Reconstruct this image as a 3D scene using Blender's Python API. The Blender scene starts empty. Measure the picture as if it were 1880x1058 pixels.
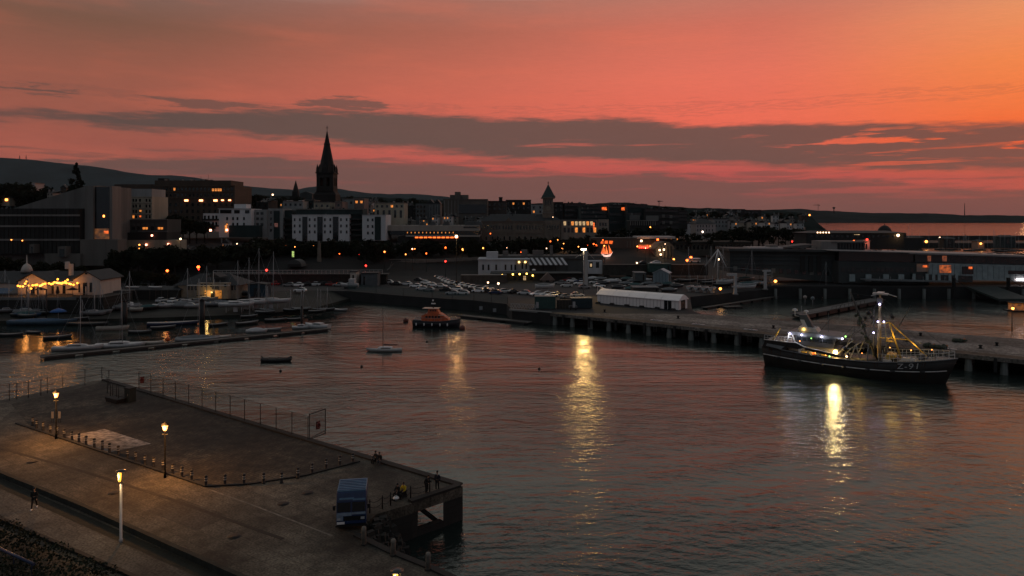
import bpy, math, random
from mathutils import Vector, Matrix, noise as mnoise
RND = random.Random(11)
sc = bpy.context.scene
col = sc.collection
PI = math.pi
R = math.radians
# ---------------------------------------------------------------- viewpoint survey: a drone 27 m above the harbour water
F, H, HY = 1253.0, 27.0, 400.0
def D(px, py, Y):
    """a surveyed bearing at a known distance"""
    return Vector(((px - 940.0) * Y / F, Y, H - (py - HY) * Y / F))
def W(px, py, z=3.0):
    """a surveyed bearing on a known level"""
    Y = F * (H - z) / (py - HY)
    return Vector(((px - 940.0) * Y / F, Y, z))

# ---------------------------------------------------------------- objects
def link(o, parent=None):
    col.objects.link(o)
    if parent is not None:
        o.parent = parent
    return o
def tag(o, label=None, cat=None, group=None, kind=None):
    if label: o['label'] = label
    if cat: o['category'] = cat
    if group: o['group'] = group
    if kind: o['kind'] = kind
    return o
def thing(name, label, cat, loc=(0, 0, 0), rz=0.0, group=None, kind=None):
    o = bpy.data.objects.new(name, None)
    o.empty_display_size = 0.2
    o.location = loc
    o.rotation_euler = (0, 0, rz)
    link(o)
    return tag(o, label, cat, group, kind)
def copy_tree(o, parent=None):
    c = o.copy()
    col.objects.link(c)
    if parent is not None:
        c.parent = parent
    for ch in list(o.children):
        if ch.name.split('.')[0] in ('tail_light', 'headlight'): continue
        copy_tree(ch, c)
    return c
def place(o, loc, rz=0.0, label=None, group=None, s=None):
    o.location = loc
    o.rotation_euler = (0, 0, rz)
    if s: o.scale = (s, s, s) if not hasattr(s, '__len__') else s
    if label: o['label'] = label
    if group: o['group'] = group
    return o

class MB:
    def __init__(self):
        self.v, self.f, self.sm = [], [], []
    def add(self, vs, fs, smooth=False):
        n = len(self.v)
        self.v += [tuple(p) for p in vs]
        for f in fs:
            self.f.append(tuple(i + n for i in f))
            self.sm.append(smooth)
        return self
    def box(self, cx, cy, z0, sx, sy, sz, rz=0.0, taper=1.0):
        c, s = math.cos(rz), math.sin(rz)
        vs = []
        for z, k in ((z0, 1.0), (z0 + sz, taper)):
            for x, y in ((-1, -1), (1, -1), (1, 1), (-1, 1)):
                x, y = x * sx / 2 * k, y * sy / 2 * k
                vs.append((cx + x * c - y * s, cy + x * s + y * c, z))
        return self.add(vs, [(3, 2, 1, 0), (4, 5, 6, 7), (0, 1, 5, 4), (1, 2, 6, 5), (2, 3, 7, 6), (3, 0, 4, 7)])
    def bb(self, x0, x1, y0, y1, z0, z1):
        return self.box((x0 + x1) / 2, (y0 + y1) / 2, z0, x1 - x0, y1 - y0, z1 - z0)
    def prism(self, poly, z0, z1):
        """poly: ccw xy points"""
        n = len(poly)
        vs = [(p[0], p[1], z0) for p in poly] + [(p[0], p[1], z1) for p in poly]
        fs = [tuple(range(n - 1, -1, -1)), tuple(range(n, 2 * n))]
        fs += [(i, (i + 1) % n, n + (i + 1) % n, n + i) for i in range(n)]
        return self.add(vs, fs)
    def ext(self, poly, y0, y1):
        """poly of (x,z), extruded along y"""
        n = len(poly)
        vs = [(p[0], y0, p[1]) for p in poly] + [(p[0], y1, p[1]) for p in poly]
        fs = [tuple(range(n)), tuple(range(2 * n - 1, n - 1, -1))]
        fs += [((i + 1) % n, i, n + i, n + (i + 1) % n) for i in range(n)]
        return self.add(vs, fs)
    def exx(self, poly, x0, x1):
        """poly of (y,z), extruded along x"""
        n = len(poly)
        vs = [(x0, p[0], p[1]) for p in poly] + [(x1, p[0], p[1]) for p in poly]
        fs = [tuple(range(n - 1, -1, -1)), tuple(range(n, 2 * n))]
        fs += [(i, (i + 1) % n, n + (i + 1) % n, n + i) for i in range(n)]
        return self.add(vs, fs)
    def tube(self, pts, r, n=6, cap=True, smooth=True):
        pts = [Vector(p) for p in pts]
        rs = list(r) if hasattr(r, '__len__') else [r] * len(pts)
        vs, fs = [], []
        for i, p in enumerate(pts):
            d = (pts[min(i + 1, len(pts) - 1)] - pts[max(i - 1, 0)])
            if d.length < 1e-9: d = Vector((0, 0, 1))
            d.normalize()
            a = Vector((0, 0, 1)) if abs(d.z) < 0.9 else Vector((1, 0, 0))
            u = d.cross(a).normalized()
            w = d.cross(u).normalized()
            for k in range(n):
                t = 2 * PI * k / n
                vs.append(p + (u * math.cos(t) + w * math.sin(t)) * rs[i])
        for i in range(len(pts) - 1):
            for k in range(n):
                a, b = i * n + k, i * n + (k + 1) % n
                fs.append((a, a + n, b + n, b))
        self.add(vs, fs, smooth)
        if cap:
            m = len(self.v) - len(vs)
            self.f.append(tuple(m + k for k in range(n))); self.sm.append(False)
            m2 = m + (len(pts) - 1) * n
            self.f.append(tuple(m2 + k for k in range(n - 1, -1, -1))); self.sm.append(False)
        return self
    def bar(self, a, b, r, n=4):
        return self.tube([a, b], r, n, True, False)
    def lathe(self, prof, n=12, c=(0, 0, 0), smooth=True, ry=1.0):
        vs, fs = [], []
        for (r, z) in prof:
            for k in range(n):
                t = 2 * PI * (k + 0.5) / n
                vs.append((c[0] + r * math.cos(t), c[1] + r * math.sin(t) * ry, c[2] + z))
        m = len(prof)
        for i in range(m - 1):
            for k in range(n):
                a, b = i * n + k, i * n + (k + 1) % n
                fs.append((a, b, b + n, a + n))
        fs.append(tuple(range(n - 1, -1, -1)))
        fs.append(tuple((m - 1) * n + k for k in range(n)))
        return self.add(vs, fs, smooth)
    def ball(self, c, r, n=10, rz=None):
        rz = rz or r
        m = max(4, n // 2)
        return self.lathe([(max(1e-3, r * math.sin(PI * i / m)), -rz * math.cos(PI * i / m)) for i in range(m + 1)], n, c)
    def sections(self, secs, closed=True, smooth=True, caps=True):
        """loft of equal-length point rings"""
        n = len(secs[0])
        vs = [p for s in secs for p in s]
        fs = []
        for i in range(len(secs) - 1):
            for k in range(n if closed else n - 1):
                a, b = i * n + k, i * n + (k + 1) % n
                fs.append((a, b, b + n, a + n))
        self.add(vs, fs, smooth)
        if caps:
            m = len(self.v) - len(vs)
            self.f.append(tuple(m + k for k in range(n - 1, -1, -1))); self.sm.append(False)
            m2 = m + (len(secs) - 1) * n
            self.f.append(tuple(m2 + k for k in range(n))); self.sm.append(False)
        return self
    def mesh(self, name, mat=None):
        me = bpy.data.meshes.new(name)
        me.from_pydata(self.v, [], self.f)
        me.polygons.foreach_set('use_smooth', self.sm)
        if mat is not None:
            me.materials.append(mat)
        me.update()
        return me
    def build(self, name, mat, parent=None, loc=None, rz=None):
        o = bpy.data.objects.new(name, self.mesh(name, mat))
        link(o, parent)
        if loc is not None: o.location = loc
        if rz is not None: o.rotation_euler = (0, 0, rz)
        return o

# ---------------------------------------------------------------- materials
MATS = {}
def S(r, g, b):
    f = lambda c: (c / 255 / 12.92) if c / 255 <= 0.04045 else ((c / 255 + 0.055) / 1.055) ** 2.4
    return (f(r), f(g), f(b))
def pm(name, c, rough=0.8, metal=0.0, var=0.25, scale=0.6, bump=0.0, bscale=4.0, emit=None, es=0.0, spec=0.4, alpha=None, streak=False):
    """weathered surface: two octaves of stain noise on the colour and an optional bump"""
    if name in MATS: return MATS[name]
    m = bpy.data.materials.new(name); m.use_nodes = True
    nt = m.node_tree; N = nt.nodes; L = nt.links
    b = N['Principled BSDF']
    b.inputs['Roughness'].default_value = rough
    b.inputs['Metallic'].default_value = metal
    b.inputs['Specular IOR Level'].default_value = spec
    b.inputs['Base Color'].default_value = (*c, 1)
    tc = N.new('ShaderNodeTexCoord')
    if var > 0:
        no = N.new('ShaderNodeTexNoise'); no.inputs['Scale'].default_value = scale; no.inputs['Detail'].default_value = 6
        no.inputs['Roughness'].default_value = 0.65
        if streak:
            mp = N.new('ShaderNodeMapping'); mp.inputs['Scale'].default_value = (1, 1, 0.12)
            L.new(tc.outputs['Object'], mp.inputs[0]); L.new(mp.outputs[0], no.inputs['Vector'])
        else:
            L.new(tc.outputs['Object'], no.inputs['Vector'])
        mr = N.new('ShaderNodeMapRange'); mr.inputs[1].default_value = 0.3; mr.inputs[2].default_value = 0.7
        mr.inputs[3].default_value = 1 - var; mr.inputs[4].default_value = 1 + var
        L.new(no.outputs['Fac'], mr.inputs[0])
        mx = N.new('ShaderNodeMix'); mx.data_type = 'RGBA'; mx.blend_type = 'MULTIPLY'; mx.inputs[0].default_value = 1
        mx.inputs[6].default_value = (*c, 1)
        L.new(mr.outputs[0], mx.inputs[7]); L.new(mx.outputs[2], b.inputs['Base Color'])
    if bump > 0:
        n2 = N.new('ShaderNodeTexNoise'); n2.inputs['Scale'].default_value = bscale; n2.inputs['Detail'].default_value = 4
        L.new(tc.outputs['Object'], n2.inputs['Vector'])
        bp = N.new('ShaderNodeBump'); bp.inputs['Strength'].default_value = 0.6; bp.inputs['Distance'].default_value = bump
        L.new(n2.outputs['Fac'], bp.inputs['Height']); L.new(bp.outputs[0], b.inputs['Normal'])
    if emit is not None:
        b.inputs['Emission Color'].default_value = (*emit, 1)
        b.inputs['Emission Strength'].default_value = es
    if alpha is not None:
        b.inputs['Alpha'].default_value = alpha
    MATS[name] = m
    return m
def em(name, c, s):
    return pm(name, (0.2, 0.2, 0.2), 0.6, var=0, emit=c, es=s)
def glow(name, c, s, scale=1.2):
    """a lit window: rooms behind the glass are unevenly lit"""
    if name in MATS: return MATS[name]
    m = em(name, c, s); nt = m.node_tree; N = nt.nodes; L = nt.links
    tc = N.new('ShaderNodeTexCoord'); no = N.new('ShaderNodeTexNoise'); no.inputs['Scale'].default_value = scale
    no.inputs['Detail'].default_value = 3
    mr = N.new('ShaderNodeMapRange'); mr.inputs[1].default_value = 0.35; mr.inputs[2].default_value = 0.68
    mr.inputs[3].default_value = 0.12 * s; mr.inputs[4].default_value = 1.5 * s
    L.new(tc.outputs['Object'], no.inputs['Vector']); L.new(no.outputs['Fac'], mr.inputs[0])
    L.new(mr.outputs[0], N['Principled BSDF'].inputs['Emission Strength'])
    return m
def brickmat(name, c1, c2, mortar, sx, sy, rough=0.85):
    if name in MATS: return MATS[name]
    m = pm(name, c1, rough, var=0); nt = m.node_tree; N = nt.nodes; L = nt.links
    tc = N.new('ShaderNodeTexCoord'); mp = N.new('ShaderNodeMapping'); mp.inputs['Rotation'].default_value = (PI / 2, 0, 0)
    br = N.new('ShaderNodeTexBrick'); br.inputs['Color1'].default_value = (*c1, 1); br.inputs['Color2'].default_value = (*c2, 1)
    br.inputs['Mortar'].default_value = (*mortar, 1); br.inputs['Scale'].default_value = 1.0
    br.inputs['Brick Width'].default_value = sx; br.inputs['Row Height'].default_value = sy; br.inputs['Mortar Size'].default_value = 0.02
    no = N.new('ShaderNodeTexNoise'); no.inputs['Scale'].default_value = 0.35; no.inputs['Detail'].default_value = 6
    mr = N.new('ShaderNodeMapRange'); mr.inputs[3].default_value = 0.45; mr.inputs[4].default_value = 1.5
    mx = N.new('ShaderNodeMix'); mx.data_type = 'RGBA'; mx.blend_type = 'MULTIPLY'; mx.inputs[0].default_value = 1
    L.new(tc.outputs['Object'], mp.inputs[0]); L.new(mp.outputs[0], br.inputs['Vector'])
    L.new(tc.outputs['Object'], no.inputs['Vector']); L.new(no.outputs['Fac'], mr.inputs[0])
    L.new(br.outputs['Color'], mx.inputs[6]); L.new(mr.outputs[0], mx.inputs[7])
    L.new(mx.outputs[2], N['Principled BSDF'].inputs['Base Color'])
    return m
GLASS = pm('dark_glass', (0.012, 0.014, 0.016), 0.12, var=0, spec=0.6)
GLASS2 = pm('teal_glass', (0.012, 0.024, 0.026), 0.18, var=0.3, scale=0.5, spec=0.6)
LITW = glow('lit_window_warm', S(255, 150, 60), 1.1)
LITO = glow('lit_window_orange', S(255, 110, 40), 1.3)
LITC = glow('lit_window_cream', S(255, 210, 150), 0.7)
BULB = em('lamp_bulb_warm', S(255, 150, 66), 6.5)
BULBO = em('lamp_bulb_orange', S(255, 96, 34), 6.0)
BULBR = em('lamp_bulb_red', S(255, 44, 34), 4.5)
BULBW = em('lamp_bulb_white', S(255, 205, 160), 5.0)
BULBV = em('lamp_bulb_cool', S(205, 195, 255), 7.0)
BULBG = em('lamp_bulb_green', S(150, 240, 110), 4.0)
DARKMETAL = pm('dark_metal', (0.007, 0.0075, 0.008), 0.8, 0.0, var=0.2)
GALV = pm('galvanised_steel', (0.30, 0.31, 0.32), 0.5, 0.4, var=0.2, scale=2)
WHITEP = pm('white_paint', (0.62, 0.62, 0.62), 0.6, var=0.12, scale=1.5, streak=True)
CONC = pm('grey_concrete', (0.17, 0.17, 0.165), 0.9, var=0.3, scale=0.3, bump=0.02, streak=True)
SLATE = pm('roof_slate', (0.018, 0.020, 0.022), 0.75, var=0.4, scale=1.2, bump=0.03)
WOOD = pm('weathered_timber', (0.05, 0.042, 0.035), 0.85, var=0.4, scale=1.5)
BLACKP = pm('black_paint', (0.006, 0.006, 0.007), 0.5, var=0.2)
# ---------------------------------------------------------------- render, camera, sky, sun
sc.render.engine = 'CYCLES'
sc.cycles.use_denoising = True
sc.cycles.sample_clamp_indirect = 4.0
sc.cycles.max_bounces = 6
sc.cycles.caustics_reflective = False
sc.cycles.caustics_refractive = False
vs_ = sc.view_settings
sc.display_settings.display_device = 'sRGB'
vs_.view_transform = 'Standard'; vs_.look = 'None'; vs_.exposure = 0.0; vs_.gamma = 1.0; vs_.use_curve_mapping = False
cam = bpy.data.cameras.new('camera'); camo = bpy.data.objects.new('camera', cam); col.objects.link(camo)
camo.location = (0, 0, H); camo.rotation_euler = (PI / 2, 0, 0)
cam.sensor_width = 36.0; cam.lens = 36.0 * F / 1880.0; cam.shift_y = -(529.0 - HY) / 1880.0
cam.clip_start = 0.5; cam.clip_end = 30000
sc.camera = camo

SUN_AZ, SUN_EL = R(40), R(1.5)          # the sun is going down off the right of the view
world = bpy.data.worlds.new('World'); sc.world = world; world.use_nodes = True
nt = world.node_tree; nt.nodes.clear()
def nd(t, **kw):
    n = nt.nodes.new(t)
    for k, v in kw.items(): setattr(n, k, v)
    return n
def put(sock, v):
    if isinstance(v, bpy.types.NodeSocket): nt.links.new(v, sock)
    elif isinstance(v, tuple) and len(v) == 3 and sock.type == 'RGBA': sock.default_value = (*v, 1)
    else: sock.default_value = v
def mth(op, a, b=None, c=None, clamp=False):
    n = nd('ShaderNodeMath', operation=op, use_clamp=clamp)
    put(n.inputs[0], a)
    if b is not None: put(n.inputs[1], b)
    if c is not None: put(n.inputs[2], c)
    return n.outputs[0]
def sstep(x, a, b):
    n = nd('ShaderNodeMapRange', interpolation_type='SMOOTHSTEP')
    put(n.inputs[0], x); put(n.inputs[1], a); put(n.inputs[2], b); n.inputs[3].default_value = 0; n.inputs[4].default_value = 1
    return n.outputs[0]
def mixc(f, a, b, blend='MIX'):
    n = nd('ShaderNodeMix', data_type='RGBA', blend_type=blend)
    put(n.inputs[0], f); put(n.inputs[6], a); put(n.inputs[7], b)
    return n.outputs[2]
def ramp(x, stops):
    n = nd('ShaderNodeValToRGB'); cr = n.color_ramp; cr.interpolation = 'LINEAR'
    while len(cr.elements) < len(stops): cr.elements.new(0.5)
    for e, (p, c) in zip(cr.elements, sorted(stops, key=lambda s: s[0])):
        e.position = p; e.color = (*c, 1) if hasattr(c, '__len__') else (c, c, c, 1)
    put(n.inputs[0], x)
    return n.outputs['Color']
tcw = nd('ShaderNodeTexCoord')
sx = nd('ShaderNodeSeparateXYZ'); nt.links.new(tcw.outputs['Generated'], sx.inputs[0])
X_, Y_, Z_ = sx.outputs
az = mth('ARCTAN2', X_, Y_)
hyp = mth('SQRT', mth('ADD', mth('MULTIPLY', X_, X_), mth('MULTIPLY', Y_, Y_)))
el = mth('DIVIDE', Z_, mth('MAXIMUM', hyp, 0.02))
AMIN, AMAX, EMAX = -0.70, 0.70, 0.30
def ae(px, py):
    a = math.atan((px - 940) / F)
    return (a - AMIN) / (AMAX - AMIN), (HY - py) / F * math.cos(a) / EMAX
an = mth('DIVIDE', mth('SUBTRACT', az, AMIN), AMAX - AMIN)
def nz(sa, se, detail=5, off=0.0, rough=0.55):
    cx = nd('ShaderNodeCombineXYZ'); put(cx.inputs[0], mth('MULTIPLY', az, sa)); put(cx.inputs[1], mth('MULTIPLY', el, se)); cx.inputs[2].default_value = off
    n = nd('ShaderNodeTexNoise'); n.inputs['Scale'].default_value = 1; n.inputs['Detail'].default_value = detail
    n.inputs['Roughness'].default_value = rough
    nt.links.new(cx.outputs[0], n.inputs['Vector'])
    return n.outputs['Fac']
n_big, n_mid, n_fine = nz(4, 22, 3), nz(9, 70, 6, 3.7, 0.6), nz(26, 190, 6, 8.1, 0.65)
warp = mth('ADD', mth('MULTIPLY', mth('SUBTRACT', n_mid, 0.5), 0.032), mth('MULTIPLY', mth('SUBTRACT', n_fine, 0.5), 0.018))
ew = mth('ADD', el, warp)
def curve(pts):
    return mth('MULTIPLY', ramp(an, [ae(px, py) for px, py in pts]), EMAX)
def band(top, bot, soft=0.004, e=None, soft2=None):
    e = e or ew
    u, l = curve(top), curve(bot)
    s2 = soft2 or soft
    return mth('MULTIPLY', sstep(e, mth('SUBTRACT', l, s2), mth('ADD', l, s2)),
               mth('SUBTRACT', 1.0, sstep(e, mth('SUBTRACT', u, soft), mth('ADD', u, soft))))
def column(stops):
    # stops: (tan elevation, srgb) -> colour of the clear sky up one bearing
    mx = 1.6
    return ramp(mth('POWER', mth('DIVIDE', mth('MAXIMUM', el, 0.0), mx), 0.5), [((e / mx) ** 0.5, S(*c)) for e, c in stops])
UP = [(0.34, (214, 212, 202)), (0.5, (196, 196, 192)), (0.8, (120, 124, 126)), (1.6, (114, 121, 126))]
left = column([(0.0, (100, 74, 72)), (0.05, (150, 82, 74)), (0.12, (160, 90, 75)), (0.19, (152, 91, 74)), (0.25, (124, 87, 71)), (0.30, (128, 100, 90))] + UP)
midl = column([(0.0, (120, 78, 78)), (0.06, (178, 84, 78)), (0.13, (206, 100, 84)), (0.20, (196, 104, 84)), (0.27, (168, 100, 82)), (0.318, (160, 108, 94))] + UP)
midr = column([(0.0, (140, 80, 78)), (0.06, (188, 85, 80)), (0.13, (240, 108, 86)), (0.20, (234, 116, 94)), (0.27, (212, 114, 94)), (0.318, (192, 122, 104))] + UP)
rigt = column([(0.0, (150, 80, 76)), (0.06, (198, 88, 72)), (0.12, (250, 116, 58)), (0.19, (248, 138, 76)), (0.25, (238, 150, 100)), (0.30, (206, 140, 112))] + UP)
back = column([(0.0, (88, 92, 100)), (0.2, (102, 109, 116)), (0.5, (112, 119, 126)), (1.6, (114, 121, 126))])
def seg(p0, p1):
    return sstep(an, ae(p0, 0)[0], ae(p1, 0)[0])
base = mixc(seg(150, 800), left, midl)
base = mixc(seg(650, 1350), base, midr)
base = mixc(seg(1350, 2000), base, rigt)
# soft blotches of high cirrus
base = mixc(mth('MULTIPLY', sstep(n_big, 0.45, 0.75), 0.16), base, S(250, 120, 86), 'MIX')
awayf = sstep(mth('ABSOLUTE', az), 0.95, 2.0)
base = mixc(awayf, base, back)
GREY = ramp(an, [(0.0, S(88, 72, 68)), (0.35, S(97, 80, 74)), (0.7, S(105, 80, 74)), (1.0, S(114, 77, 71))])
front = mth('SUBTRACT', 1.0, awayf)
# long dark bank across the view
A = band([(0, 206), (150, 208), (260, 204), (420, 203), (600, 204), (760, 207), (940, 218), (1100, 219), (1300, 228), (1420, 226), (1600, 226), (1880, 229)],
         [(0, 219), (150, 224), (260, 240), (420, 246), (600, 262), (760, 277), (940, 290), (1100, 296), (1300, 303), (1500, 306), (1700, 310), (1880, 316)], 0.0065, None, 0.008)
holes = mth('MULTIPLY', sstep(nz(10, 95, 6, 5.2, 0.6), 0.52, 0.60), mth('MULTIPLY', seg(1300, 1480), band([(0, 238), (1300, 238), (1500, 240), (1880, 248)], [(0, 262), (1300, 262), (1600, 280), (1880, 286)], 0.012)))
A = mth('MULTIPLY', A, mth('SUBTRACT', 1.0, holes))
slits = mth('MULTIPLY', sstep(nz(5, 120, 5, 2.2), 0.60, 0.68), mth('MULTIPLY', band([(0, 236), (600, 240), (1880, 262)], [(0, 275), (600, 285), (1880, 318)], 0.012), 0.75))
A = mth('MULTIPLY', A, mth('SUBTRACT', 1.0, slits))
# lower grey haze bank down to the horizon
Bk = band([(0, 296), (250, 292), (480, 290), (640, 292), (800, 302), (940, 312), (1100, 318), (1300, 326), (1500, 332), (1880, 345)],
          [(0, 480), (940, 480), (1880, 480)], 0.005)
# thin streaks of pink left inside the haze bank, and streaks of grey above the bank
pinkin = mth('MULTIPLY', sstep(nz(5, 85, 5, 9.4), 0.50, 0.66), band([(0, 318), (900, 300), (1880, 325)], [(0, 330), (900, 335), (1880, 372)], 0.012))
Bk = mth('MULTIPLY', Bk, mth('SUBTRACT', 1.0, mth('MULTIPLY', pinkin, 0.7)))
midg = mth('MULTIPLY', sstep(nz(6, 100, 5, 4.4), 0.52, 0.64), mth('MULTIPLY', band([(0, 250), (940, 290), (1880, 312)], [(0, 296), (940, 318), (1880, 345)], 0.008), 0.55))
C1 = band([(0, 159), (70, 160), (125, 167), (150, 171)], [(0, 164), (60, 171), (125, 174), (150, 171)], 0.0022)
C2 = band([(235, 176), (270, 173), (330, 178), (400, 186), (470, 192), (560, 205)], [(235, 176), (270, 179), (340, 194), (400, 198), (470, 198), (560, 205)], 0.0022)
C3 = band([(530, 190), (580, 184), (640, 183), (680, 187), (720, 196)], [(530, 190), (570, 196), (640, 203), (680, 203), (720, 196)], 0.0022)
wisps = mth('MULTIPLY', sstep(nz(9, 75, 6, 1.3, 0.6), 0.60, 0.72), mth('MULTIPLY', band([(0, 150), (940, 160), (1880, 150)], [(0, 205), (940, 215), (1880, 226)], 0.012), 0.30))
dark = A
for m_ in (mth('MULTIPLY', Bk, 0.86), mth('MULTIPLY', C1, 0.8), mth('MULTIPLY', C2, 0.75), mth('MULTIPLY', C3, 0.8), midg, wisps):
    dark = mth('MAXIMUM', dark, m_)
dark = mth('MULTIPLY', mth('MULTIPLY', dark, front), 0.94, clamp=True)
# a red rim where the light catches the cloud edges
rim = mth('MULTIPLY', mth('MULTIPLY', band([(0, 268), (600, 282), (940, 302), (1880, 330)], [(0, 290), (600, 300), (940, 318), (1880, 345)], 0.012), seg(500, 1000)), 0.35)
base = mixc(mth('MULTIPLY', rim, front), base, S(196, 82, 76))
hot = mth('MULTIPLY', mth('MULTIPLY', seg(1350, 1850), band([(0, 226), (1880, 226)], [(0, 300), (1880, 300)], 0.02)), 0.6)
base = mixc(hot, base, S(255, 92, 44))
sky = mixc(dark, base, GREY)
# dim ground colour under the horizon
sky = mixc(sstep(el, -0.06, -0.01), S(40, 38, 38), sky)
nish = nd('ShaderNodeTexSky', sky_type='NISHITA', sun_disc=False)
nish.sun_elevation = SUN_EL; nish.sun_rotation = SUN_AZ; nish.altitude = 30; nish.air_density = 1.2; nish.dust_density = 3.0
bg1 = nd('ShaderNodeBackground'); bg1.inputs['Strength'].default_value = 0.05
nt.links.new(nish.outputs[0], bg1.inputs[0])
bg2 = nd('ShaderNodeBackground'); bg2.inputs['Strength'].default_value = 1.0
# faint unevenness of the dusk air
gr_ = mth('ADD', 0.93, mth('MULTIPLY', nz(60, 420, 2, 6.6, 0.8), 0.14))
gc_ = nd('ShaderNodeCombineXYZ')
for i_ in range(3): put(gc_.inputs[i_], gr_)
put(bg2.inputs[0], mixc(1.0, sky, gc_.outputs[0], 'MULTIPLY'))
ms = nd('ShaderNodeMixShader'); ms.inputs[0].default_value = 0.96
nt.links.new(bg1.outputs[0], ms.inputs[1]); nt.links.new(bg2.outputs[0], ms.inputs[2])
wo = nd('ShaderNodeOutputWorld'); nt.links.new(ms.outputs[0], wo.inputs['Surface'])
world.cycles.sampling_method = 'MANUAL'; world.cycles.sample_map_resolution = 1024

sl = bpy.data.lights.new('sun', 'SUN'); sl.energy = 0.18; sl.angle = R(6); sl.color = (1.0, 0.5, 0.25)
so = bpy.data.objects.new('sun', sl); col.objects.link(so)
so.rotation_euler = (PI / 2 - R(2.5), 0, -SUN_AZ + PI)
_d = Vector((math.sin(SUN_AZ), math.cos(SUN_AZ), math.tan(R(2.5)))).normalized()
so.rotation_euler = _d.to_track_quat('Z', 'Y').to_euler()

# ---------------------------------------------------------------- water
def watermat():
    m = bpy.data.materials.new('harbour_water'); m.use_nodes = True
    t = m.node_tree; N = t.nodes; L = t.links
    b = N['Principled BSDF']
    b.inputs['Base Color'].default_value = (0.012, 0.018, 0.017, 1)
    b.inputs['IOR'].default_value = 1.34; b.inputs['Roughness'].default_value = 0.15
    tc = N.new('ShaderNodeTexCoord')
    def noi(sc_, scale=(1, 1, 1), det=4, rough=0.55, dist=0.0, rot=0.0):
        mp = N.new('ShaderNodeMapping'); mp.inputs['Scale'].default_value = scale; mp.inputs['Rotation'].default_value = (0, 0, rot)
        n = N.new('ShaderNodeTexNoise'); n.inputs['Scale'].default_value = sc_; n.inputs['Detail'].default_value = det
        n.inputs['Roughness'].default_value = rough; n.inputs['Distortion'].default_value = dist
        L.new(tc.outputs['Object'], mp.inputs[0]); L.new(mp.outputs[0], n.inputs['Vector'])
        return n.outputs['Fac']
    def ma(op, a, b_):
        n = N.new('ShaderNodeMath'); n.operation = op
        for i, v in enumerate((a, b_)):
            if isinstance(v, (int, float)): n.inputs[i].default_value = v
            else: L.new(v, n.inputs[i])
        return n.outputs[0]
    def mr(x, a, b_, c, d):
        n = N.new('ShaderNodeMapRange'); L.new(x, n.inputs[0])
        for i, v in enumerate((a, b_, c, d)): n.inputs[i + 1].default_value = v
        return n.outputs[0]
    ripple = noi(2.2, (0.95, 1.0, 1), 3)
    chop = noi(0.55, (0.5, 1.0, 1), 4, 0.6, 0.4)
    swell = noi(0.09, (0.45, 1.0, 1), 3)
    calm = mr(noi(0.022, (0.45, 1.0, 1), 5, 0.65, 1.6), 0.40, 0.64, 0.30, 1.2)
    wv = N.new('ShaderNodeTexWave'); wv.wave_type = 'RINGS'; wv.rings_direction = 'Z'
    wv.inputs['Scale'].default_value = 0.30; wv.inputs['Distortion'].default_value = 13.0; wv.inputs['Detail'].default_value = 2
    wv.inputs['Detail Scale'].default_value = 0.25
    mp = N.new('ShaderNodeMapping'); mp.inputs['Location'].default_value = (-2, -38, 0); mp.inputs['Scale'].default_value = (0.75, 1, 1)
    L.new(tc.outputs['Object'], mp.inputs[0]); L.new(mp.outputs[0], wv.inputs['Vector'])
    ln = N.new('ShaderNodeVectorMath'); ln.operation = 'LENGTH'; L.new(mp.outputs[0], ln.inputs[0])
    near = mr(ln.outputs['Value'], 16, 80, 1.0, 0.0)
    hgt = ma('ADD', ma('MULTIPLY', ma('ADD', ma('MULTIPLY', ripple, 0.058), ma('MULTIPLY', chop, 0.27)), calm),
             ma('ADD', ma('MULTIPLY', swell, 0.18), ma('MULTIPLY', ma('MULTIPLY', ma('MULTIPLY', wv.outputs['Fac'], near), calm), 0.024)))
    fine = noi(5.5, (1.0, 1.0, 1), 2)
    hgt = ma('ADD', hgt, ma('MULTIPLY', ma('MULTIPLY', fine, 0.020), calm))
    # the water behind the long pontoon lies sheltered
    sp = N.new('ShaderNodeSeparateXYZ'); L.new(tc.outputs['Object'], sp.inputs[0])
    dist = ma('ADD', ma('MULTIPLY', ma('ADD', sp.outputs[0], 92), -0.571), ma('MULTIPLY', ma('SUBTRACT', sp.outputs[1], 133), 0.822))
    lee = ma('MULTIPLY', mr(dist, 1, 9, 0, 1), mr(sp.outputs[0], -52, -40, 1, 0))
    hgt = ma('MULTIPLY', hgt, ma('SUBTRACT', 1.0, ma('MULTIPLY', lee, 0.72)))
    L.new(ma('SUBTRACT', mr(sp.outputs[1], 260, 480, 0.14, 0.06), ma('MULTIPLY', lee, 0.11)), b.inputs['Roughness'])
    bas = ma('MULTIPLY', mr(ma('ADD', ma('MULTIPLY', ma('SUBTRACT', sp.outputs[0], 47), 0.58), ma('MULTIPLY', ma('SUBTRACT', sp.outputs[1], 170), 0.815)), 0, 6, 0, 1), mr(sp.outputs[0], 40, 50, 0, 1))
    hgt = ma('MULTIPLY', hgt, ma('ADD', 1.0, ma('MULTIPLY', bas, 0.25)))
    bp = N.new('ShaderNodeBump'); bp.inputs['Strength'].default_value = 1.0; bp.inputs['Distance'].default_value = 1.0
    L.new(hgt, bp.inputs['Height']); L.new(bp.outputs[0], b.inputs['Normal'])
    # murky body under mirror reflections tinted slightly green to mute their red
    b.inputs['Specular IOR Level'].default_value = 0.0
    gl = N.new('ShaderNodeBsdfGlossy'); gl.inputs['Color'].default_value = (.95, 1.0, .96, 1); L.new(bp.outputs[0], gl.inputs['Normal'])
    L.new(b.inputs['Roughness'].links[0].from_socket, gl.inputs['Roughness'])
    fr = N.new('ShaderNodeFresnel'); fr.inputs['IOR'].default_value = 1.34; L.new(bp.outputs[0], fr.inputs['Normal'])
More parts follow.
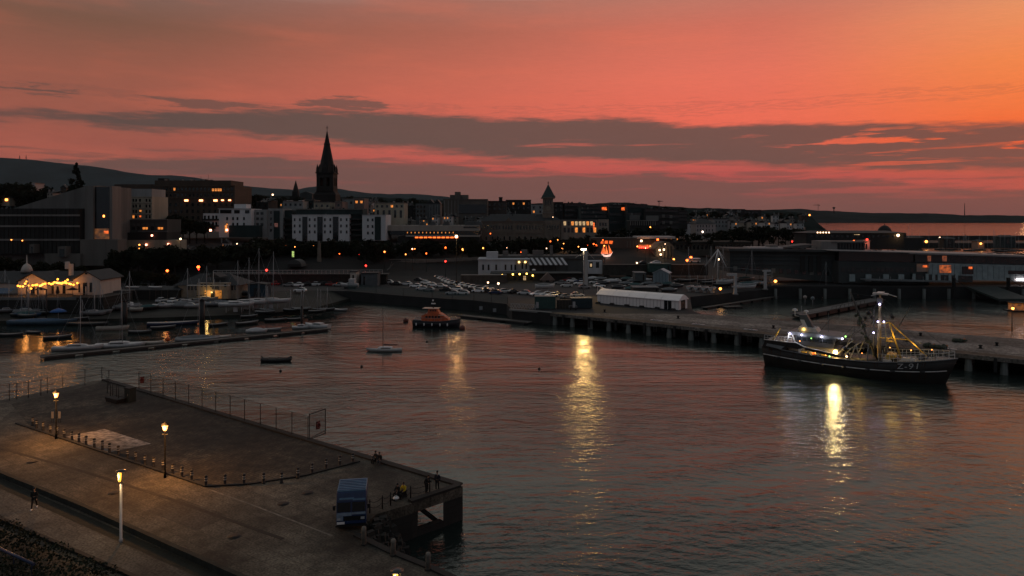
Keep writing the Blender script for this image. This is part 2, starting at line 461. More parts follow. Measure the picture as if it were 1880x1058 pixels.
    mx = N.new('ShaderNodeMixShader'); L.new(fr.outputs[0], mx.inputs[0]); L.new(b.outputs[0], mx.inputs[1]); L.new(gl.outputs[0], mx.inputs[2]); L.new(mx.outputs[0], N['Material Output'].inputs['Surface'])
    return m
WATER = watermat()
MB().add([(-3500, -60, 0), (6500, -60, 0), (6500, 9000, 0), (-3500, 9000, 0)], [(0, 1, 2, 3)]).build('water', WATER)['kind'] = 'structure'
# ---------------------------------------------------------------- ground, quays, pier, hills
def lerp_tab(t, x):
    if x <= t[0][0]: return t[0][1]
    for (a, va), (b, vb) in zip(t, t[1:]):
        if x <= b: return va + (vb - va) * (x - a) / (b - a)
    return t[-1][1]
HT = [(250, 3), (275, 4.3), (300, 10), (330, 14.5), (400, 17), (600, 23), (1000, 30), (2500, 36), (4300, 40)]
HR = [(250, 3), (300, 4.2), (450, 9), (700, 12), (1500, 15), (4300, 18)]
COAST = [(250, 92), (300, 120), (450, 190), (700, 300), (1000, 430), (1500, 620), (3400, 1465), (4300, 1900)]
def gh(x, y):
    sh = 26 * min(1, max(0, (-45 - x) / 40)) if y < 500 else 26 * min(1, max(0, (-45 - x) / 40)) * max(0, 1 - (y - 500) / 300)
    a = lerp_tab(HT, y + sh) if y > 250 else 3
    b = lerp_tab(HR, y)
    k = min(1, max(0, (x / y - 0.2) / 0.1))
    return a + (b - a) * k
ASPH = pm('worn_asphalt', (0.016, 0.017, 0.0175), 0.92, var=0.35, scale=0.25, bump=0.01, bscale=30)
def paving(name, c, slab=2.2, dark=0.55, grain=6.0, patch=0.09, con=0.0):
    """slabs with joints, broad stains, patched repairs and a gritty grain"""
    m = pm(name, c, 0.9, var=0); nt = m.node_tree; N = nt.nodes; L = nt.links
    tc = N.new('ShaderNodeTexCoord'); mp = N.new('ShaderNodeMapping'); mp.inputs['Rotation'].default_value = (0, 0, 0.62)
    br = N.new('ShaderNodeTexBrick'); br.inputs['Scale'].default_value = 1; br.inputs['Brick Width'].default_value = slab; br.inputs['Row Height'].default_value = slab * .62
    br.inputs['Mortar Size'].default_value = .03; br.inputs['Color1'].default_value = (*[v * 1.12 for v in c], 1); br.inputs['Color2'].default_value = (*[v * .86 for v in c], 1); br.inputs['Mortar'].default_value = (*[v * dark for v in c], 1)
    L.new(tc.outputs['Object'], mp.inputs[0]); L.new(mp.outputs[0], br.inputs['Vector'])
    prev = br.outputs['Color']
    for sc_, lo, hi, det in ((0.16, .45 - con * .3, 1.5 + con * 1.2, 5), (1.1, .72 - con * .4, 1.3 + con * .8, 5), (grain, .4, 1.65, 3)):
        n = N.new('ShaderNodeTexNoise'); n.inputs['Scale'].default_value = sc_; n.inputs['Detail'].default_value = det; L.new(mp.outputs[0], n.inputs['Vector'])
        r = N.new('ShaderNodeMapRange'); r.inputs[1].default_value = .3; r.inputs[2].default_value = .7; r.inputs[3].default_value = lo; r.inputs[4].default_value = hi; L.new(n.outputs['Fac'], r.inputs[0])
        x = N.new('ShaderNodeMix'); x.data_type = 'RGBA'; x.blend_type = 'MULTIPLY'; x.inputs[0].default_value = 1; L.new(prev, x.inputs[6]); L.new(r.outputs[0], x.inputs[7]); prev = x.outputs[2]
    v = N.new('ShaderNodeTexVoronoi'); v.inputs['Scale'].default_value = patch; L.new(mp.outputs[0], v.inputs['Vector'])
    hs = N.new('ShaderNodeMapRange'); sp = N.new('ShaderNodeSeparateColor'); L.new(v.outputs['Color'], sp.inputs[0]); L.new(sp.outputs[0], hs.inputs[0]); hs.inputs[3].default_value = .7; hs.inputs[4].default_value = 1.25
    x = N.new('ShaderNodeMix'); x.data_type = 'RGBA'; x.blend_type = 'MULTIPLY'; x.inputs[0].default_value = 1; L.new(prev, x.inputs[6]); L.new(hs.outputs[0], x.inputs[7])
    L.new(x.outputs[2], N['Principled BSDF'].inputs['Base Color'])
    return m
PROM = paving('promenade_paving', (0.048, 0.043, 0.033), con=.25)
PATHM = paving('pale_path', (0.078, 0.073, 0.062), 1.4, .75)
COBB = paving('dark_cobbles', (0.017, 0.0145, 0.0105), .5, .4, 4.0, .22, 1.0)
PADM = paving('concrete_pad', (0.17, 0.16, 0.15), 3.0, .6, 2.0, .3)
STONE = brickmat('quay_granite', (0.011, 0.012, 0.011), (0.016, 0.016, 0.015), (0.006, 0.006, 0.006), 1.4, 0.5)
GRASS = pm('rough_grass', (0.012, 0.013, 0.008), 0.95, var=0.5, scale=1.2, bump=0.08, bscale=6)
EARTH = pm('town_ground', (0.006, 0.0065, 0.006), 0.95, var=0.5, scale=0.05)
SLIPM = pm('weedy_slip', (0.012, 0.0125, 0.009), 0.9, var=0.8, scale=0.22, bump=0.03)
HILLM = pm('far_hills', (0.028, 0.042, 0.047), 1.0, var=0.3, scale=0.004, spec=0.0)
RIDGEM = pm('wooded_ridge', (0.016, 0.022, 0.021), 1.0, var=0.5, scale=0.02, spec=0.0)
def struct(mb, name, m, kind='structure'):
    o = mb.build(name, m); o['kind'] = kind; return o

C1 = Vector((-4.4, 61.0))
EDGE = Vector((-56.2, 40.2))
def edge(t): return (C1.x + EDGE.x * t, C1.y + EDGE.y * t)
Aq = edge(1.0)
REC = [(2.0, 42.0), (-2.5, 44.6), (-5.2, 46.6), (-8.6, 48.9), (-11.5, 51.4), (-11.6, 53.4), (-11.0, 55.2), (-8.46, 57.3)]
deck = [(8, 10)] + REC + [(C1.x, C1.y), Aq, (-75, 76.7), (-75, 10)]
mass = [(8, 10)] + REC + [(-8.0, 57.8), edge(0.079), Aq, (-75, 76.7), (-75, 10)]
q = MB(); q.prism(deck[::-1] if False else deck, 2.15, 3.0); struct(q, 'quay_deck', PROM)
q = MB(); q.prism(mass, -4, 2.149); struct(q, 'quay_base', STONE)
q = MB(); q.prism([(-6.0, 59.5), (C1.x, C1.y), edge(0.03)], -4, 2.149); struct(q, 'quay_pillar', STONE)
q = MB(); q.prism([(-8.05, 57.75), (-5.95, 59.55), (-6.4, 60.0), (-8.5, 58.2)], -4, 0.55); struct(q, 'arch_shade_block', STONE)  # dark block added where only dark reflection fills the arch foot
q = MB(); q.tube([(-8.3, 59.5, 1.9), (-6.2, 60.6, -.3)], .22, 6); struct(q, 'quay_brace', STONE)
# coping stones round the edge, a real step
def strip(pts, w, z0, z1, name, m, kind='structure'):
    mb = MB()
    for a, b in zip(pts, pts[1:]):
        a, b = Vector(a[:2]), Vector(b[:2]); d = (b - a)
        mb.box((a.x + b.x) / 2, (a.y + b.y) / 2, z0, d.length, w, z1 - z0, math.atan2(d.y, d.x))
    o = mb.build(name, m); o['kind'] = kind
    return o
strip([edge(0.004), edge(0.995)], 0.7, 3.002, 3.16, 'quay_kerb', STONE)
strip([(-8.6, 57.55), (-4.75, 61.0)], 0.6, 3.003, 3.2, 'quay_kerb', STONE)
strip([(-2.9, 44.6), (-5.5, 46.7), (-8.9, 49.1), (-11.8, 51.6)], 0.5, 3.003, 3.12, 'quay_kerb', STONE)
def sheet(pts, z, name, m):
    vs = [(p[0], p[1], z) for p in pts]
    o = MB().add(vs, [tuple(range(len(vs)))]).build(name, m); o['kind'] = 'structure'; return o
PL = [W(55, 783), W(378, 893), W(450, 889), W(560, 873), W(655, 847)]
plot = [tuple(p[:2]) for p in PL] + [edge(0.21), edge(0.5), edge(0.8), edge(0.985), tuple(W(150, 712)[:2]), tuple(W(20, 742)[:2])]
sheet(plot, 3.004, 'cobbled_ground', COBB)
sheet([W(121, 802), W(200, 831), W(277, 815), W(192, 788)], 3.009, 'concrete_pavement', PADM)
strip([W(30, 778), W(378, 894), W(455, 890), W(560, 874), W(660, 848)], 0.25, 3.005, 3.13, 'plot_kerb', STONE)
strip([W(384, 899), W(470, 930), W(610, 984)], 0.16, 3.0045, 3.012, 'painted_line', pm('worn_line', (.13, .12, .10), .9, var=.6, scale=1.5))
strip([W(-60, 806), W(160, 868), W(300, 912), W(520, 990)], 0.35, 3.0042, 3.010, 'drain_channel', pm('drain_dark', (.022, .02, .017), .95, var=.5, scale=2))
sheet([W(330, 915), W(420, 948), W(360, 975), W(268, 938)], 3.0085, 'tarmac_patch', paving('patch_tarmac', (.032, .030, .026), 6, .8, 5))
sheet([W(120, 838), W(180, 856), W(140, 872), W(80, 852)], 3.0085, 'tarmac_patch', MATS['patch_tarmac'])
# verge, low wall, path and the hedge bank along the near side
va, vb = W(-120, 826), W(430, 1064)
vc, vd = W(-120, 838), W(350, 1058)
sheet([W(-120, 843), W(360, 1058), W(420, 1080), W(430, 1066), W(-120, 826)], 3.004, 'grass_verge', GRASS)
sheet([W(-120, 845), W(-120, 900), W(250, 1062), W(420, 1140), W(520, 1130), W(356, 1058)], 3.007, 'path', PATHM)
w_ = strip([W(-120, 825), W(150, 936), W(430, 1063), W(560, 1120)], 0.35, 3.002, 3.45, 'low_wall', pm('verge_wall_dark', (0.018, 0.02, 0.016), 0.95, var=0.5, scale=1.5, bump=0.05), 'thing')  # one dark mottled colour all over the wall
tag(w_, 'low dark wall running between the lamp lit promenade and the pale path', 'wall')
strip([W(-120, 902), W(250, 1064), W(420, 1142)], 0.3, 3.002, 3.2, 'path_kerb', STONE)

# main land at quay level
front = [(-400, 203), (-152, 203), (-114, 207), (-84, 215), (-70.7, 226), (-53, 223), (-33.6, 210), (-11, 198), (-1.5, 190), (0, 179), (9.6, 172),
         (47.2, 170), (46.5, 176), (54, 207), (88.7, 231), (92, 250)]
q = MB(); q.prism(front + [(-400, 250)], -4, 3.0); struct(q, 'harbour_ground', ASPH)
# pier on piles
pier = [(9.6, 172), (103, 103), (124, 120), (47.2, 170)]
q = MB(); q.prism(pier, 2.25, 3.0); struct(q, 'pier_deck', paving('pier_concrete', (0.10, 0.092, 0.082), 5.0, .5, 2.5))
sheet([(9.9, 171.9), (102, 104.2), (104.5, 106), (12.5, 173.5)][::1], 3.004, 'pier_edge', pm('pier_edge_rust', (0.06, 0.045, 0.03), 0.9, var=0.6, scale=0.6))
sheet([(24, 170.2), (106, 107.2), (112, 112.0), (34, 170.4)], 3.005, 'pier_road', paving('pier_road_dust', (0.15, 0.135, 0.12), 6.0, .7, 2.5))
pd = Vector((103 - 9.6, 103 - 172)).normalized(); pn = Vector((-pd.y, pd.x))
k = 0
s = 1.0
PILE = None
while s < 112:
    for row, off in enumerate((0.75, 9.0, 17.5)):
        p = Vector((9.6, 172)) + pd * s + pn * off
        if PILE is None:
            PILE = MB().lathe([(0.62, -3), (0.62, 1.0), (0.55, 1.05), (0.55, 2.25)], 10).build('pier_pile', pm('pile_concrete', (0.10, 0.11, 0.105), 0.9, var=0.6, scale=0.8, streak=True))
            o = PILE
        else:
            o = PILE.copy(); col.objects.link(o)
        o.location = (p.x, p.y, 0)
        tag(o, ('weedy concrete pile under the front edge of the fishing pier', 'concrete pile standing in the shade beneath the middle of the pier',
                'concrete pile under the basin side of the fishing pier')[row], 'pile', 'piles carrying the long pier')
    s += 5.1
# dark back wall below the pier deck
q = MB()
a, b = Vector((9.6, 172)) + pn * 10, Vector((103, 103)) + pn * 10
q.box((a.x + b.x) / 2, (a.y + b.y) / 2, -3, (b - a).length, 0.5, 5.24, math.atan2((b - a).y, (b - a).x)); struct(q, 'pier_base', STONE)
# fenders, tyres hung on the pier face
for i in range(15):
    p = Vector((9.6, 172)) + pd * (4 + i * 7.3) - pn * 0.18
    f = MB()
    f.box(0, 0, 0.4, 0.5, 0.35, 2.5); o = f.build('pier_fender', BLACKP, None, (p.x, p.y, 0), math.atan2(pd.y, pd.x))
    tag(o, 'dark rubber fender hung on the front face of the pier', 'fender', 'fenders on the pier face')

# slipway on the old harbour side
sf = [(-330, 172), (-128, 174), (-98, 179), (-71, 186), (-58, 196), (-53, 222.5)]
sb = [(-330, 203), (-152, 203), (-114, 207), (-84, 215), (-70.7, 226), (-60, 224)]
def slipz(x, y):
    fy = lerp_tab([(p[0], p[1]) for p in sf], x); by = lerp_tab([(p[0], p[1]) for p in sb], x)
    t = min(1, max(0, (y - fy) / max(1, by - fy)))
    return 0.7 + 2.3 * t
mb = MB(); n = 12; vs, fs = [], []
for (a, b) in zip(sf, sb):
    for i in range(n + 1):
        t = i / n; x, y = a[0] + (b[0] - a[0]) * t, a[1] + (b[1] - a[1]) * t
        vs.append((x, y, 0.7 + 2.3 * t - (0.06 if i == n else 0) + 0.10 * mnoise.noise((x * 0.3, y * 0.3, 0))))
    vs.append((a[0], a[1] - 0.3, -3))
m1 = n + 2
for i in range(len(sf) - 1):
    for j in range(n):
        fs.append((i * m1 + j, (i + 1) * m1 + j, (i + 1) * m1 + j + 1, i * m1 + j + 1))
    fs.append((i * m1 + n + 1, (i + 1) * m1 + n + 1, (i + 1) * m1, i * m1))
struct(mb.add(vs, fs), 'slipway', SLIPM)
# town hill
ys = list(range(250, 400, 10)) + list(range(400, 700, 30)) + list(range(700, 1500, 80)) + list(range(1500, 4301, 280))
nx = 46; vs, fs = [], []
for y in ys:
    x0, x1 = -1.05 * y - 160, lerp_tab(COAST, y)
    for i in range(nx):
        x = x0 + (x1 - x0) * i / (nx - 1)
        vs.append((x, y, gh(x, y) - 0.004))
    vs.append((x1 + 0.5, y, -3))
m1 = nx + 1
for j in range(len(ys) - 1):
    for i in range(nx):
        fs.append((j * m1 + i, j * m1 + i + 1, (j + 1) * m1 + i + 1, (j + 1) * m1 + i))
struct(MB().add(vs, fs), 'town_ground', EARTH)
# terminal pier platform
q = MB(); q.prism([(84, 229), (330, 226), (330, 262), (120, 285), (92, 250)], -4, 4.0); struct(q, 'terminal_quay', ASPH)

def ridge(name, prof, Y0, Y1, Y2, m, rough, zf=20.0, step=6, zb=0.0):
    """a range of hills: foot, slope, crest and back slope, with the crest where the survey saw it"""
    rows = []
    pxs = [p[0] for p in prof]
    px = pxs[0]
    while px <= pxs[-1]:
        py = lerp_tab(prof, px)
        X1 = (px - 940) * Y1 / F; Z1 = H - (py - HY) * Y1 / F
        Z1 += rough * (mnoise.noise((X1 * 0.012 / (Y1 / 1500), 0, 1.3)) + 0.6 * mnoise.noise((X1 * 0.05 / (Y1 / 1500), 0, 4.1)))
        r = []
        for t in (0.0, 0.35, 0.7, 0.9, 1.0):
            Y = Y0 + (Y1 - Y0) * t
            X = X1 * ((0.85 + 0.15 * Y / Y1) if zf is not None else (0.15 + 0.85 * Y / Y1))
            z = (zf or 0) + (Z1 - (zf or 0)) * (t ** 1.15) + (rough * 1.5 * mnoise.noise((X * 0.004, Y * 0.004, 2)) if 0 < t < 1 else 0)
            if zf is None and t < 0.9:
                zg = gh(X, Y) - 3 if X < lerp_tab(COAST, Y) else -2
                z = zg + (Z1 - zg) * (t ** 1.15)
            r.append((X, Y, z))
        r.append((X1 * 1.1, Y2, zb))
        rows.append(r); px += step
    vs = [p for r in rows for p in r]; k = len(rows[0]); fs = []
    for i in range(len(rows) - 1):
        for j in range(k - 1):
            fs.append((i * k + j, (i + 1) * k + j, (i + 1) * k + j + 1, i * k + j + 1))
    o = MB().add(vs, fs, True).build(name, m); o['kind'] = 'structure'; return o
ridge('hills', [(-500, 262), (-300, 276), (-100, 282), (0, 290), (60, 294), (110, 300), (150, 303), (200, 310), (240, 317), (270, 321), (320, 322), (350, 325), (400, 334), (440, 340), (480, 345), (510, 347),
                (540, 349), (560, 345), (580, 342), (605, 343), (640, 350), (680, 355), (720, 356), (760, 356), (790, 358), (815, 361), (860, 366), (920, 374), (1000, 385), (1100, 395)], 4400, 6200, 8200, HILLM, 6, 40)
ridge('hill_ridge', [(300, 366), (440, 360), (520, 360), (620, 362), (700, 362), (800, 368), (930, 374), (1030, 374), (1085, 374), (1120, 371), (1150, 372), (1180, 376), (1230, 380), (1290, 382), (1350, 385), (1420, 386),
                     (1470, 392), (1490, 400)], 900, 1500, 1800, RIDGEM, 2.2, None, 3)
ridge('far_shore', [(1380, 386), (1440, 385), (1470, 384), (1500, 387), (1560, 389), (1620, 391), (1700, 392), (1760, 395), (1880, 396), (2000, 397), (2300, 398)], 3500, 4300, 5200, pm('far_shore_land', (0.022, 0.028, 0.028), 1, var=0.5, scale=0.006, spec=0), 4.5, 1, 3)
# the long stone breakwater across the bay
q = MB()
pts = [(420, 835), (640, 838), (1400, 800)]
for a, b in zip(pts, pts[1:]):
    a, b = Vector(a), Vector(b)
    q.box((a.x + b.x) / 2, (a.y + b.y) / 2, -2, (b - a).length + 4, 14, 7.0, math.atan2((b - a).y, (b - a).x), 0.93)
tag(struct(q, 'breakwater', pm('breakwater_stone', (0.02, 0.021, 0.021), 0.95, var=0.4, scale=0.1), 'thing'), 'long dark stone breakwater crossing the bay before the far shore', 'breakwater')
# ---------------------------------------------------------------- building kit
class Bld:
    """a building surveyed by bearings at distance Y; parts are blocks, windows, roofs ..."""
    def __init__(s, name, label, cat, px, pyb, Y, rz=0.0, group=None):
        p = D(px, pyb, Y)
        s.o = p; s.Y = Y
        s.root = thing(name, label, cat, p, rz, group)
        s.cache = {}
    def x(s, px, d=0.0): return (px - 940) * (s.Y + d) / F - s.o.x
    def z(s, py, d=0.0): return H - (py - HY) * (s.Y + d) / F - s.o.z
    def blk(s, name, m, x0, x1, y0, y1, d0=0.0, dep=12.0, parent=None):
        mb = MB(); mb.bb(s.x(x0, d0), s.x(x1, d0), d0, d0 + dep, s.z(y1, d0), s.z(y0, d0))
        return mb.build(name, m, parent or s.root)
    def win(s, x0, x1, y0, y1, d0=0.0, m=None, name='window', parent=None, thick=0.12):
        m = m or GLASS
        w, h = round(abs(s.x(x1, d0) - s.x(x0, d0)), 2), round(abs(s.z(y0, d0) - s.z(y1, d0)), 2)
        key = (w, h, m.name, name, thick)
        if key not in s.cache:
            mb = MB(); mb.bb(-w / 2, w / 2, -thick * 0.6, thick * 0.4, 0, h)
            s.cache[key] = mb.mesh(name, m)
        o = bpy.data.objects.new(name, s.cache[key]); link(o, parent or s.root)
        o.location = ((s.x(x0, d0) + s.x(x1, d0)) / 2, d0, s.z(y1, d0))
        return o
    def grid(s, xs, ys, w, h, d0=0.0, m=None, lit=0.0, litm=None, name='window'):
        out = []
        for y in ys:
            for x in xs:
                mm = (litm or LITW) if RND.random() < lit else m
                out.append(s.win(x - w / 2, x + w / 2, y - h / 2, y + h / 2, d0, mm, name))
        return out
    def ledge(s, name, m, x0, x1, y, h=0.35, out=0.35, d0=0.0, dep=None):
        z = s.z(y, d0); mb = MB()
        mb.bb(s.x(x0, d0) - out * 0.5, s.x(x1, d0) + out * 0.5, d0 - out, d0 + (dep or 0.3), z, z + h)
        return mb.build(name, m, s.root)
    def clutter(s, x0, x1, y, n=5, d0=2.0, dep=8.0, hmax=5.0, m=None):
        r = random.Random(int(x0 * 7 + y))
        for k in range(n):
            x = r.uniform(x0 + 1, x1 - 1); w = r.uniform(.8, 3.2); h = r.uniform(.8, hmax); d = d0 + r.uniform(0, dep)
            if r.random() < .35: MB().bar((s.x(x, d), d, s.z(y, d) - .1), (s.x(x, d), d, s.z(y, d) + h * .75), .06).build('aerial', DARKMETAL, s.root)
            else: s.blk('chimney' if w < 1.8 else 'roof_plant', m or r.choice((CONC, SLATE, WOOD)), x - w / 2, x + w / 2, y - h * .7, y + .2, d, r.uniform(.8, 2.5))
    def gable(s, name, m, x0, x1, y0, y1, d0=0.0, dep=12.0, over=0.3):
        """ridge runs away from the viewer"""
        a, b, zt, zb = s.x(x0, d0), s.x(x1, d0), s.z(y0, d0), s.z(y1, d0)
        mb = MB(); mb.ext([(a - over, zb), (b + over, zb), ((a + b) / 2, zt)], d0 - over, d0 + dep)
        return mb.build(name, m, s.root)
    def hip(s, name, m, x0, x1, y0, y1, d0=0.0, dep=10.0, over=0.3, inset=None, flat=0.0):
        """hipped roof, ridge along the front"""
        a, b, zt, zb = s.x(x0, d0) - over, s.x(x1, d0) + over, s.z(y0, d0), s.z(y1, d0)
        f0, f1 = d0 - over, d0 + dep + over; mid = (f0 + f1) / 2
        ins = inset if inset is not None else (f1 - f0) / 2
        e = flat / 2 + 0.01
        vs = [(a, f0, zb), (b, f0, zb), (b, f1, zb), (a, f1, zb), (a + ins, mid - e, zt), (b - ins, mid - e, zt), (b - ins, mid + e, zt), (a + ins, mid + e, zt)]
        fs = [(3, 2, 1, 0), (4, 5, 6, 7), (0, 1, 5, 4), (1, 2, 6, 5), (2, 3, 7, 6), (3, 0, 4, 7)]
        return MB().add(vs, fs).build(name, m, s.root)
def frange(a, b, n): return [a + (b - a) * i / (n - 1) for i in range(n)]

# ---------------------------------------------------------------- trees: tapered trunk with limbs, crown of many leaf clumps
LEAF = pm('dusk_leaves', (0.016, 0.020, 0.013), 0.95, var=0.6, scale=0.35, spec=0.1)
LEAF2 = pm('dusk_leaves_olive', (0.022, 0.024, 0.014), 0.95, var=0.6, scale=0.35, spec=0.1)
BARK = pm('bark', (0.02, 0.017, 0.014), 0.95, var=0.4)
def crown_mesh(seed, n_cl=60, per=30, leaf=0.05, conifer=False, m=None):
    """a unit crown: height 1 from z 0 to 1, radius about 0.5"""
    r = random.Random(seed); mb = MB()
    lobes = [(r.uniform(-0.24, 0.24), r.uniform(-0.24, 0.24), r.uniform(0.28, 0.72), r.uniform(0.17, 0.30)) for _ in range(9)]
    for c in range(n_cl):
        if conifer:
            z = r.random() ** 1.4; t = r.uniform(0, 2 * PI); rad = 0.36 * (1 - z) * r.uniform(0.55, 1.1) + 0.015
            cx, cy, cz, cs = rad * math.cos(t), rad * math.sin(t), z * 0.97, 0.075 * (1.15 - z)
        else:
            lx, ly, lz, lr = lobes[r.randrange(len(lobes))]
            d = Vector((r.gauss(0, 1), r.gauss(0, 1), r.gauss(0, 1))).normalized() * lr * r.uniform(0.55, 1.1)
            cx, cy, cz, cs = lx + d.x, ly + d.y, lz + d.z * 0.9, r.uniform(0.05, 0.10)
        for k in range(per):
            p = Vector((cx + r.gauss(0, cs * 0.6), cy + r.gauss(0, cs * 0.6), max(0.01, cz + r.gauss(0, cs * 0.5))))
            u = Vector((r.gauss(0, 1), r.gauss(0, 1), r.gauss(0, 0.6))).normalized(); w = u.cross(Vector((r.gauss(0, 1), r.gauss(0, 1), r.gauss(0, 1)))).normalized()
            a = leaf * r.uniform(0.5, 1.2); b = a * 0.6
            mb.add([p - u * a, p - w * b, p + u * a, p + w * b], [(0, 1, 2, 3)])
    return mb.mesh('crown', m or LEAF)
def trunk_mesh(seed):
    r = random.Random(seed); mb = MB()
    mb.tube([(0, 0, -0.3), (0.01, 0, 0.1), (-0.01, 0.01, 0.35), (0.01, 0, 0.7)], [0.045, 0.034, 0.026, 0.010], 7)
    for k in range(6):
        t = r.uniform(0, 2 * PI); z = r.uniform(0.2, 0.5); l = r.uniform(0.16, 0.3)
        mb.tube([(0, 0, z), (l * 0.5 * math.cos(t), l * 0.5 * math.sin(t), z + l * 0.4), (l * math.cos(t), l * math.sin(t), z + l)], [0.016, 0.011, 0.004], 5)
    return mb.mesh('trunk', BARK)
CROWNS = [crown_mesh(20 + i, 46, 26, 0.062, m=LEAF if i % 2 else LEAF2) for i in range(5)]
TRUNKS = [trunk_mesh(5), trunk_mesh(6)]
CONIF = crown_mesh(77, 90, 24, 0.05, True)
def tree(loc, h, w, label, group=None, name='tree', crown=None):
    t = thing(name, label, 'tree', loc, RND.uniform(0, 6), group)
    c = bpy.data.objects.new('crown', crown or CROWNS[RND.randrange(5)]); link(c, t)
    c.scale = (w, w, h * 0.93); c.location = (0, 0, h * 0.09)
    k = bpy.data.objects.new('trunk', TRUNKS[RND.randrange(2)]); link(k, t); k.scale = (h * 0.85, h * 0.85, h * 0.9)
    return t

# ---------------------------------------------------------------- lamps
def light(parent, loc, power, color, rad=0.25):
    l = bpy.data.lights.new('lamp_light', 'POINT'); l.energy = power; l.color = color; l.shadow_soft_size = rad
    o = bpy.data.objects.new('lamp_light', l); link(o, parent); o.location = loc; return o
WARM, ORNG, COOL, YELL = (1.0, 0.55, 0.22), (1.0, 0.36, 0.10), (0.85, 0.85, 1.0), (1.0, 0.62, 0.16)
LAMPM = {}
def street_lamp(px, py, Y, label, bulb=None, r=None, zb=None, power=0, color=WARM, pole=None, group=None, name='street_lamp', arm=True):
    """a post with a lit head; head surveyed at (px, py)"""
    p = D(px, py, Y); zb = gh(p.x, p.y) if zb is None else zb
    hgt = max(1.5, p.z - zb)
    t = thing(name, label, 'lamp', (p.x, p.y, p.z - hgt), 0, group)
    mb = MB(); mb.tube([(0, 0, 0), (0, 0, hgt * 0.5), (0, 0, hgt + 0.12)], [0.11, 0.085, 0.06], 6)
    mb.build('pole', pole or DARKMETAL, t)
    r = (r or 0.0011 * Y) * (0.85 if bulb is BULBR else 1.3)
    key = (round(r, 2), (bulb or BULB).name)
    if key not in LAMPM: LAMPM[key] = MB().lathe([(r * 0.35, -r * 0.9), (r * 0.9, -r * 0.3), (r, 0.1 * r), (r * 0.6, 0.8 * r), (0.05 * r, r)], 8).mesh('lamp_head', bulb or BULB)
    o = bpy.data.objects.new('lamp_head', LAMPM[key]); link(o, t); o.location = (0, -0.16 - r * 0.3, hgt - r * 0.5)
    MB().lathe([(r * 1.15, 0), (r * 0.5, r * 0.5)], 8).build('lamp_hood', DARKMETAL, t, (0, -0.16 - r * 0.3, hgt + r * 0.42))
    if power: light(t, (0, -0.9 - r, hgt - r * 0.5), power, color, max(0.25, r))
    return t

# ---------------------------------------------------------------- cars
def car_proto(paint, name='parked_car', van=False):
    t = thing(name, 'parked car', 'car')
    L2, Wd = 2.1, 0.86
    def ring(x, hw, z0, z1, r=0.12):
        return [(x, -hw, z0), (x, -hw, z1 - r), (x, -hw + r, z1), (x, hw - r, z1), (x, hw, z1 - r), (x, hw, z0)]
    b = MB().sections([ring(-2.1, 0.74, 0.36, 0.80), ring(-1.95, 0.84, 0.26, 0.90), ring(-1.0, 0.87, 0.22, 0.94), ring(0.4, 0.87, 0.22, 0.94), ring(1.2, 0.86, 0.22, 0.88),
                       ring(1.9, 0.80, 0.26, 0.74), ring(2.12, 0.66, 0.34, 0.60)], True, False)
    b.build('body', paint, t)
    c = MB().sections([ring(-1.85, 0.66, 0.90, 0.95, .03), ring(-1.25, 0.64, 0.90, 1.40, 0.10), ring(-0.6, 0.63, 0.90, 1.46, 0.12), ring(0.05, 0.62, 0.90, 1.42, 0.12), ring(0.85, 0.66, 0.88, 0.94, .03)], True, False)
    c.build('cabin_glass', GLASS, t)
    rf = MB().sections([ring(-1.28, 0.58, 1.36, 1.42, .05), ring(-0.6, 0.58, 1.40, 1.49, .05), ring(0.08, 0.55, 1.36, 1.44, .05)], True, False)
    rf.build('roof', paint, t)
    wm = MB(); wm.tube([(0, -0.11, 0), (0, 0.11, 0)], 0.31, 12)
    wme = wm.mesh('wheel', BLACKP)
    for sx_ in (-1.3, 1.3):
        for sy_ in (-0.78, 0.78):
            o = bpy.data.objects.new('wheel', wme); link(o, t); o.location = (sx_, sy_, 0.31)
    return t
CARP = {}
def paint(nm, c): return pm('car_paint_' + nm, c, 0.25, 0.2, var=0.08, spec=0.6)
PAINTS = {'white': (0.78, 0.78, 0.78), 'silver': (0.5, 0.51, 0.52), 'grey': (0.2, 0.205, 0.21), 'black': (0.008, 0.008, 0.01), 'red': (0.22, 0.02, 0.02), 'blue': (0.02, 0.035, 0.09)}
def car(px, py, hd, colr, label, group, z=3.0, name='parked_car', slope=False):
    loc = W(px, py, z) if not slope else slope
    if colr not in CARP:
        CARP[colr] = car_proto(paint(colr, PAINTS[colr])); t = CARP[colr]
    else:
        t = copy_tree(CARP[colr])
    t['label'] = label; t['group'] = group
    t.location = loc; t.rotation_euler = (0, 0, R(hd))
    return t

# ---------------------------------------------------------------- boats
def hull_mb(L, B, dpt, fb, stern=0.75, sheer=0.35, n=12, draft=None, vee=0.5, rake=0.10):
    """a lofted hull: x along the length, bow at +x; water at z 0, freeboard fb, open at the deck line"""
    secs = []
    for i in range(n + 1):
        t = i / n; x = -L / 2 + L * t
        k = stern + (1 - stern) * math.sin(min(1, t / 0.45) * PI / 2) if t < 0.45 else max(0.012, math.cos(((t - 0.45) / 0.55) ** 1.6 * PI / 2) ** 0.75)
        hw = B / 2 * k
        z = fb * (1 + sheer * (abs(t - 0.4) / 0.6) ** 2)
        kz = -dpt * (1 - 0.5 * max(0, (t - 0.6) / 0.4) ** 2)
        xo = L * rake * max(0, (t - 0.5) / 0.5) ** 2
        secs.append([(x + xo, -hw, z), (x + xo * 0.75, -hw * 0.94, z * 0.45), (x + xo * 0.3, -hw * (0.80 - 0.25 * vee), -dpt * 0.2), (x, -hw * 0.12, kz),
                     (x, hw * 0.12, kz), (x + xo * 0.3, hw * (0.80 - 0.25 * vee), -dpt * 0.2), (x + xo * 0.75, hw * 0.94, z * 0.45), (x + xo, hw, z)])
    return secs
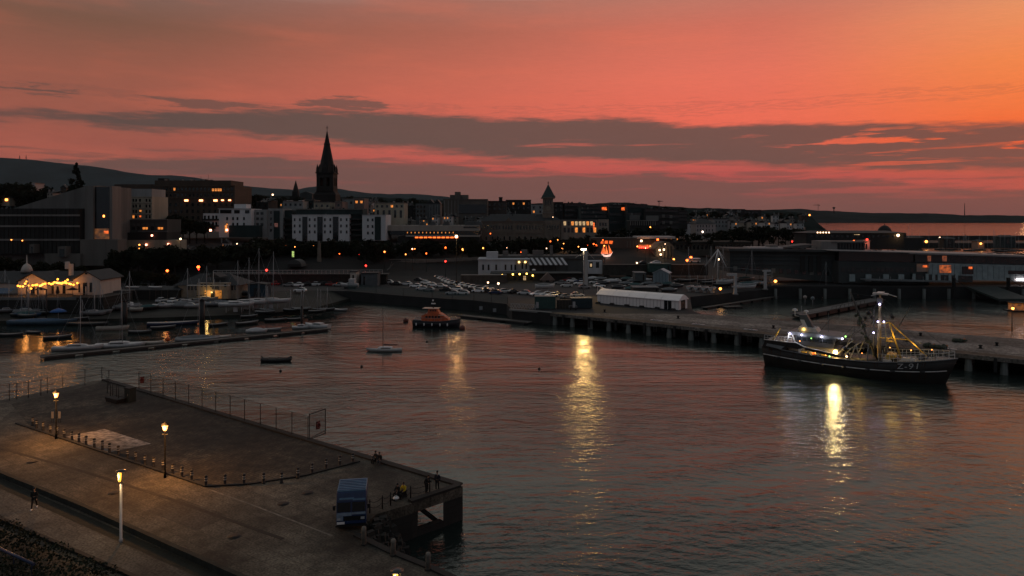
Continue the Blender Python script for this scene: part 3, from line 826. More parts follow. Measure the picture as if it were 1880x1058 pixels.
def small_boat(name, label, loc, rz, L=5.0, B=1.9, fb=0.6, hull=None, deck=None, mast=0.0, cover=None, cabin=None, group=None, boom=True, keel=False, lift=0.0, tilt=0.0, cat='boat'):
    t = thing(name, label, cat, loc, rz, group)
    if tilt: t.rotation_euler = (R(tilt), 0, rz)
    hull = hull or WHITEP; deck = deck or WHITEP
    secs = hull_mb(L, B, 0.35, fb)
    h = MB().sections(secs); h.build('hull', hull, t, (0, 0, lift))
    # deck, slightly inside the sheer
    d = MB(); vs = []; fs = []
    for s_ in secs:
        a, b = Vector(s_[0]), Vector(s_[-1])
        vs += [(a.x, a.y * 0.9, a.z + 0.02), (a.x, 0, a.z + 0.10), (b.x, b.y * 0.9, b.z + 0.02)]
    for i in range(len(secs) - 1):
        fs += [(i * 3, i * 3 + 3, i * 3 + 4, i * 3 + 1), (i * 3 + 1, i * 3 + 4, i * 3 + 5, i * 3 + 2)]
    d.add(vs, fs, True).build('deck', deck, t, (0, 0, lift))
    if cover is not None:
        c = MB(); r_ = []
        for i, (x, w, zz) in enumerate(((-0.47, 0.70, 0.1), (-0.3, 0.9, 0.42), (0.0, 0.98, 0.62), (0.25, 0.8, 0.48), (0.44, 0.25, 0.2))):
            zb = fb * 1.02
            r_.append([(x * L, -w * B / 2, zb - 0.05), (x * L, -w * B / 4, zb + zz * 0.75), (x * L, 0, zb + zz), (x * L, w * B / 4, zb + zz * 0.75), (x * L, w * B / 2, zb - 0.05)])
        c.sections(r_, True, False).build('cover', cover, t, (0, 0, lift))
    if cabin is not None:
        c = MB()
        c.sections([[(x * L, -w * B / 2, fb), (x * L, -w * B / 2 * 0.85, fb + z), (x * L, w * B / 2 * 0.85, fb + z), (x * L, w * B / 2, fb)] for x, w, z in ((-0.2, 0.7, 0.42), (0.05, 0.68, 0.5), (0.2, 0.5, 0.38), (0.27, 0.3, 0.08))], True, False)
        cb = c.build('cabin', cabin, t, (0, 0, lift))
        g = MB(); g.bb(-0.16 * L, 0.12 * L, -B * 0.335, B * 0.335, fb + 0.16, fb + 0.33); g.build('cabin_window', GLASS, cb)
    if mast:
        m = MB(); m.tube([(0.08 * L, 0, fb), (0.08 * L, 0, mast)], [0.085, 0.05], 6); m.build('mast', GALV, t, (0, 0, lift))
        if boom:
            bm = MB(); bm.tube([(0.06 * L, 0, fb + 0.85), (-0.36 * L, 0, fb + 0.8)], [0.15, 0.11], 6); bm.build('furled_sail', pm('sail_cover', (0.012, 0.016, 0.024), 0.9, var=0.2), t, (0, 0, lift))
        rg = MB(); rg.bar((0.5 * L, 0, fb * 1.2), (0.08 * L, 0, mast * 0.95), 0.018, 3); rg.bar((-0.48 * L, 0, fb), (0.08 * L, 0, mast * 0.98), 0.018, 3)
        rg.bar((0.05 * L, B * 0.45, fb), (0.08 * L, 0, mast * 0.9), 0.018, 3); rg.bar((0.05 * L, -B * 0.45, fb), (0.08 * L, 0, mast * 0.9), 0.018, 3)
        rg.build('rigging', GALV, t, (0, 0, lift))
    if keel:
        k = MB(); k.bb(-0.5, 0.6, -0.09, 0.09, -lift + 0.02, -0.2); k.build('keel', hull, t, (0, 0, lift))
        s_ = MB()
        for x in (-0.25 * L, 0.22 * L):
            for y in (-0.4 * B, 0.4 * B): s_.bar((x, y * 1.2, -lift), (x, y, -0.05), 0.07)
        s_.build('cradle', GALV, t, (0, 0, lift))
    return t

# ---------------------------------------------------------------- people
SKIN = pm('skin', (0.28, 0.17, 0.12), 0.6, var=0.1)
def skin_obj(name, verts, edges, radii, m, parent, root=0, sub=1):
    me = bpy.data.meshes.new(name); me.from_pydata([tuple(v) for v in verts], edges, []); me.materials.append(m); me.update()
    o = bpy.data.objects.new(name, me); link(o, parent)
    sk = o.modifiers.new('skin', 'SKIN'); sk.use_smooth_shade = True
    if not me.skin_vertices: 
        bpy.context.view_layer.objects.active = o
    for i, sv in enumerate(me.skin_vertices[0].data):
        sv.radius = (radii[i] if not isinstance(radii[i], tuple) else radii[i][0], radii[i] if not isinstance(radii[i], tuple) else radii[i][1]); sv.use_root = (i == root)
    ss = o.modifiers.new('subsurf', 'SUBSURF'); ss.levels = sub; ss.render_levels = sub
    return o
def person(label, loc, rz, top, bottom, shoes=None, pose='stand', hair=None, group=None):
    t = thing('person', label, 'person', loc, rz, group)
    # facing +y ; joints
    if pose == 'sit':
        hip = 0.45; J = {'pel': (0, 0, hip), 'che': (0, 0.02, hip + 0.32), 'nec': (0, 0.06, hip + 0.54), 'hea': (0, 0.10, hip + 0.66), 'top': (0, 0.11, hip + 0.80)}
        for s, k in ((-1, 'l'), (1, 'r')):
            J.update({'hp' + k: (s * 0.10, 0.02, hip - 0.02), 'kn' + k: (s * 0.12, 0.44, hip + 0.05), 'an' + k: (s * 0.12, 0.50, 0.08), 'to' + k: (s * 0.13, 0.68, 0.04),
                      'sh' + k: (s * 0.19, 0.04, hip + 0.47), 'el' + k: (s * 0.25, 0.14, hip + 0.22), 'wr' + k: (s * 0.16, 0.36, hip + 0.14), 'ha' + k: (s * 0.14, 0.46, hip + 0.13)})
    else:
        st = 0.20 if pose == 'walk' else 0.03
        J = {'pel': (0, 0, 0.93), 'che': (0, 0.01, 1.22), 'nec': (0, 0.02, 1.47), 'hea': (0, 0.04, 1.58), 'top': (0, 0.04, 1.73)}
        for s, k in ((-1, 'l'), (1, 'r')):
            q = st * s
            J.update({'hp' + k: (s * 0.10, 0, 0.90), 'kn' + k: (s * 0.11, q * 0.8 + 0.03, 0.50), 'an' + k: (s * 0.11, q * 1.6 - 0.02, 0.09), 'to' + k: (s * 0.13, q * 1.6 + 0.16, 0.05),
                      'sh' + k: (s * 0.19, 0.01, 1.40), 'el' + k: (s * 0.26, -q * 0.7 - 0.03, 1.12), 'wr' + k: (s * 0.25, -q * 1.2 + 0.08, 0.88), 'ha' + k: (s * 0.24, -q * 1.3 + 0.11, 0.78)})
    if pose == 'lean':
        for k in ('che', 'nec', 'hea', 'top', 'shl', 'shr', 'ell', 'elr'):
            x, y, z = J[k]; J[k] = (x, y + (z - 0.93) * 0.35, z - (z - 0.93) * 0.07)
        for k, s in (('l', -1), ('r', 1)): J['wr' + k] = (s * 0.2, 0.45, 1.02); J['ha' + k] = (s * 0.19, 0.53, 1.04)
    def sub(keys, eds, rad, nm, m, grow=0.0, sub_=1):
        return skin_obj(nm, [J[k] for k in keys], [(keys.index(a), keys.index(b)) for a, b in eds], [rad[k] + grow for k in keys], m, t, 0, sub_)
    rad = {'pel': 0.135, 'che': 0.15, 'nec': 0.055, 'hea': 0.085, 'top': 0.075}
    for k in 'lr': rad.update({'hp' + k: 0.09, 'kn' + k: 0.06, 'an' + k: 0.042, 'to' + k: 0.035, 'sh' + k: 0.06, 'el' + k: 0.045, 'wr' + k: 0.032, 'ha' + k: 0.036})
    torso = [('pel', 'che'), ('che', 'nec')]
    legs = [e for k in 'lr' for e in (('pel', 'hp' + k), ('hp' + k, 'kn' + k), ('kn' + k, 'an' + k))]
    arms = [e for k in 'lr' for e in (('che', 'sh' + k), ('sh' + k, 'el' + k), ('el' + k, 'wr' + k))]
    allk = list(J)
    sub(allk, torso + legs + arms + [('nec', 'hea'), ('hea', 'top')] + [('an' + k, 'to' + k) for k in 'lr'] + [('wr' + k, 'ha' + k) for k in 'lr'], rad, 'body', SKIN)
    sub(['pel', 'che', 'nec', 'shl', 'shr', 'ell', 'elr', 'wrl', 'wrr'], torso + arms, rad, 'jacket', top, 0.022)
    sub(['pel', 'hpl', 'hpr', 'knl', 'knr', 'anl', 'anr'], legs, rad, 'trousers', bottom, 0.016)
    for k in 'lr':
        a, b = Vector(J['an' + k]), Vector(J['to' + k])
        MB().tube([a + Vector((0, -0.07, -0.03)), a + Vector((0, 0, -0.03)), b + Vector((0, 0, 0.0)), b + Vector((0, 0.05, -0.01))], [0.045, 0.06, 0.052, 0.03], 8).build('shoe', shoes or BLACKP, t)
    hx = Vector(J['hea']); tp = Vector(J['top'])
    MB().ball((hx + tp) / 2 + Vector((0, -0.02, 0.035)), 0.105, 10).build('hair', hair or BLACKP, t)
    return t
# ================================================================ foreground quay
ORD = ['first', 'second', 'third', 'fourth', 'fifth', 'sixth', 'seventh', 'eighth', 'ninth', 'tenth', 'eleventh', 'twelfth', 'thirteenth', 'fourteenth', 'fifteenth', 'sixteenth',
       'seventeenth', 'eighteenth', 'nineteenth', 'twentieth', 'twenty-first', 'twenty-second', 'twenty-third', 'twenty-fourth']
# tall modern lamp by the path
def modern_lamp(px, pyb, label, power, Y=None, yt=None):
    b = W(px, pyb) if Y is None else Vector(((px - 940) * Y / F, Y, 3.0))
    t = thing('promenade_lamp', label, 'lamp', b)
    MB().tube([(0, 0, 0), (0, 0, 0.25), (0, 0, 0.3), (0, 0, 4.35)], [0.13, 0.13, 0.095, 0.085], 12).build('pole', pm('pale_grey_pole', (0.42, 0.42, 0.43), 0.45, 0.2, var=0.15, scale=2), t)
    MB().lathe([(0.085, 0), (0.11, 0.04), (0.11, 0.14), (0.06, 0.16)], 12, (0, 0, 4.35)).build('collar', DARKMETAL, t)
    h = MB()
    for a in range(3):
        h.bar((0.14 * math.cos(a * 2.1 + 2.6), 0.14 * math.sin(a * 2.1 + 2.6), 4.5), (0.2 * math.cos(a * 2.1 + 2.6), 0.2 * math.sin(a * 2.1 + 2.6), 5.2), 0.02)
    h.lathe([(0.05, 0), (0.33, 0.05), (0.36, 0.09), (0.1, 0.17)], 16, (0, 0, 5.2)).build('lamp_hood', pm('hood_grey', (0.05, 0.055, 0.06), 0.4, 0.4, var=0.1), t)
    MB().lathe([(0.07, 0), (0.10, 0.15), (0.13, 0.55), (0.11, 0.66)], 12, (-0.07, -0.05, 4.51)).build('lamp_glass', em('lamp_gold', S(255, 180, 50), 2.6), t)
    MB().lathe([(0.12, 0), (0.2, 0.62)], 12, (0.02, 0, 4.53), True).build('reflector', pm('reflector_brass', (0.3, 0.2, 0.07), 0.35, 0.6, var=0.1), t) if False else None
    light(t, (-0.1, -0.35, 4.9), power, (1.0, 0.62, 0.25), 0.12)
    return t
modern_lamp(222, 996, 'tall slim pale lamp post with a gold lit head beside the path', 110)
modern_lamp(729, 0, 'lit lamp head whose post runs out of the view bottom below the blue van', 200, Y=36.2)
# two lantern lamps
def lantern(px, pyb, hgt, label, power):
    t = thing('lantern_lamp', label, 'lamp', W(px, pyb))
    MB().tube([(0, 0, 0), (0, 0, 0.5), (0, 0, 0.55), (0, 0, hgt - 0.4)], [0.12, 0.10, 0.07, 0.05], 8).build('pole', pm('unlit_post_black', (.0025, .0025, .0025), .95, var=0, spec=.05), t)  # near-black colour keeps the post dark beside its own lamp light
    MB().lathe([(0.14, 0), (0.25, 0.44)], 8, (0, 0, hgt - 0.4)).build('lantern_glass', em('lantern_glow', S(255, 150, 76), 4.0), t)
    MB().lathe([(0.34, 0), (0.36, 0.05), (0.10, 0.24), (0.04, 0.36)], 8, (0, 0, hgt + 0.10)).build('lantern_cap', DARKMETAL, t)
    MB().bar((-0.28, 0, hgt - 0.75), (0.28, 0, hgt - 0.75), 0.03).build('ladder_bar', DARKMETAL, t)
    light(t, (0, -1.1, hgt - 0.15), power, (1.0, 0.40, 0.10), 0.3)
lantern(303, 877, 4.75, 'lit lantern lamp on a dark post at the bollard line beside the cobbled plot', 1900)
lantern(103, 806, 4.9, 'lit lantern lamp standing above two pale signs near the fenced water corner', 1900)
# two small pale signs below the far lantern
for dx, lab in ((-0.35, 'small pale panel standing under the lantern at the fenced corner'), (0.45, 'narrow pale panel leaning close to the lantern post at the fenced corner')):
    p = W(102, 776); t = thing('sign_panel', lab, 'sign', (p.x + dx, p.y, 3.0), 0.2)
    MB().bb(-0.13, 0.13, -0.03, 0.03, 0.5, 1.3).build('board', pm('sign_pale', (0.2, 0.2, 0.2), 0.6, var=0.2), t)
    MB().bar((-0.12, 0, 0), (-0.12, 0, 0.5), 0.03).bar((0.12, 0, 0), (0.12, 0, 0.5), 0.03).build('leg_frame', DARKMETAL, t)
# bollards
BP = [(60, 781), (67, 786), (79, 790), (92, 796), (105, 798), (118, 804), (132, 808), (145, 812), (158, 817), (173, 822), (188, 826), (201, 831), (217, 836), (234, 842), (249, 847), (266, 853), (282, 857), (299, 863),
      (317, 870), (334, 876), (352, 882), (378, 893)]
BP2 = [(413, 891), (448, 890), (484, 888), (517, 887), (547, 878), (573, 870), (599, 861), (624, 855), (648, 850)]
bol = None
def bollard(px, py, label, group):
    global bol
    if bol is None:
        bol = thing('bollard', '', 'bollard')
        MB().lathe([(0.17, 0), (0.17, 0.08), (0.13, 0.12), (0.12, 0.80), (0.15, 0.84), (0.15, 0.92), (0.08, 0.99)], 10).build('post', BLACKP, bol)
        for z in (0.48, 0.68): MB().lathe([(0.128, 0), (0.128, 0.10)], 10, (0, 0, z)).build('white_band', pm('band_white', (.28, .28, .27), .7, var=.4, scale=6), bol)
        b = bol
    else:
        b = copy_tree(bol)
    place(b, W(px, py), 0, label, group)
for i, (px, py) in enumerate(BP):
    bollard(px, py, f'black bollard with white bands, {ORD[i]} along the lamp lit row from the fenced corner', 'banded bollards round the cobbled plot')
for i, (px, py) in enumerate(BP2):
    bollard(px, py, f'black bollard with white bands, {ORD[i]} of the dim row leading toward the water edge', 'banded bollards round the cobbled plot')
# mesh fence along the water edge
NETM = bpy.data.materials.new('fence_mesh'); NETM.use_nodes = True
_n = NETM.node_tree.nodes; _l = NETM.node_tree.links
def netmat(m, colr, cover):
    m.use_nodes = True
    N, L = m.node_tree.nodes, m.node_tree.links
    b = N['Principled BSDF']; b.inputs['Base Color'].default_value = (*colr, 1); b.inputs['Roughness'].default_value = 0.8
    tr = N.new('ShaderNodeBsdfTransparent'); mx = N.new('ShaderNodeMixShader'); mx.inputs[0].default_value = cover
    L.new(tr.outputs[0], mx.inputs[1]); L.new(b.outputs[0], mx.inputs[2]); L.new(mx.outputs[0], N['Material Output'].inputs['Surface'])
    return m
netmat(NETM, (0.02, 0.02, 0.02), 0.30)
def fence(name, label, pts, h, z, cat='fence', r=0.045, net=NETM, rails=(1.0,), pos=None, panel='mesh_panel'):
    o0 = Vector((pts[0][0], pts[0][1], z))
    t = thing(name, label, cat, o0)
    P = [Vector((p[0], p[1], z)) - o0 for p in pts]
    me = MB().tube([(0, 0, -0.1), (0, 0, h)], r, 6).mesh('post', DARKMETAL)
    for p in P:
        o = bpy.data.objects.new('post', me); link(o, t); o.location = p
    if net is not None:
        mb = MB()
        for a, b in zip(P, P[1:]):
            mb.add([a + Vector((0, 0, 0.05)), b + Vector((0, 0, 0.05)), b + Vector((0, 0, h * 0.96)), a + Vector((0, 0, h * 0.96))], [(0, 1, 2, 3)])
        mb.build(panel, net, t)
    for rr in rails:
        mb = MB()
        for a, b in zip(P, P[1:]): mb.bar(a + Vector((0, 0, h * rr)), b + Vector((0, 0, h * rr)), r * 0.5)
        mb.build('rail', DARKMETAL, t)
    return t
fpx = [255, 277, 299.5, 322, 346.5, 371, 396, 422.5, 449, 478, 507, 536]
fl = [0.876, 0.826, 0.779, 0.735, 0.687, 0.642, 0.598, 0.556, 0.515, 0.474, 0.434, 0.397]
def tpx(px):   # position along the quay edge seen at px
    u = (px - 940) / F
    return (u * C1.y - C1.x) / (EDGE.x - u * EDGE.y)
fp = [edge(tpx(px)) for px in fpx + [565.5]]
fence('mesh_fence', 'dark wire mesh fence with thin posts along the water edge of the cobbled plot', fp, 2.45, 3.16)
e0 = Vector(edge(tpx(565.5))); nrm = Vector((0.582, 0.813))
g0 = thing('fence_end_panel', 'framed mesh end panel of the edge fence jutting over the water with a lifebuoy', 'fence', (e0.x, e0.y, 3.16))
q0, q1 = Vector((0.12, 0.1, 0)), Vector((1.35, 1.9, 0))
mb = MB()
for z in (0.0, 2.7): mb.bar(q0 + Vector((0, 0, z - 0.1)), q1 + Vector((0, 0, z)), 0.05)
for q in (q0, q1): mb.bar(q + Vector((0, 0, -0.1)), q + Vector((0, 0, 2.7)), 0.05)
mb.bar(q0, q1 + Vector((0, 0, 0.3)), 0.035)
mb.build('frame', DARKMETAL, g0)
MB().add([q0, q1, q1 + Vector((0, 0, 2.7)), q0 + Vector((0, 0, 2.65))], [(0, 1, 2, 3)]).build('mesh_panel', NETM, g0)
REDL = pm('lifebuoy_red', (0.14, 0.014, 0.01), 0.5, var=0.15)
def lifebuoy(loc, label, rz=0):
    t = thing('lifebuoy', label, 'lifebuoy', loc, rz); t.scale = (.7, .8, .85)
    mb = MB(); n = 20
    mb.tube([(0.30 * math.cos(2 * PI * i / n), 0, 0.30 * math.sin(2 * PI * i / n)) for i in range(n + 1)], 0.10, 8, False)
    mb.build('ring', REDL, t)
    for a in range(4):
        p = [(0.30 * math.cos(a * PI / 2 + PI / 4 + d), 0, 0.30 * math.sin(a * PI / 2 + PI / 4 + d)) for d in (-0.07, 0, 0.07)]
        MB().tube(p, 0.106, 8).build('rope_tie', pm('rope_grey', (.2, .19, .18), .8), t)
    MB().bb(-0.36, 0.36, 0.11, 0.15, -0.5, 0.5).build('backing_board', pm('board_red', (0.10, 0.012, 0.010), 0.7, var=0.2), t)
p = edge(tpx(261)); lifebuoy((p[0] + .15, p[1] - 0.3, 4.6), 'red lifebuoy on a board at the cabinet end of the edge fence', 0.4)
lifebuoy((e0.x + 0.85, e0.y + 1.0, 4.3), 'red lifebuoy on the framed end panel jutting over the water', 0.9)
# dark cabinet and scrap by the corner
p = W(239, 737); t = thing('utility_cabinet', 'dark green steel cabinet standing at the start of the edge fence', 'cabinet', p, -0.5)
MB().bb(-0.55, 0.55, -0.45, 0.45, 0, 1.75).build('body', pm('cabinet_green', (0.012, 0.017, 0.014), 0.6, var=0.3), t)
MB().bb(-0.62, 0.62, -0.52, 0.52, 1.752, 1.84).build('lid', DARKMETAL, t)
MB().bb(-0.02, 0.02, -0.475, -0.451, 0.15, 1.65).build('door_seam', BLACKP, t)
MB().bar((0.2, -0.47, 0.8), (0.2, -0.47, 1.1), 0.02).build('handle', GALV, t)
p = W(212, 738); t = thing('low_skip', 'low dark scrap skip lying beside the utility cabinet', 'skip', p, -0.55)
MB().box(0, 0, 0, 2.4, 1.1, 0.55, 0, 1.15).build('tub', DARKMETAL, t)
MB().bar((-1.3, -0.6, 0.56), (1.3, -0.6, 0.56), 0.05).bar((-1.3, 0.6, 0.56), (1.3, 0.6, 0.56), 0.05).build('rim', DARKMETAL, t)
# open post and wire fence on the back corner
pp = [W(217, 736), W(208, 734), W(204, 733), W(196, 722)]
fence('wire_fence', 'short tangled dark fence of uneven posts at the fenced water corner', [W(218, 739), W(214, 736), W(207, 733), W(203, 731), W(197, 722)], 2.2, 3.0, net=None, rails=(0.9, 0.5))
bk = [W(x, y) for x, y in ((200, 708), (187, 701), (156, 707), (115, 713), (87, 722), (75, 726), (52, 730), (31, 733), (17, 735), (-14, 741), (-40, 746))]
fence('wire_fence', 'dark post and wire fence on the quay end in front of the gold reflections', bk, 2.2, 3.0, net=None, rails=(0.92, 0.5))
for i, (px, py) in enumerate(((210, 905), (430, 985), (520, 925), (60, 848), (330, 1010), (565, 905))):
    t = thing('manhole_cover', f'round iron manhole cover let into the promenade, {ORD[i]} of six scattered there', 'manhole', W(px, py, 3.011)); MB().lathe([(.42, 0), (.42, .012)], 14).build('cover', DARKMETAL, t); MB().lathe([(.50, 0), (.50, .006)], 14).build('rim', pm('rim_iron', (.03, .03, .03), .8), t)
# ---- people
BLK = pm('black_cloth', (0.008, 0.008, 0.009), 0.95, var=0.3); NAVY = pm('navy_cloth', (0.012, 0.014, 0.022), 0.95, var=0.3); GRYC = pm('grey_cloth', (0.05, 0.05, 0.055), 0.95, var=0.3)
person('person in dark clothes and white shoes walking along the pale path', W(63, 934), R(200), BLK, BLK, WHITEP, 'walk')
person('standing person in black leaning on the railing at the quay corner', W(783, 906), R(-130), BLK, BLK, None, 'lean')
person('slim standing person in dark jacket by the quay corner, closest to the water', W(803, 901), R(160), NAVY, BLK, None, 'stand')
person('seated person in dark clothes on the water edge kerb beside one in pale trousers', Vector((*edge(tpx(691)), 3.0)) + Vector((0.1, -0.55, -0.1)), R(140), BLK, BLK, None, 'sit')
person('seated person with pale trousers on the water edge kerb', Vector((*edge(tpx(699)), 3.0)) + Vector((0.0, -0.55, -0.1)), R(175), BLK, GRYC, None, 'sit')
for px, py, lab, mt in ((731, 914, 'crouching person in black beside the one in a yellow jacket', BLK), (742, 912, 'person in a yellow jacket sitting behind the chain railing', pm('yellow_jacket', (0.42, 0.30, 0.01), 0.8, var=0.2))):
    person(lab, W(px, py), R(150), mt, BLK, None, 'sit')
    p = W(px, py); t = thing('mooring_block', 'low granite block used as a seat by the ' + ('person in the yellow jacket' if px > 735 else 'crouching person in black'), 'block', (p.x, p.y, 3.0), 0.5)
    MB().box(0, -0.02, 0, 0.42, 0.36, 0.30, 0, 0.9).build('stone', STONE, t); MB().lathe([(0.08, 0), (0.08, 0.02)], 8, (0, -0.02, 0.301)).build('iron_ring', DARKMETAL, t)
# pale litter bag by the chain
p = W(727, 918); t = thing('bag', 'small pale bag lying on the quay by the chain railing', 'bag', p)
MB().ball((0, 0, 0.16), 0.28, 10, 0.17).build('sack', WHITEP, t); MB().lathe([(0.05, 0), (0.1, 0.1)], 6, (0, 0, 0.30)).build('knot', WHITEP, t)
# chain railing of the jetty
cps = [W(x, y) for x, y in ((679, 942), (702, 934), (717, 928), (754, 916), (789, 906))]
t = thing('chain_railing', 'low railing of iron posts and hanging chains along the jetty lip', 'railing', cps[0])
for p in cps: MB().tube([(0, 0, 0), (0, 0, 1.05), (0, 0, 1.12)], [0.06, 0.05, 0.02], 8).build('post', DARKMETAL, t, p - cps[0])
for a, b in zip(cps, cps[1:]):
    for zz in (0.95, 0.5):
        pts = [a.lerp(b, k / 8) - cps[0] + Vector((0, 0, zz - 0.22 * (1 - (k / 4 - 1) ** 2))) for k in range(9)]
        MB().tube(pts, 0.022, 5).build('chain', DARKMETAL, t)
# stone bollards at the near lip
for (px, py, h), lab in zip(((668, 1000, 1.3), (722, 1020, 1.15), (786, 1046, 1.15)), ('pale stone post just below the blue van on the recess edge', 'rough stone post in the middle of the recess edge', 'rough stone post lowest along the recess edge')):
    t = thing('stone_post', lab, 'post', W(px, py)); MB().lathe([(0.19, 0), (0.17, h * 0.8), (0.19, h * 0.84), (0.15, h), (0.03, h * 1.04)], 9).build('shaft', pm('post_stone', (0.13, 0.125, 0.11), 0.9, var=0.4, scale=3, bump=0.04), t)
    MB().lathe([(0.26, 0), (0.24, 0.08)], 9).build('foot', STONE, t)
# rubble slope at the inner corner of the recess
mb = MB(); rr = random.Random(4)
for i in range(70):
    u = rr.random(); a = Vector((-11.3, 51.6)).lerp(Vector((-10.6, 55.4)), u); d = rr.random()
    mb.box(a.x + d * 2.2, a.y + 0.4 - d * 0.9, 2.5 - d * 2.7, rr.uniform(.4, .9), rr.uniform(.4, .9), rr.uniform(.4, .7), rr.uniform(0, 3), 0.75)
o = mb.build('rubble', STONE); tag(o, 'tumbled dark boulders in the recess below the blue van', 'boulders', None, 'stuff')
# hedge on the bank at the very corner of the view, with its blue pipe
mb = MB(); rr = random.Random(9)
for i in range(16000):
    u = rr.uniform(0, 1); a = W(-120, 905).lerp(W(300, 1092), u); d = rr.uniform(0, 9) ; n_ = Vector((-0.58, -0.82, 0))
    hh = 0.9 + 0.5 * mnoise.noise((a.x * 0.5, d * 0.5, 0)) - max(0, d - 1) * 0.18
    p = a + n_ * (0.4 + d) + Vector((0, 0, hh * rr.uniform(0.35, 1)))
    u_ = Vector((rr.gauss(0, 1), rr.gauss(0, 1), rr.gauss(0, .6))).normalized(); w2 = u_.cross(Vector((rr.gauss(0, 1), rr.gauss(0, 1), rr.gauss(0, 1)))).normalized()
    s_ = rr.uniform(.05, .16); mb.add([p - u_ * s_, p - w2 * s_ * .6, p + u_ * s_, p + w2 * s_ * .6], [(0, 1, 2, 3)])
o = mb.build('hedge', LEAF); tag(o, 'dark shaggy hedge filling the bank below the pale path', 'hedge', None, 'thing')
a, b = W(-10, 1003, 3.9), W(62, 1036, 3.9)
t = thing('blue_handrail', 'dim blue handrail running through the dark hedge', 'handrail', a)
BLU = pm('blue_rail', (0.012, 0.022, 0.06), 0.5, var=0.2)
MB().tube([(0, 0, 0), b - a], 0.10, 8).build('rail', BLU, t)
for k in (0.05, 0.5, 0.95): MB().bar((b - a) * k, (b - a) * k - Vector((0, 0, 0.9)), 0.04).build('post', BLU, t)

# ---- blue van parked by the recess
v0 = W(645, 973); t = thing('blue_van', 'dark blue high roofed van with a pale striped roof facing the path', 'van', (v0.x, v0.y, 3.0), R(9.5))
VB, VR = pm('van_blue', (0.006, 0.022, 0.070), 0.45, var=0.35, scale=1.2), pm('van_roof', (0.065, 0.13, 0.20), 0.6, var=0.3, scale=1.5)
Wv, Lv, Hv = 1.13, 2.9, 2.8
b = MB(); b.exx([(-0.05, 0.45), (Lv, 0.45), (Lv, Hv), (0.35, Hv), (0.10, 2.2), (-0.05, 1.25)], -Wv, Wv); bo_ = b.build('body', VB, t); bv = bo_.modifiers.new('round', 'BEVEL'); bv.width = .09; bv.segments = 3
b = MB(); b.bb(-Wv + .03, Wv - .03, 0.42, Lv - .05, Hv + 0.003, Hv + 0.07); rf = b.build('roof', VR, t)
for k in range(7): MB().bb(-Wv + .1, Wv - .1, 0.55 + k * 0.33, 0.62 + k * 0.33, Hv + 0.073, Hv + 0.11).build('roof_rib', pm('roof_rib_blue', (0.03, 0.07, 0.16), 0.5, var=0.2), rf)
def slope(x0, x1, z0, z1, nm, m, out=0.02, par=None):
    yf = lambda z: (-0.05 + (z - 1.25) * 0.158) if z > 1.25 else -0.05
    if z0 >= 2.2: yf = lambda z: 0.10 + (z - 2.2) * 0.385
    vs = [(x0, yf(z0) - out, z0), (x1, yf(z0) - out, z0), (x1, yf(z1) - out, z1), (x0, yf(z1) - out, z1)]
    vs += [(x, y + out * 0.8, z) for x, y, z in vs]
    return MB().add(vs, [(0, 1, 2, 3), (7, 6, 5, 4), (0, 4, 5, 1), (1, 5, 6, 2), (2, 6, 7, 3), (3, 7, 4, 0)]).build(nm, m, par or t)
slope(-1.05, -0.06, 1.42, 2.1, 'windscreen', GLASS); slope(0.06, 1.05, 1.42, 2.1, 'windscreen', GLASS)
slope(-0.9, 0.2, 2.3, 2.42, 'fascia_stripe', VR); slope(0.1, 1.05, 2.22, 2.34, 'fascia_stripe', VR)
WB = pm('van_pale_panel', (0.14, 0.19, 0.25), 0.5, var=0.3, scale=3)
slope(-1.1, 0.02, 1.12, 1.36, 'front_panel', WB); slope(0.04, 1.08, 1.2, 1.36, 'front_panel', WB); slope(-1.1, -0.62, 0.78, 1.11, 'front_panel', WB)
slope(-0.55, 1.0, 0.75, 1.08, 'grille', GLASS)
slope(-1.08, -0.5, 0.5, 0.68, 'number_plate', WHITEP, 0.03)
slope(0.7, 1.0, 0.82, 1.0, 'headlight', pm('lamp_glass_pale', (0.3, 0.32, 0.34), 0.2, var=0), 0.035); slope(-1.05, -0.8, 0.82, 0.98, 'headlight', pm('lamp_glass_pale', (0.3, 0.32, 0.34), 0.2, var=0), 0.035)
MB().bb(-1.18, 1.18, -0.16, 0.1, 0.32, 0.47).build('bumper', BLACKP, t)
for sx_ in (-1, 1):
    for y in (0.7, 2.2): MB().tube([(sx_ * 0.95 - .12, y, 0.36), (sx_ * 0.95 + .12, y, 0.36)], 0.36, 14).build('wheel', BLACKP, t)
    MB().bb(sx_ * 1.3 - .1, sx_ * 1.3 + .1, 0.15, 0.22, 1.5, 1.85).bar((sx_ * 1.15, 0.18, 1.8), (sx_ * 1.3, 0.18, 1.8), 0.02).build('mirror', BLACKP, t)
    MB().bb(min(sx_ * Wv, sx_ * (Wv + .02)), max(sx_ * Wv, sx_ * (Wv + .02)), 0.7, 2.4, 1.5, 2.1).build('side_window', GLASS, t)

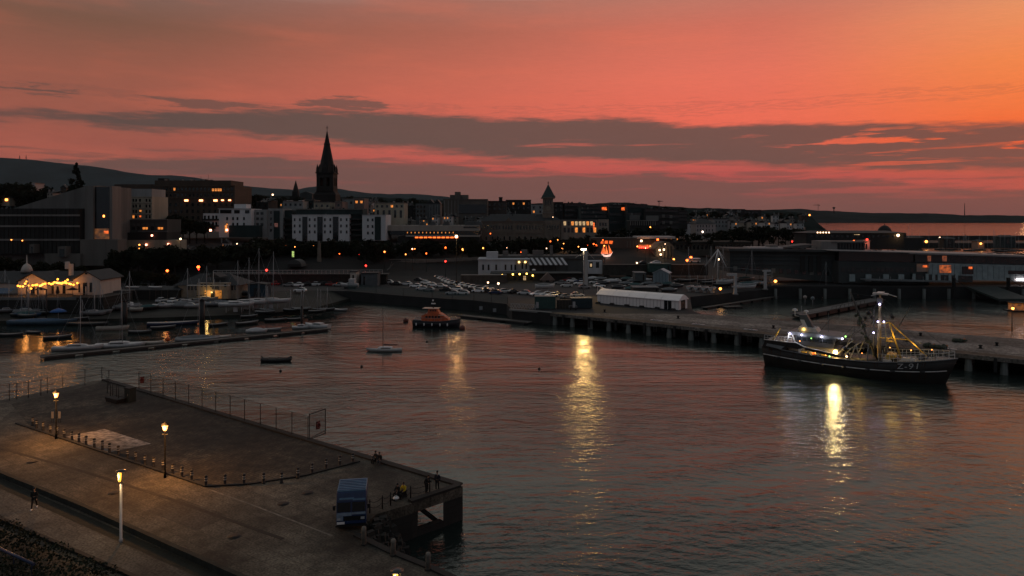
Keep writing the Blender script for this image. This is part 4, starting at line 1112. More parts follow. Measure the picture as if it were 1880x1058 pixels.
# ================================================================ water: moored boats, buoys
def wl(px, py): return W(px, py, 0.0)
DKH = pm('dark_hull', (0.012, 0.013, 0.014), 0.5, var=0.3); GRYH = pm('grey_hull', (0.15, 0.155, 0.16), 0.5, var=0.2)
p = wl(506, 664); small_boat('rowing_boat', 'dark open skiff with an outboard moored alone on the water', p, R(2), 5.2, 1.8, 0.55, DKH, pm('skiff_inside', (0.02, 0.02, 0.02), 0.9), group=None)
rb = [o for o in col.objects if o.name == 'rowing_boat'][0]
MB().bar((-1.3, -0.75, .66), (-1.3, .75, .66), .09).bar((0.4, -0.8, .66), (0.4, .8, .66), .09).build('thwart', WOOD, rb); MB().bar((-2.2, 0, .6), (-2.75, 0, 1.05), .09).bar((2.3, 0, .7), (2.95, .1, .95), .1).build('outboard', BLACKP, rb)
p = wl(708, 645); small_boat('sailing_boat', 'pale sailing boat with a bare mast and covered boom moored in mid harbour', p, R(182), 6.6, 1.9, 0.45, pm('pale_hull', (0.26, 0.28, 0.28), 0.4, var=0.15), pm('pale_deck', (0.25, 0.26, 0.26), 0.6, var=0.15), 8.7, None, WHITEP)
for o in col.objects:
    if o.name.startswith('mast') and o.parent and o.parent.name == 'sailing_boat': o.data.materials[0] = DARKMETAL
def buoy(px, py, r, lab, m, nm='mooring_buoy'):
    t = thing(nm, lab, 'buoy', wl(px, py)); MB().ball((0, 0, r * 0.45), r, 14, r * 0.9).build('float', m, t)
    MB().lathe([(r * .18, 0), (r * .12, r * .3)], 6, (0, 0, r * 1.25)).build('mooring_eye', DARKMETAL, t)
ORB = pm('buoy_red', (0.10, 0.022, 0.014), 0.6, var=0.3)
buoy(745, 591, 0.7, 'large round red mooring buoy off the stern of the orange lifeboat', ORB); buoy(849, 605, 0.72, 'large round red mooring buoy off the bow of the orange lifeboat', ORB)
for (px, py), lab in zip(((515, 682), (664, 674), (784, 628), (990, 678), (620, 571)), ('small dark marker float below the open skiff', 'small dark marker float below the pale sailing boat', 'small dark marker float between sailing boat and gold streak',
                        'small dark marker float on the water short of the brightest gold streak', 'small dark marker float near the car park wall')):
    buoy(px, py, 0.24, lab, BLACKP, 'marker_float')
# ---- orange lifeboat
p = W(800, 602, 0); t = thing('lifeboat', 'orange and black lifeboat moored between two red buoys', 'lifeboat', (p.x, p.y + 1.6, 0), R(-9))
LO, LD = pm('lifeboat_orange', (0.42, 0.075, 0.016), 0.5, var=0.3, scale=1.2), pm('lifeboat_navy', (0.008, 0.009, 0.014), 0.45, var=0.2)
L_ = 11.4
secs = hull_mb(L_, 3.9, 0.8, 1.55, 0.92, 0.35, 14, None, 0.4, 0.04)
MB().sections(secs).build('hull', LD, t)
dk = MB(); vs, fs = [], []
for s_ in secs: vs += [(s_[0][0], s_[0][1] * .95, s_[0][2] - .03), (s_[-1][0], s_[-1][1] * .95, s_[-1][2] - .03)]
for i in range(len(secs) - 1): fs.append((i * 2, i * 2 + 2, i * 2 + 3, i * 2 + 1))
dk.add(vs, fs).build('deck', LO, t)
fb_ = MB(); fb_.tube([(s_[0][0], s_[0][1] * 1.02, s_[0][2]) for s_ in secs], .09, 6).tube([(s_[-1][0], s_[-1][1] * 1.02, s_[-1][2]) for s_ in secs], .09, 6).build('rubbing_strake', pm('strake_grey', (0.05, .05, .055), .7), t)
def cabin(secs_, nm, m, par=t): return MB().sections([[(x, -w, z0), (x + dx, -w * .82, z1), (x + dx, w * .82, z1), (x, w, z0)] for x, dx, w, z0, z1 in secs_], True, False).build(nm, m, par)
sp = cabin([(-3.6, .1, 1.35, 1.5, 2.7), (-2.6, .1, 1.6, 1.5, 3.3), (1.2, -.1, 1.6, 1.5, 3.4), (2.4, -.5, 1.35, 1.5, 3.0), (3.6, -.4, .9, 1.5, 2.1)], 'superstructure', LO)
for k in range(5): MB().bb(-2.4 + k * .78, -1.85 + k * .78, -1.50, -1.40, 2.35, 2.85).build('window', GLASS, sp)
wh = cabin([(-2.0, .2, 1.2, 3.36, 4.5), (.3, -.25, 1.2, 3.36, 4.6), (1.0, -.5, .9, 3.36, 4.2)], 'wheelhouse', LO)
for k in range(3): MB().bb(-1.4 + k * .6, -.95 + k * .6, -1.1, -1.02, 3.8, 4.25).build('window', GLASS, wh)
MB().bb(.9, 2.9, -1.75, -1.4, 3.0, 3.12).bb(-3.3, .7, -1.25, 1.25, 4.56, 4.64).build('roof_edge', pm('lifeboat_pale_trim', (0.5, .33, .25), .6), t)
ms_ = MB(); ms_.tube([(-.8, 0, 4.6), (-.9, 0, 6.6)], [.14, .06], 6).bar((-1.5, 0, 5.4), (-.2, 0, 5.4), .05).bar((-.5, -.6, 6.0), (-.5, .6, 6.0), .04); ms_.build('mast', DARKMETAL, t)
MB().bb(-1.3, -.3, -.16, .16, 5.6, 5.85).ball((-.9, 0, 6.5), .22, 8).build('radar', WHITEP, t)
for x in (-4.6, -2.6, -.6, 1.4, 3.2): MB().lathe([(.08, 0), (.16, .1), (.16, .6), (.08, .7)], 8, (x, -2.02 + max(0, x - 1) * .14, .45)).build('fender', WHITEP, t)
rl = MB()
for s_ in secs[1::2]: rl.bar((s_[0][0], s_[0][1] * .95, s_[0][2]), (s_[0][0], s_[0][1] * .95, s_[0][2] + .8), .025)
for s_, s2 in zip(secs[1::2], secs[3::2]): rl.bar((s_[0][0], s_[0][1] * .95, s_[0][2] + .8), (s2[0][0], s2[0][1] * .95, s2[0][2] + .8), .025)
rl.build('guard_rail', GALV, t)
# ================================================================ the trawler
RZ = math.atan2(-15.6, 21.4)
T = thing('fishing_trawler', 'black hulled fishing trawler with its deck floodlit, lying off the pier', 'trawler', (58.9, 119.2, 0), RZ)
HB = pm('trawler_black', (0.008, 0.007, 0.0065), 0.6, var=0.8, scale=0.5, streak=True)
WT = pm('trawler_white', (0.50, 0.49, 0.47), 0.55, var=0.3, scale=0.8, streak=True)
GT = pm('trawler_grey', (0.12, 0.125, 0.13), 0.6, var=0.3, scale=0.8)
YEL = pm('trawler_yellow', (0.55, 0.36, 0.06), 0.5, var=0.25, scale=1.2)
DKW = pm('trawler_deck', (0.12, 0.09, 0.06), 0.85, var=0.5, scale=1.5)
BROWN = pm('trawler_net', (0.04, 0.05, 0.035), 0.95, var=0.6, scale=3, bump=0.1)
n = 18; secs = []
for i in range(n + 1):
    t = i / n; x = -13.6 + 27.2 * t
    k = (0.86 + 0.14 * math.sin(min(1, t / .3) * PI / 2)) if t < .62 else max(.02, math.cos(((t - .62) / .38) ** 1.7 * PI / 2) ** .7)
    hw = 3.5 * k
    z = 2.75 + 0.75 * max(0, (0.45 - t) / .45) ** 1.6 + 1.55 * max(0, (t - .5) / .5) ** 2
    rk = 2.3 * max(0, (t - .7) / .3) ** 2; sk = -0.5 * max(0, (.1 - t) / .1)
    secs.append([(x + rk + sk, -hw, z), (x + rk * .7 + sk * .6, -hw * .985, z * .6), (x + rk * .15, -hw * (.93 if t < .7 else .8), 0.0), (x, -hw * .5, -1.8), (x, hw * .5, -1.8), (x + rk * .15, hw * (.93 if t < .7 else .8), 0), (x + rk * .7 + sk * .6, hw * .985, z * .6), (x + rk + sk, hw, z)])
MB().sections(secs).build('hull', HB, T)
def at_t(x):
    f = min(n - 1e-6, max(0, (x + 13.6) / 27.2 * n)); i = int(f); u = f - i
    return [tuple(a + (b - a) * u for a, b in zip(p, q)) for p, q in zip(secs[i], secs[i + 1])]
def side(x, fr):   # a point on the near side, fr of the way up from water to sheer
    s_ = at_t(x); p0, p1, p2 = Vector(s_[0]), Vector(s_[1]), Vector(s_[2])
    return p2.lerp(p1, fr / .6) if fr < .6 else p1.lerp(p0, (fr - .6) / .4)
for sgn in (1, -1):
    st = MB(); pts = [side(-13.5 + 26.6 * i / 30, .60 - .06 * (i / 30)) + Vector((0, -.06, 0)) for i in range(31)]
    st.tube([Vector((p.x, p.y * sgn, p.z)) for p in pts], .085, 6).build('rubbing_strake', WT, T)
    sh = MB(); pts = [side(-13.6 + 27.2 * i / 30, 1.0) for i in range(31)]
    sh.tube([Vector((p.x, p.y * sgn, p.z + .03)) for p in pts], .10, 6).build('gunwale', GT, T)
# working deck
dk = MB(); vs, fs = [], []
for s_ in secs[1:]: vs += [(s_[0][0] - .1, s_[0][1] * .96, 1.75 if s_[0][0] < 8.4 else 3.5), (s_[0][0] - .1, -s_[0][1] * .96, 1.75 if s_[0][0] < 8.4 else 3.5)]
for i in range(len(secs) - 2): fs.append((i * 2, i * 2 + 2, i * 2 + 3, i * 2 + 1))
dk.add(vs, fs).build('deck', DKW, T)
# registration on the bow, both sides are alike; the near one is the one the camera reads
fc = bpy.data.curves.new('registration_lettering', 'FONT'); fc.body = 'Z-91'; fc.size = 1.25; fc.extrude = .012; fc.space_character = 1.15; fc.align_x = 'CENTER'; fc.align_y = 'CENTER'
fm_ = (pm('letter_white', (.40, .40, .39), .6, var=.15, scale=3))
_tmp = bpy.data.objects.new('lettering_curve', fc); me_ = bpy.data.meshes.new_from_object(_tmp); bpy.data.objects.remove(_tmp); me_.materials.clear(); me_.materials.append(fm_)
fo = bpy.data.objects.new('registration_lettering', me_); link(fo, T)
for v in me_.vertices:
    p = side(8.9 + v.co.x * .97, .80 + v.co.y / 3.3)
    v.co = (p.x, p.y - .05 - v.co.z, p.z)
me_.update()
# whaleback over the stern with lit openings, shelter deck
sd = MB()
sd.ext([(-13.6, 3.35), (-1.3, 2.3), (-1.3, 3.35), (-6.9, 4.15), (-8.2, 4.75), (-13.2, 4.75)], 3.12, 3.28)
sd.build('bulwark', HB, T)
# near side of the shelter deck: dark plate with arched openings
def plate(poly, y, nm, m, th=.14): 
    return MB().ext(poly, y - th, y).build(nm, m, T)
arch = lambda x0, x1, z0, z1: [(x0, z0), (x1, z0), (x1, z1 - .35), (x1 - .2, z1 - .08), (x1 - .5, z1), (x0 + .5, z1), (x0 + .2, z1 - .08), (x0, z1 - .35)]
yN = -3.3
plate([(-13.9, 3.5), (-9.9, 3.05), (-9.2, 4.62), (-13.3, 4.72)], yN + .1, 'bulwark_plate', HB)
plate([(-13.2, 3.72), (-10.6, 3.35), (-10.0, 3.9), (-13.0, 4.15)], yN - .06, 'pale_bulwark_panel', pm('bulwark_pale', (.16, .18, .19), .6, var=.3), .05)
plate([(-9.9, 3.9), (-7.6, 3.7), (-6.6, 4.12), (-8.0, 4.74), (-9.3, 4.66)], yN + .1, 'bulwark_plate', HB)
plate([(-6.6, 3.62), (-1.0, 2.98), (-1.0, 3.35), (-6.6, 4.12)], yN + .1, 'bulwark_plate', HB)
plate([(-7.6, 2.85), (-7.35, 2.85), (-7.1, 3.75), (-7.6, 3.75)], yN + .1, 'bulwark_pillar', WT)
plate([(-4.5, 2.7), (-4.25, 2.7), (-4.25, 3.45), (-4.5, 3.5)], yN + .1, 'bulwark_pillar', WT)
sl = MB(); sl.tube([(-13.6, yN, 4.82), (-9.0, yN, 4.76), (-8.0, yN, 4.80), (-6.6, yN, 4.20), (-1.0, yN, 3.40)], .09, 6); sl.build('shelter_rail', WT, T)
# shelter deck top and deckhouse
MB().ext([(-13.3, 4.55), (-8.2, 4.55), (-8.2, 4.70), (-13.3, 4.70)], -3.15, 3.1).build('shelter_deck', GT, T)
dh = MB(); dh.bb(-9.6, -1.4, -2.2, 2.3, 1.76, 4.2); dh.build('deckhouse', pm('deckhouse_dim', (.10, .095, .085), .6, var=.4), T)
for x, w_, m__ in ((-6.9, .9, YEL), (-5.3, .55, pm('oilskin_orange', (.5, .10, .02), .7)), (-3.6, .9, YEL)):
    MB().bb(x - w_ / 2, x + w_ / 2, -2.26, -2.202, 1.9, 3.2).build('deckhouse_door', m__, T)
# wheelhouse with window band and overhanging white roof
wh = MB().sections([[(-8.6, -2.3, 4.2), (-8.4, -2.2, 6.05), (-8.4, 2.2, 6.05), (-8.6, 2.3, 4.2)], [(-2.2, -2.3, 4.2), (-1.7, -2.1, 6.05), (-1.7, 2.1, 6.05), (-2.2, 2.3, 4.2)]], True, False).build('wheelhouse', pm('wheelhouse_dark', (.03, .032, .034), .5, var=.3), T)
for k in range(7): MB().bb(-8.1 + k * .86, -7.4 + k * .86, -2.31, -2.21, 5.1, 5.75).build('window', GLASS, wh)
for k in range(4): MB().bb(-1.98, -1.86, -1.9 + k * .98, -1.1 + k * .98, 5.05, 5.7).build('window', GLASS, wh)
rf = MB(); rf.ext([(-9.6, 6.05), (-.5, 6.02), (-.5, 6.25), (-2.0, 6.55), (-9.0, 6.65), (-9.7, 6.4)], -2.7, 2.6); rf.build('wheelhouse_roof', GT, T)
up_ = MB(); up_.ext([(-8.4, 6.6), (-4.8, 6.6), (-5.2, 7.3), (-8.0, 7.4)], -1.3, 1.3); up_.build('top_bridge', WT, T)
# funnel mast, leaning aft
fm = MB().sections([[(-7.0, -.7, 6.6), (-5.4, -.7, 6.6), (-5.4, .7, 6.6), (-7.0, .7, 6.6)], [(-8.3, -.45, 9.4), (-6.9, -.45, 9.5), (-6.9, .45, 9.5), (-8.3, .45, 9.4)]], True, False).build('funnel', pm('funnel_grey', (.07, .085, .09), .6, var=.25), T)
MB().add([(-7.25, -.72, 7.0), (-6.5, -.72, 7.0), (-7.3, -.55, 8.6), (-8.0, -.55, 8.6)], [(0, 1, 2, 3)]).build('funnel_lit_face', WT, T)  # white quad paints the lit face onto the grey funnel
MB().bar((-7.8, 0, 9.4), (-7.9, 0, 11.0), .05).bar((-5.2, .6, 7.2), (-8.4, .6, 9.0), .05).bar((-5.0, -.5, 6.6), (-6.9, -.4, 9.3), .05).build('aerial', GALV, T)
MB().lathe([(.5, 0), (.42, .3), (.05, .45)], 10, (-8.9, -.4, 10.1)).bar((-8.9, -.4, 9.2), (-8.9, -.4, 10.1), .08).bar((-8.9, -.4, 9.2), (-7.6, 0, 9.0), .07).build('satellite_dome', WT, T)
MB().lathe([(.42, 0), (.36, .25), (.05, .38)], 10, (-7.0, -.3, 10.0)).bar((-7.0, -.3, 9.4), (-7.0, -.3, 10.0), .07).build('satellite_dome', WT, T)
# aft davit, gallows
MB().tube([(-12.2, -2.6, 4.7), (-10.9, -2.6, 7.0)], [.17, .10], 6).build('davit', YEL, T)
MB().tube([(-9.7, -2.4, 4.7), (-9.45, -2.4, 6.2)], .12, 6).tube([(-8.4, -2.4, 4.7), (-8.9, -2.4, 6.2)], .12, 6).build('gallows', WT, T)
r_ = MB()
for i in range(9):
    x = -13.6 + i * .6; r_.bar((x, -3.0, 4.7), (x, -3.0, 5.6), .03)
for z in (5.15, 5.6): r_.bar((-13.6, -3.0, z), (-8.8, -3.0, z), .03)
r_.build('stern_rail', WT, T)
# fore mast with crosstree, boom, A-frame
MB().tube([(4.6, 0, 1.75), (4.7, 0, 8.6), (4.75, 0, 11.6), (4.8, 0, 13.9)], [.34, .28, .2, .15], 10).build('foremast', YEL if False else pm('mast_buff', (.34, .27, .18), .6, var=.3), T)
ct = MB(); ct.bb(3.7, 6.0, -.6, .6, 13.9, 14.15).bb(4.3, 5.3, -1.5, 1.5, 14.16, 14.28).bar((5.8, 0, 14.1), (7.3, 0, 13.7), .07).bar((3.4, 0, 13.6), (4.6, 0, 14.0), .06).build('crosstree', WT, T)
MB().bb(4.35, 5.15, -.35, .35, 12.5, 13.3).build('mast_box', GT, T)
MB().tube([(4.4, -.5, 2.9), (2.6, -.9, 7.7), (.4, -1.2, 14.2)], [.17, .2, .11], 8).build('boom', pm('boom_dark', (.05, .045, .04), .6, var=.3), T)
af = MB(); af.tube([(8.1, -1.6, 3.6), (6.2, -.3, 9.2)], [.16, .12], 6).tube([(7.6, 1.5, 3.6), (6.1, .3, 9.2)], [.16, .12], 6).bar((4.7, -.3, 6.6), (9.2, -.6, 6.7), .10).bar((6.2, -.3, 9.4), (11.6, 0, 4.2), .10).bar((4.7, 0, 9.0), (6.2, 0, 9.2), .1)
af.bb(5.7, 6.9, -1.0, -.3, 6.1, 6.3).bar((5.8, -.5, 6.3), (6.8, -.5, 7.1), .08); af.build('gantry', YEL, T)
bl = MB(); bl.ball((3.1, -.2, 10.6), .42, 8).ball((2.6, -.2, 9.7), .34, 8).ball((3.6, -.3, 9.9), .36, 8).ball((6.6, 0, 10.2), .36, 8).bar((3.1, -.2, 11.0), (4.7, 0, 12.2), .05).bar((6.6, 0, 10.5), (4.8, 0, 12.2), .05).bar((2.6, -.2, 9.4), (1.6, -.3, 8.4), .06).bar((1.4, -.3, 8.3), (1.4, -.3, 9.3), .08).bar((1.4, -.3, 8.3), (2.0, -.3, 8.3), .08)
bl.build('tackle_block', BLACKP, T)
rg = MB()
for a, b in (((4.8, 0, 13.6), (15.2, 0, 5.2)), ((4.8, 0, 12.6), (12.6, -1.4, 4.6)), ((4.8, 0, 12.8), (-.6, -1.2, 6.6)), ((.5, -1.2, 14.0), (4.7, 0, 13.4)), ((.5, -1.2, 14.0), (-4.6, -1, 6.7)), ((4.7, 0, 12), (2.2, -3.2, 3.0)), ((4.7, 0, 12), (7.0, -3.2, 3.2)), ((1.2, -1.1, 12.5), (1.0, -2.2, 3.5)), ((-7.9, 0, 9.6), (4.7, 0, 12.5))):
    rg.bar(a, b, .028, 3)
rg.build('rigging', BLACKP, T)
# fore deck: whaleback, rails, winches, nets
wb = MB(); vs, fs = [], []
for i in range(13):
    x = 7.6 + i * .52; s_ = at_t(x); zt = s_[0][2] + .05
    vs += [(s_[0][0], s_[0][1] * .97, zt), (s_[0][0], 0, zt + .12), (s_[0][0], -s_[0][1] * .97, zt)]
for i in range(12): fs += [(i * 3, i * 3 + 3, i * 3 + 4, i * 3 + 1), (i * 3 + 1, i * 3 + 4, i * 3 + 5, i * 3 + 2)]
wb.add(vs, fs).build('foredeck', GT, T)
MB().add([(7.58, -2.9, 1.75), (7.58, 2.9, 1.75), (7.58, 2.9, 3.25), (7.58, -2.9, 3.25)], [(0, 1, 2, 3)]).build('foredeck_bulkhead', WT, T)
rl = MB()
for sgn in (-1, 1):
    pr = None
    for i in range(17):
        x = 5.0 + i * .52; s_ = at_t(min(13.5, x)); zt = max(s_[0][2] + .05, 3.2); yy = s_[0][1] * .93 * -sgn
        p0 = Vector((s_[0][0], -yy * -1 if False else s_[0][1] * .93 * (1 if sgn < 0 else -1), zt))
        rl.bar(p0, p0 + Vector((0, 0, 1.15)), .035)
        if pr is not None:
            for z in (.6, 1.15): rl.bar(pr + Vector((0, 0, z)), p0 + Vector((0, 0, z)), .035)
        pr = p0
rl.build('bow_rail', WT, T)
MB().box(9.2, -1.6, 3.35, 2.4, 1.0, .55, 0, .7).build('hatch', WT, T)
MB().tube([(6.2, -1.8, 3.6), (6.2, 1.8, 3.6)], .5, 12).tube([(6.9, -1.4, 3.7), (6.9, 1.4, 3.7)], .35, 12).build('winch', YEL, T)
MB().tube([(10.9, -1.2, 4.2), (10.9, 1.2, 4.2)], .35, 10).box(10.9, 0, 3.6, .7, 2.8, .4).bar((11.6, -.8, 3.9), (12.2, -.8, 4.9), .12).bar((12.8, 0, 4.1), (12.8, 0, 5.2), .16).build('windlass', GT, T)
nt_ = MB(); rr = random.Random(3)
for i in range(16): nt_.ball((rr.uniform(-.6, 3.4), rr.uniform(-2.4, 2.2), 1.9 + rr.uniform(0, .5)), rr.uniform(.35, .75), 8, rr.uniform(.25, .5))
nt_.build('fishing_net', BROWN, T)
MB().box(1.9, -2.0, 1.76, 2.6, .9, .7).box(3.6, -1.6, 1.76, .8, 1.8, 1.0).build('fish_box', YEL, T)
MB().box(6.2, -2.6, 2.3, 1.5, .5, 1.1, 0, .8).build('deck_locker', WT, T)
gl = MB(); gl.bar((.2, -2.0, 1.8), (1.4, -2.2, 5.2), .10).bar((2.3, -2.4, 1.8), (1.5, -2.2, 5.2), .10).bar((1.4, -2.2, 5.2), (1.6, 1.8, 5.2), .10).bar((-.9, -2.2, 4.4), (2.8, -2.4, 4.9), .07).bar((-1.4, -2.0, 3.4), (.9, -1.2, 6.0), .08).bar((-.4, -1.6, 3.4), (2.0, -1.2, 5.9), .08)
gl.build('derrick', GT, T)
MB().ball((-.3, -2.5, 4.5), .42, 8).ball((.2, -2.6, 3.5), .36, 8).build('net_float', BLACKP, T)
# lamps aboard
def blamp(x, y, z, r, m, power=0, c=COOL):
    MB().ball((0, 0, 0), r, 8).build('deck_lamp', m, T, (x, y, z))
    if power: light(T, (x, y - r * 1.5 - (.15 if power < 500 else .02), z - .3), power, c, .15)
for x in (-9.2, -7.2, -3.9, -.6): blamp(x, -2.75, 6.2, .17, BULBV, 70)
blamp(-5.6, -2.8, 5.75, .10, BULBG); blamp(-.2, -2.2, 6.55, .14, BULBG)
blamp(-1.7, -2.75, 3.75, .36, em('flood_bulb', S(255, 205, 120), 34.0))
fl = light(T, (-1.7, -3.72, 3.75), 1700, (1, .70, .30), .3); fl.data.type = 'SPOT'; fl.data.spot_size = R(140); fl.data.spot_blend = .5; fl.rotation_euler = (R(-62), 0, 0); light(T, (-1.5, -2.7, 3.3), 260, YELL, .2)
blamp(.1, -2.9, 3.25, .17, BULBW); blamp(-2.6, -2.9, 2.95, .13, BULBG); blamp(4.8, -.5, 12.3, .18, BULBV, 12); blamp(4.5, -.4, 9.3, .14, BULBV, 8); blamp(5.4, -.4, 9.35, .16, BULBV, 8); blamp(3.9, -.7, 7.4, .15, BULBV, 8)
light(T, (-5.6, -3.05, 2.9), 160, YELL, .2); light(T, (1.6, -.6, 4.2), 150, YELL, .3); light(T, (6.9, -1.6, 7.6), 90, YELL, .3); light(T, (-7.2, -1.4, 7.0), 25, YELL, .2); light(T, (10.2, -.2, 6.2), 60, YELL, .2)
light(T, (-10.8, -2.2, 5.8), 50, YELL, .2)

# gear hung about: more stays, hanging nets, crates, ropes and a second derrick
rg = MB(); rr = random.Random(8)
for k in range(16):
    a = Vector((4.7 + rr.uniform(-.3, .3), rr.uniform(-.3, .3), rr.uniform(8.5, 13.8))); x = rr.choice((rr.uniform(-3, 3), rr.uniform(5, 13)))
    rg.bar(a, (x, rr.choice((-1, 1)) * min(3.1, rr.uniform(1.6, 3.2)) * (1 if x < 9 else .5), rr.uniform(3.2, 4.6)), .022, 3)
rg.build('stays', BLACKP, T)
hn = MB()
for k in range(26):
    a = rr.uniform(0, 1); p = Vector((3.2, -.8, 5.2)).lerp(Vector((1.5, -1.1, 10.4)), a); hn.ball(p + Vector((rr.gauss(0, .22), rr.gauss(0, .2), rr.gauss(0, .2))), rr.uniform(.14, .34), 6)
hn.build('hanging_net', BROWN, T)
dr = MB(); dr.tube([(4.9, .6, 3.0), (7.2, 1.2, 8.0), (9.2, 1.6, 12.2)], [.14, .14, .07], 6).tube([(-1.1, 1.5, 3.4), (.6, 1.4, 7.4)], [.12, .07], 6).tube([(3.2, -2.6, 1.8), (3.4, -2.7, 5.6)], .09, 6).tube([(5.6, -2.6, 2.0), (5.5, -2.6, 4.9)], .08, 6).build('derrick', GT, T)
for k in range(9): MB().box(-.8 + k * .62, -2.85 + (k % 3) * .25, 1.78 + (k % 2) * .5, .55, .45, .5, rr.uniform(-.3, .3)).build('crate', rr.choice((YEL, GT, BROWN)), T)
rp = MB()
for k in range(5): rp.lathe([(.32, 0), (.38, .08), (.30, .18)], 10, (8.6 + k * .9, (-1) ** k * .8, 3.4 + k * .17))
rp.build('rope_coil', BROWN, T)
for k in range(7):
    p = side(-11 + k * 3.6, .62); MB().lathe([(.32, -.2), (.42, 0), (.32, .2)], 10).build('tyre_fender', BLACKP, T, (p.x, p.y - .25, p.z - .25))
st = MB(); rr = random.Random(15)
for k in range(34):
    x = rr.uniform(-12.5, 12); f = rr.choice((.56, .97)); a = side(x, f); l = rr.uniform(.12, .42); b_ = side(x + .02, max(.05, f - l)); w = rr.uniform(.03, .10)
    st.add([a + Vector((-w, -.02, 0)), a + Vector((w, -.02, 0)), b_ + Vector((w * .4, -.02, 0)), b_ + Vector((-w * .4, -.02, 0))], [(0, 1, 2, 3)])
st.build('rust_streak', pm('rust', (.035, .014, .006), .9, var=.4, scale=2), T)

for x, y, z in ((-10.4, -3.0, 4.3), (-4.9, -3.05, 3.3), (-3.2, -3.05, 3.1), (2.4, -2.4, 4.0), (6.4, -1.0, 5.2), (9.6, -2.2, 5.3), (12.4, -.9, 5.5), (-7.6, -2.4, 5.0)): blamp(x, y, z, .085, BULB)
ex = MB(); ex.tube([(3.6, 1.4, 1.8), (3.7, 1.2, 11.2)], [.16, .08], 6).tube([(5.9, -1.2, 3.0), (5.6, -.6, 10.4)], [.12, .06], 6).bar((3.7, 1.2, 8.8), (5.7, -.8, 8.6), .07).bar((1.2, .6, 3), (3.65, 1.2, 9.6), .07).bar((-3.6, 1.2, 6.5), (-3.6, 1.2, 10.0), .05).bar((-4.4, .4, 9.0), (-2.8, 1.8, 9.0), .04)
ex.build('lattice_mast', GT, T)
# ================================================================ old harbour side
def dirpx(a, b): 
    d = b - a; return math.atan2(d.y, d.x)
PONM = pm('pontoon_deck', (0.085, 0.08, 0.072), 0.9, var=0.4, scale=0.8)
def pontoon(label, a, b, w, zt=0.55, name='pontoon', m=None, th=0.45):
    L = (b - a).length; t = thing(name, label, 'pontoon', ((a.x + b.x) / 2, (a.y + b.y) / 2, 0), dirpx(a, b))
    MB().box(0, 0, zt - 0.14, L, w, 0.14).build('deck', m or PONM, t)
    n_ = max(2, int(L / 6))
    fme = MB().box(0, 0, zt - th - 0.25, L / n_ * 0.78, w * 0.92, th + 0.10).mesh('float', BLACKP)
    for i in range(n_):
        o = bpy.data.objects.new('float', fme); link(o, t); o.location = (-L / 2 + (i + .5) * L / n_, 0, 0)
    mb = MB()
    for s_ in (-1, 1): mb.bb(-L / 2, L / 2, s_ * w / 2 - .05, s_ * w / 2 + .05, zt + .003, zt + .10)
    mb.build('edge_board', WOOD, t)
    return t
pontoon('long low pontoon reaching out across the water with boats moored along it', W(73, 655, .55), W(604, 603, .55), 2.2)
pontoon('short grey landing pontoon below the car park wall', W(846, 579, .5), W(972, 592, .5), 2.6)
BLT, BLU2, TEAL = pm('tarp_blue', (.035, .075, .13), .8, var=.3, scale=1.5), pm('hull_blue', (.012, .04, .085), .45, var=.3), pm('tarp_teal', (.03, .075, .075), .85, var=.3, scale=1.5)
GREYT, WHT = pm('tarp_grey', (.13, .14, .145), .85, var=.3, scale=1.5), pm('boat_white', (.36, .37, .375), .45, var=.15, scale=2)
OFF = pm('boat_cream', (.26, .24, .21), .5, var=.15)
# yachts and small boats along the long pontoon
small_boat('sailing_boat', 'white sailing boat at the outer end of the long pontoon, its mast leaning', W(140, 642, .0), R(14), 8.5, 2.5, .65, WHT, WHT, 11.0, None, WHT, tilt=-2)
small_boat('sailing_boat', 'white sailing boat on the pontoon whose mast stands before the yacht club steps', W(218, 637, .0), R(12), 8.8, 2.5, .65, WHT, WHT, 12.5, None, WHT, tilt=3)
small_boat('sailing_boat', 'white covered sailing boat on the pontoon with the tallest single mast', W(360, 625, .0), R(11), 8.2, 2.4, .65, WHT, GREYT, 13.6, GREYT, None, tilt=1)
for (px, py, l, c, lab) in ((283, 632, 3.4, OFF, 'small cream tender on the pontoon near an orange float'), (408, 621, 3.2, OFF, 'short cream tender near the middle of the long pontoon'), (470, 610, 4.4, WHT, 'white dinghy with a tilted cover on the long pontoon'),
                            (553, 603, 4.2, WHT, 'white runabout next to the pale motor cruiser at the pontoon tip'), (500, 607, 3.6, GRYH, 'grey inflatable dinghy on the long pontoon')):
    small_boat('small_boat', lab, W(px, py, 0), R(12), l, 1.7, .5, c, c, 0, WHT if px in (470,) else None, WHT if px == 553 else None)
small_boat('motor_boat', 'pale motor cruiser moored at the tip of the long pontoon', W(584, 603, 0), R(160), 6.4, 2.4, .9, WHT, WHT, 0, None, WHT)
p = W(308, 628, 0); t = thing('orange_float', 'orange float on the long pontoon beside the cream tender', 'float', (p.x, p.y, .3)); MB().ball((0, 0, .3), .5, 10).build('ball', pm('float_orange', (.5, .10, .02), .5), t); MB().lathe([(.08, 0), (.05, .15)], 6, (0, 0, .75)).build('eye', DARKMETAL, t)
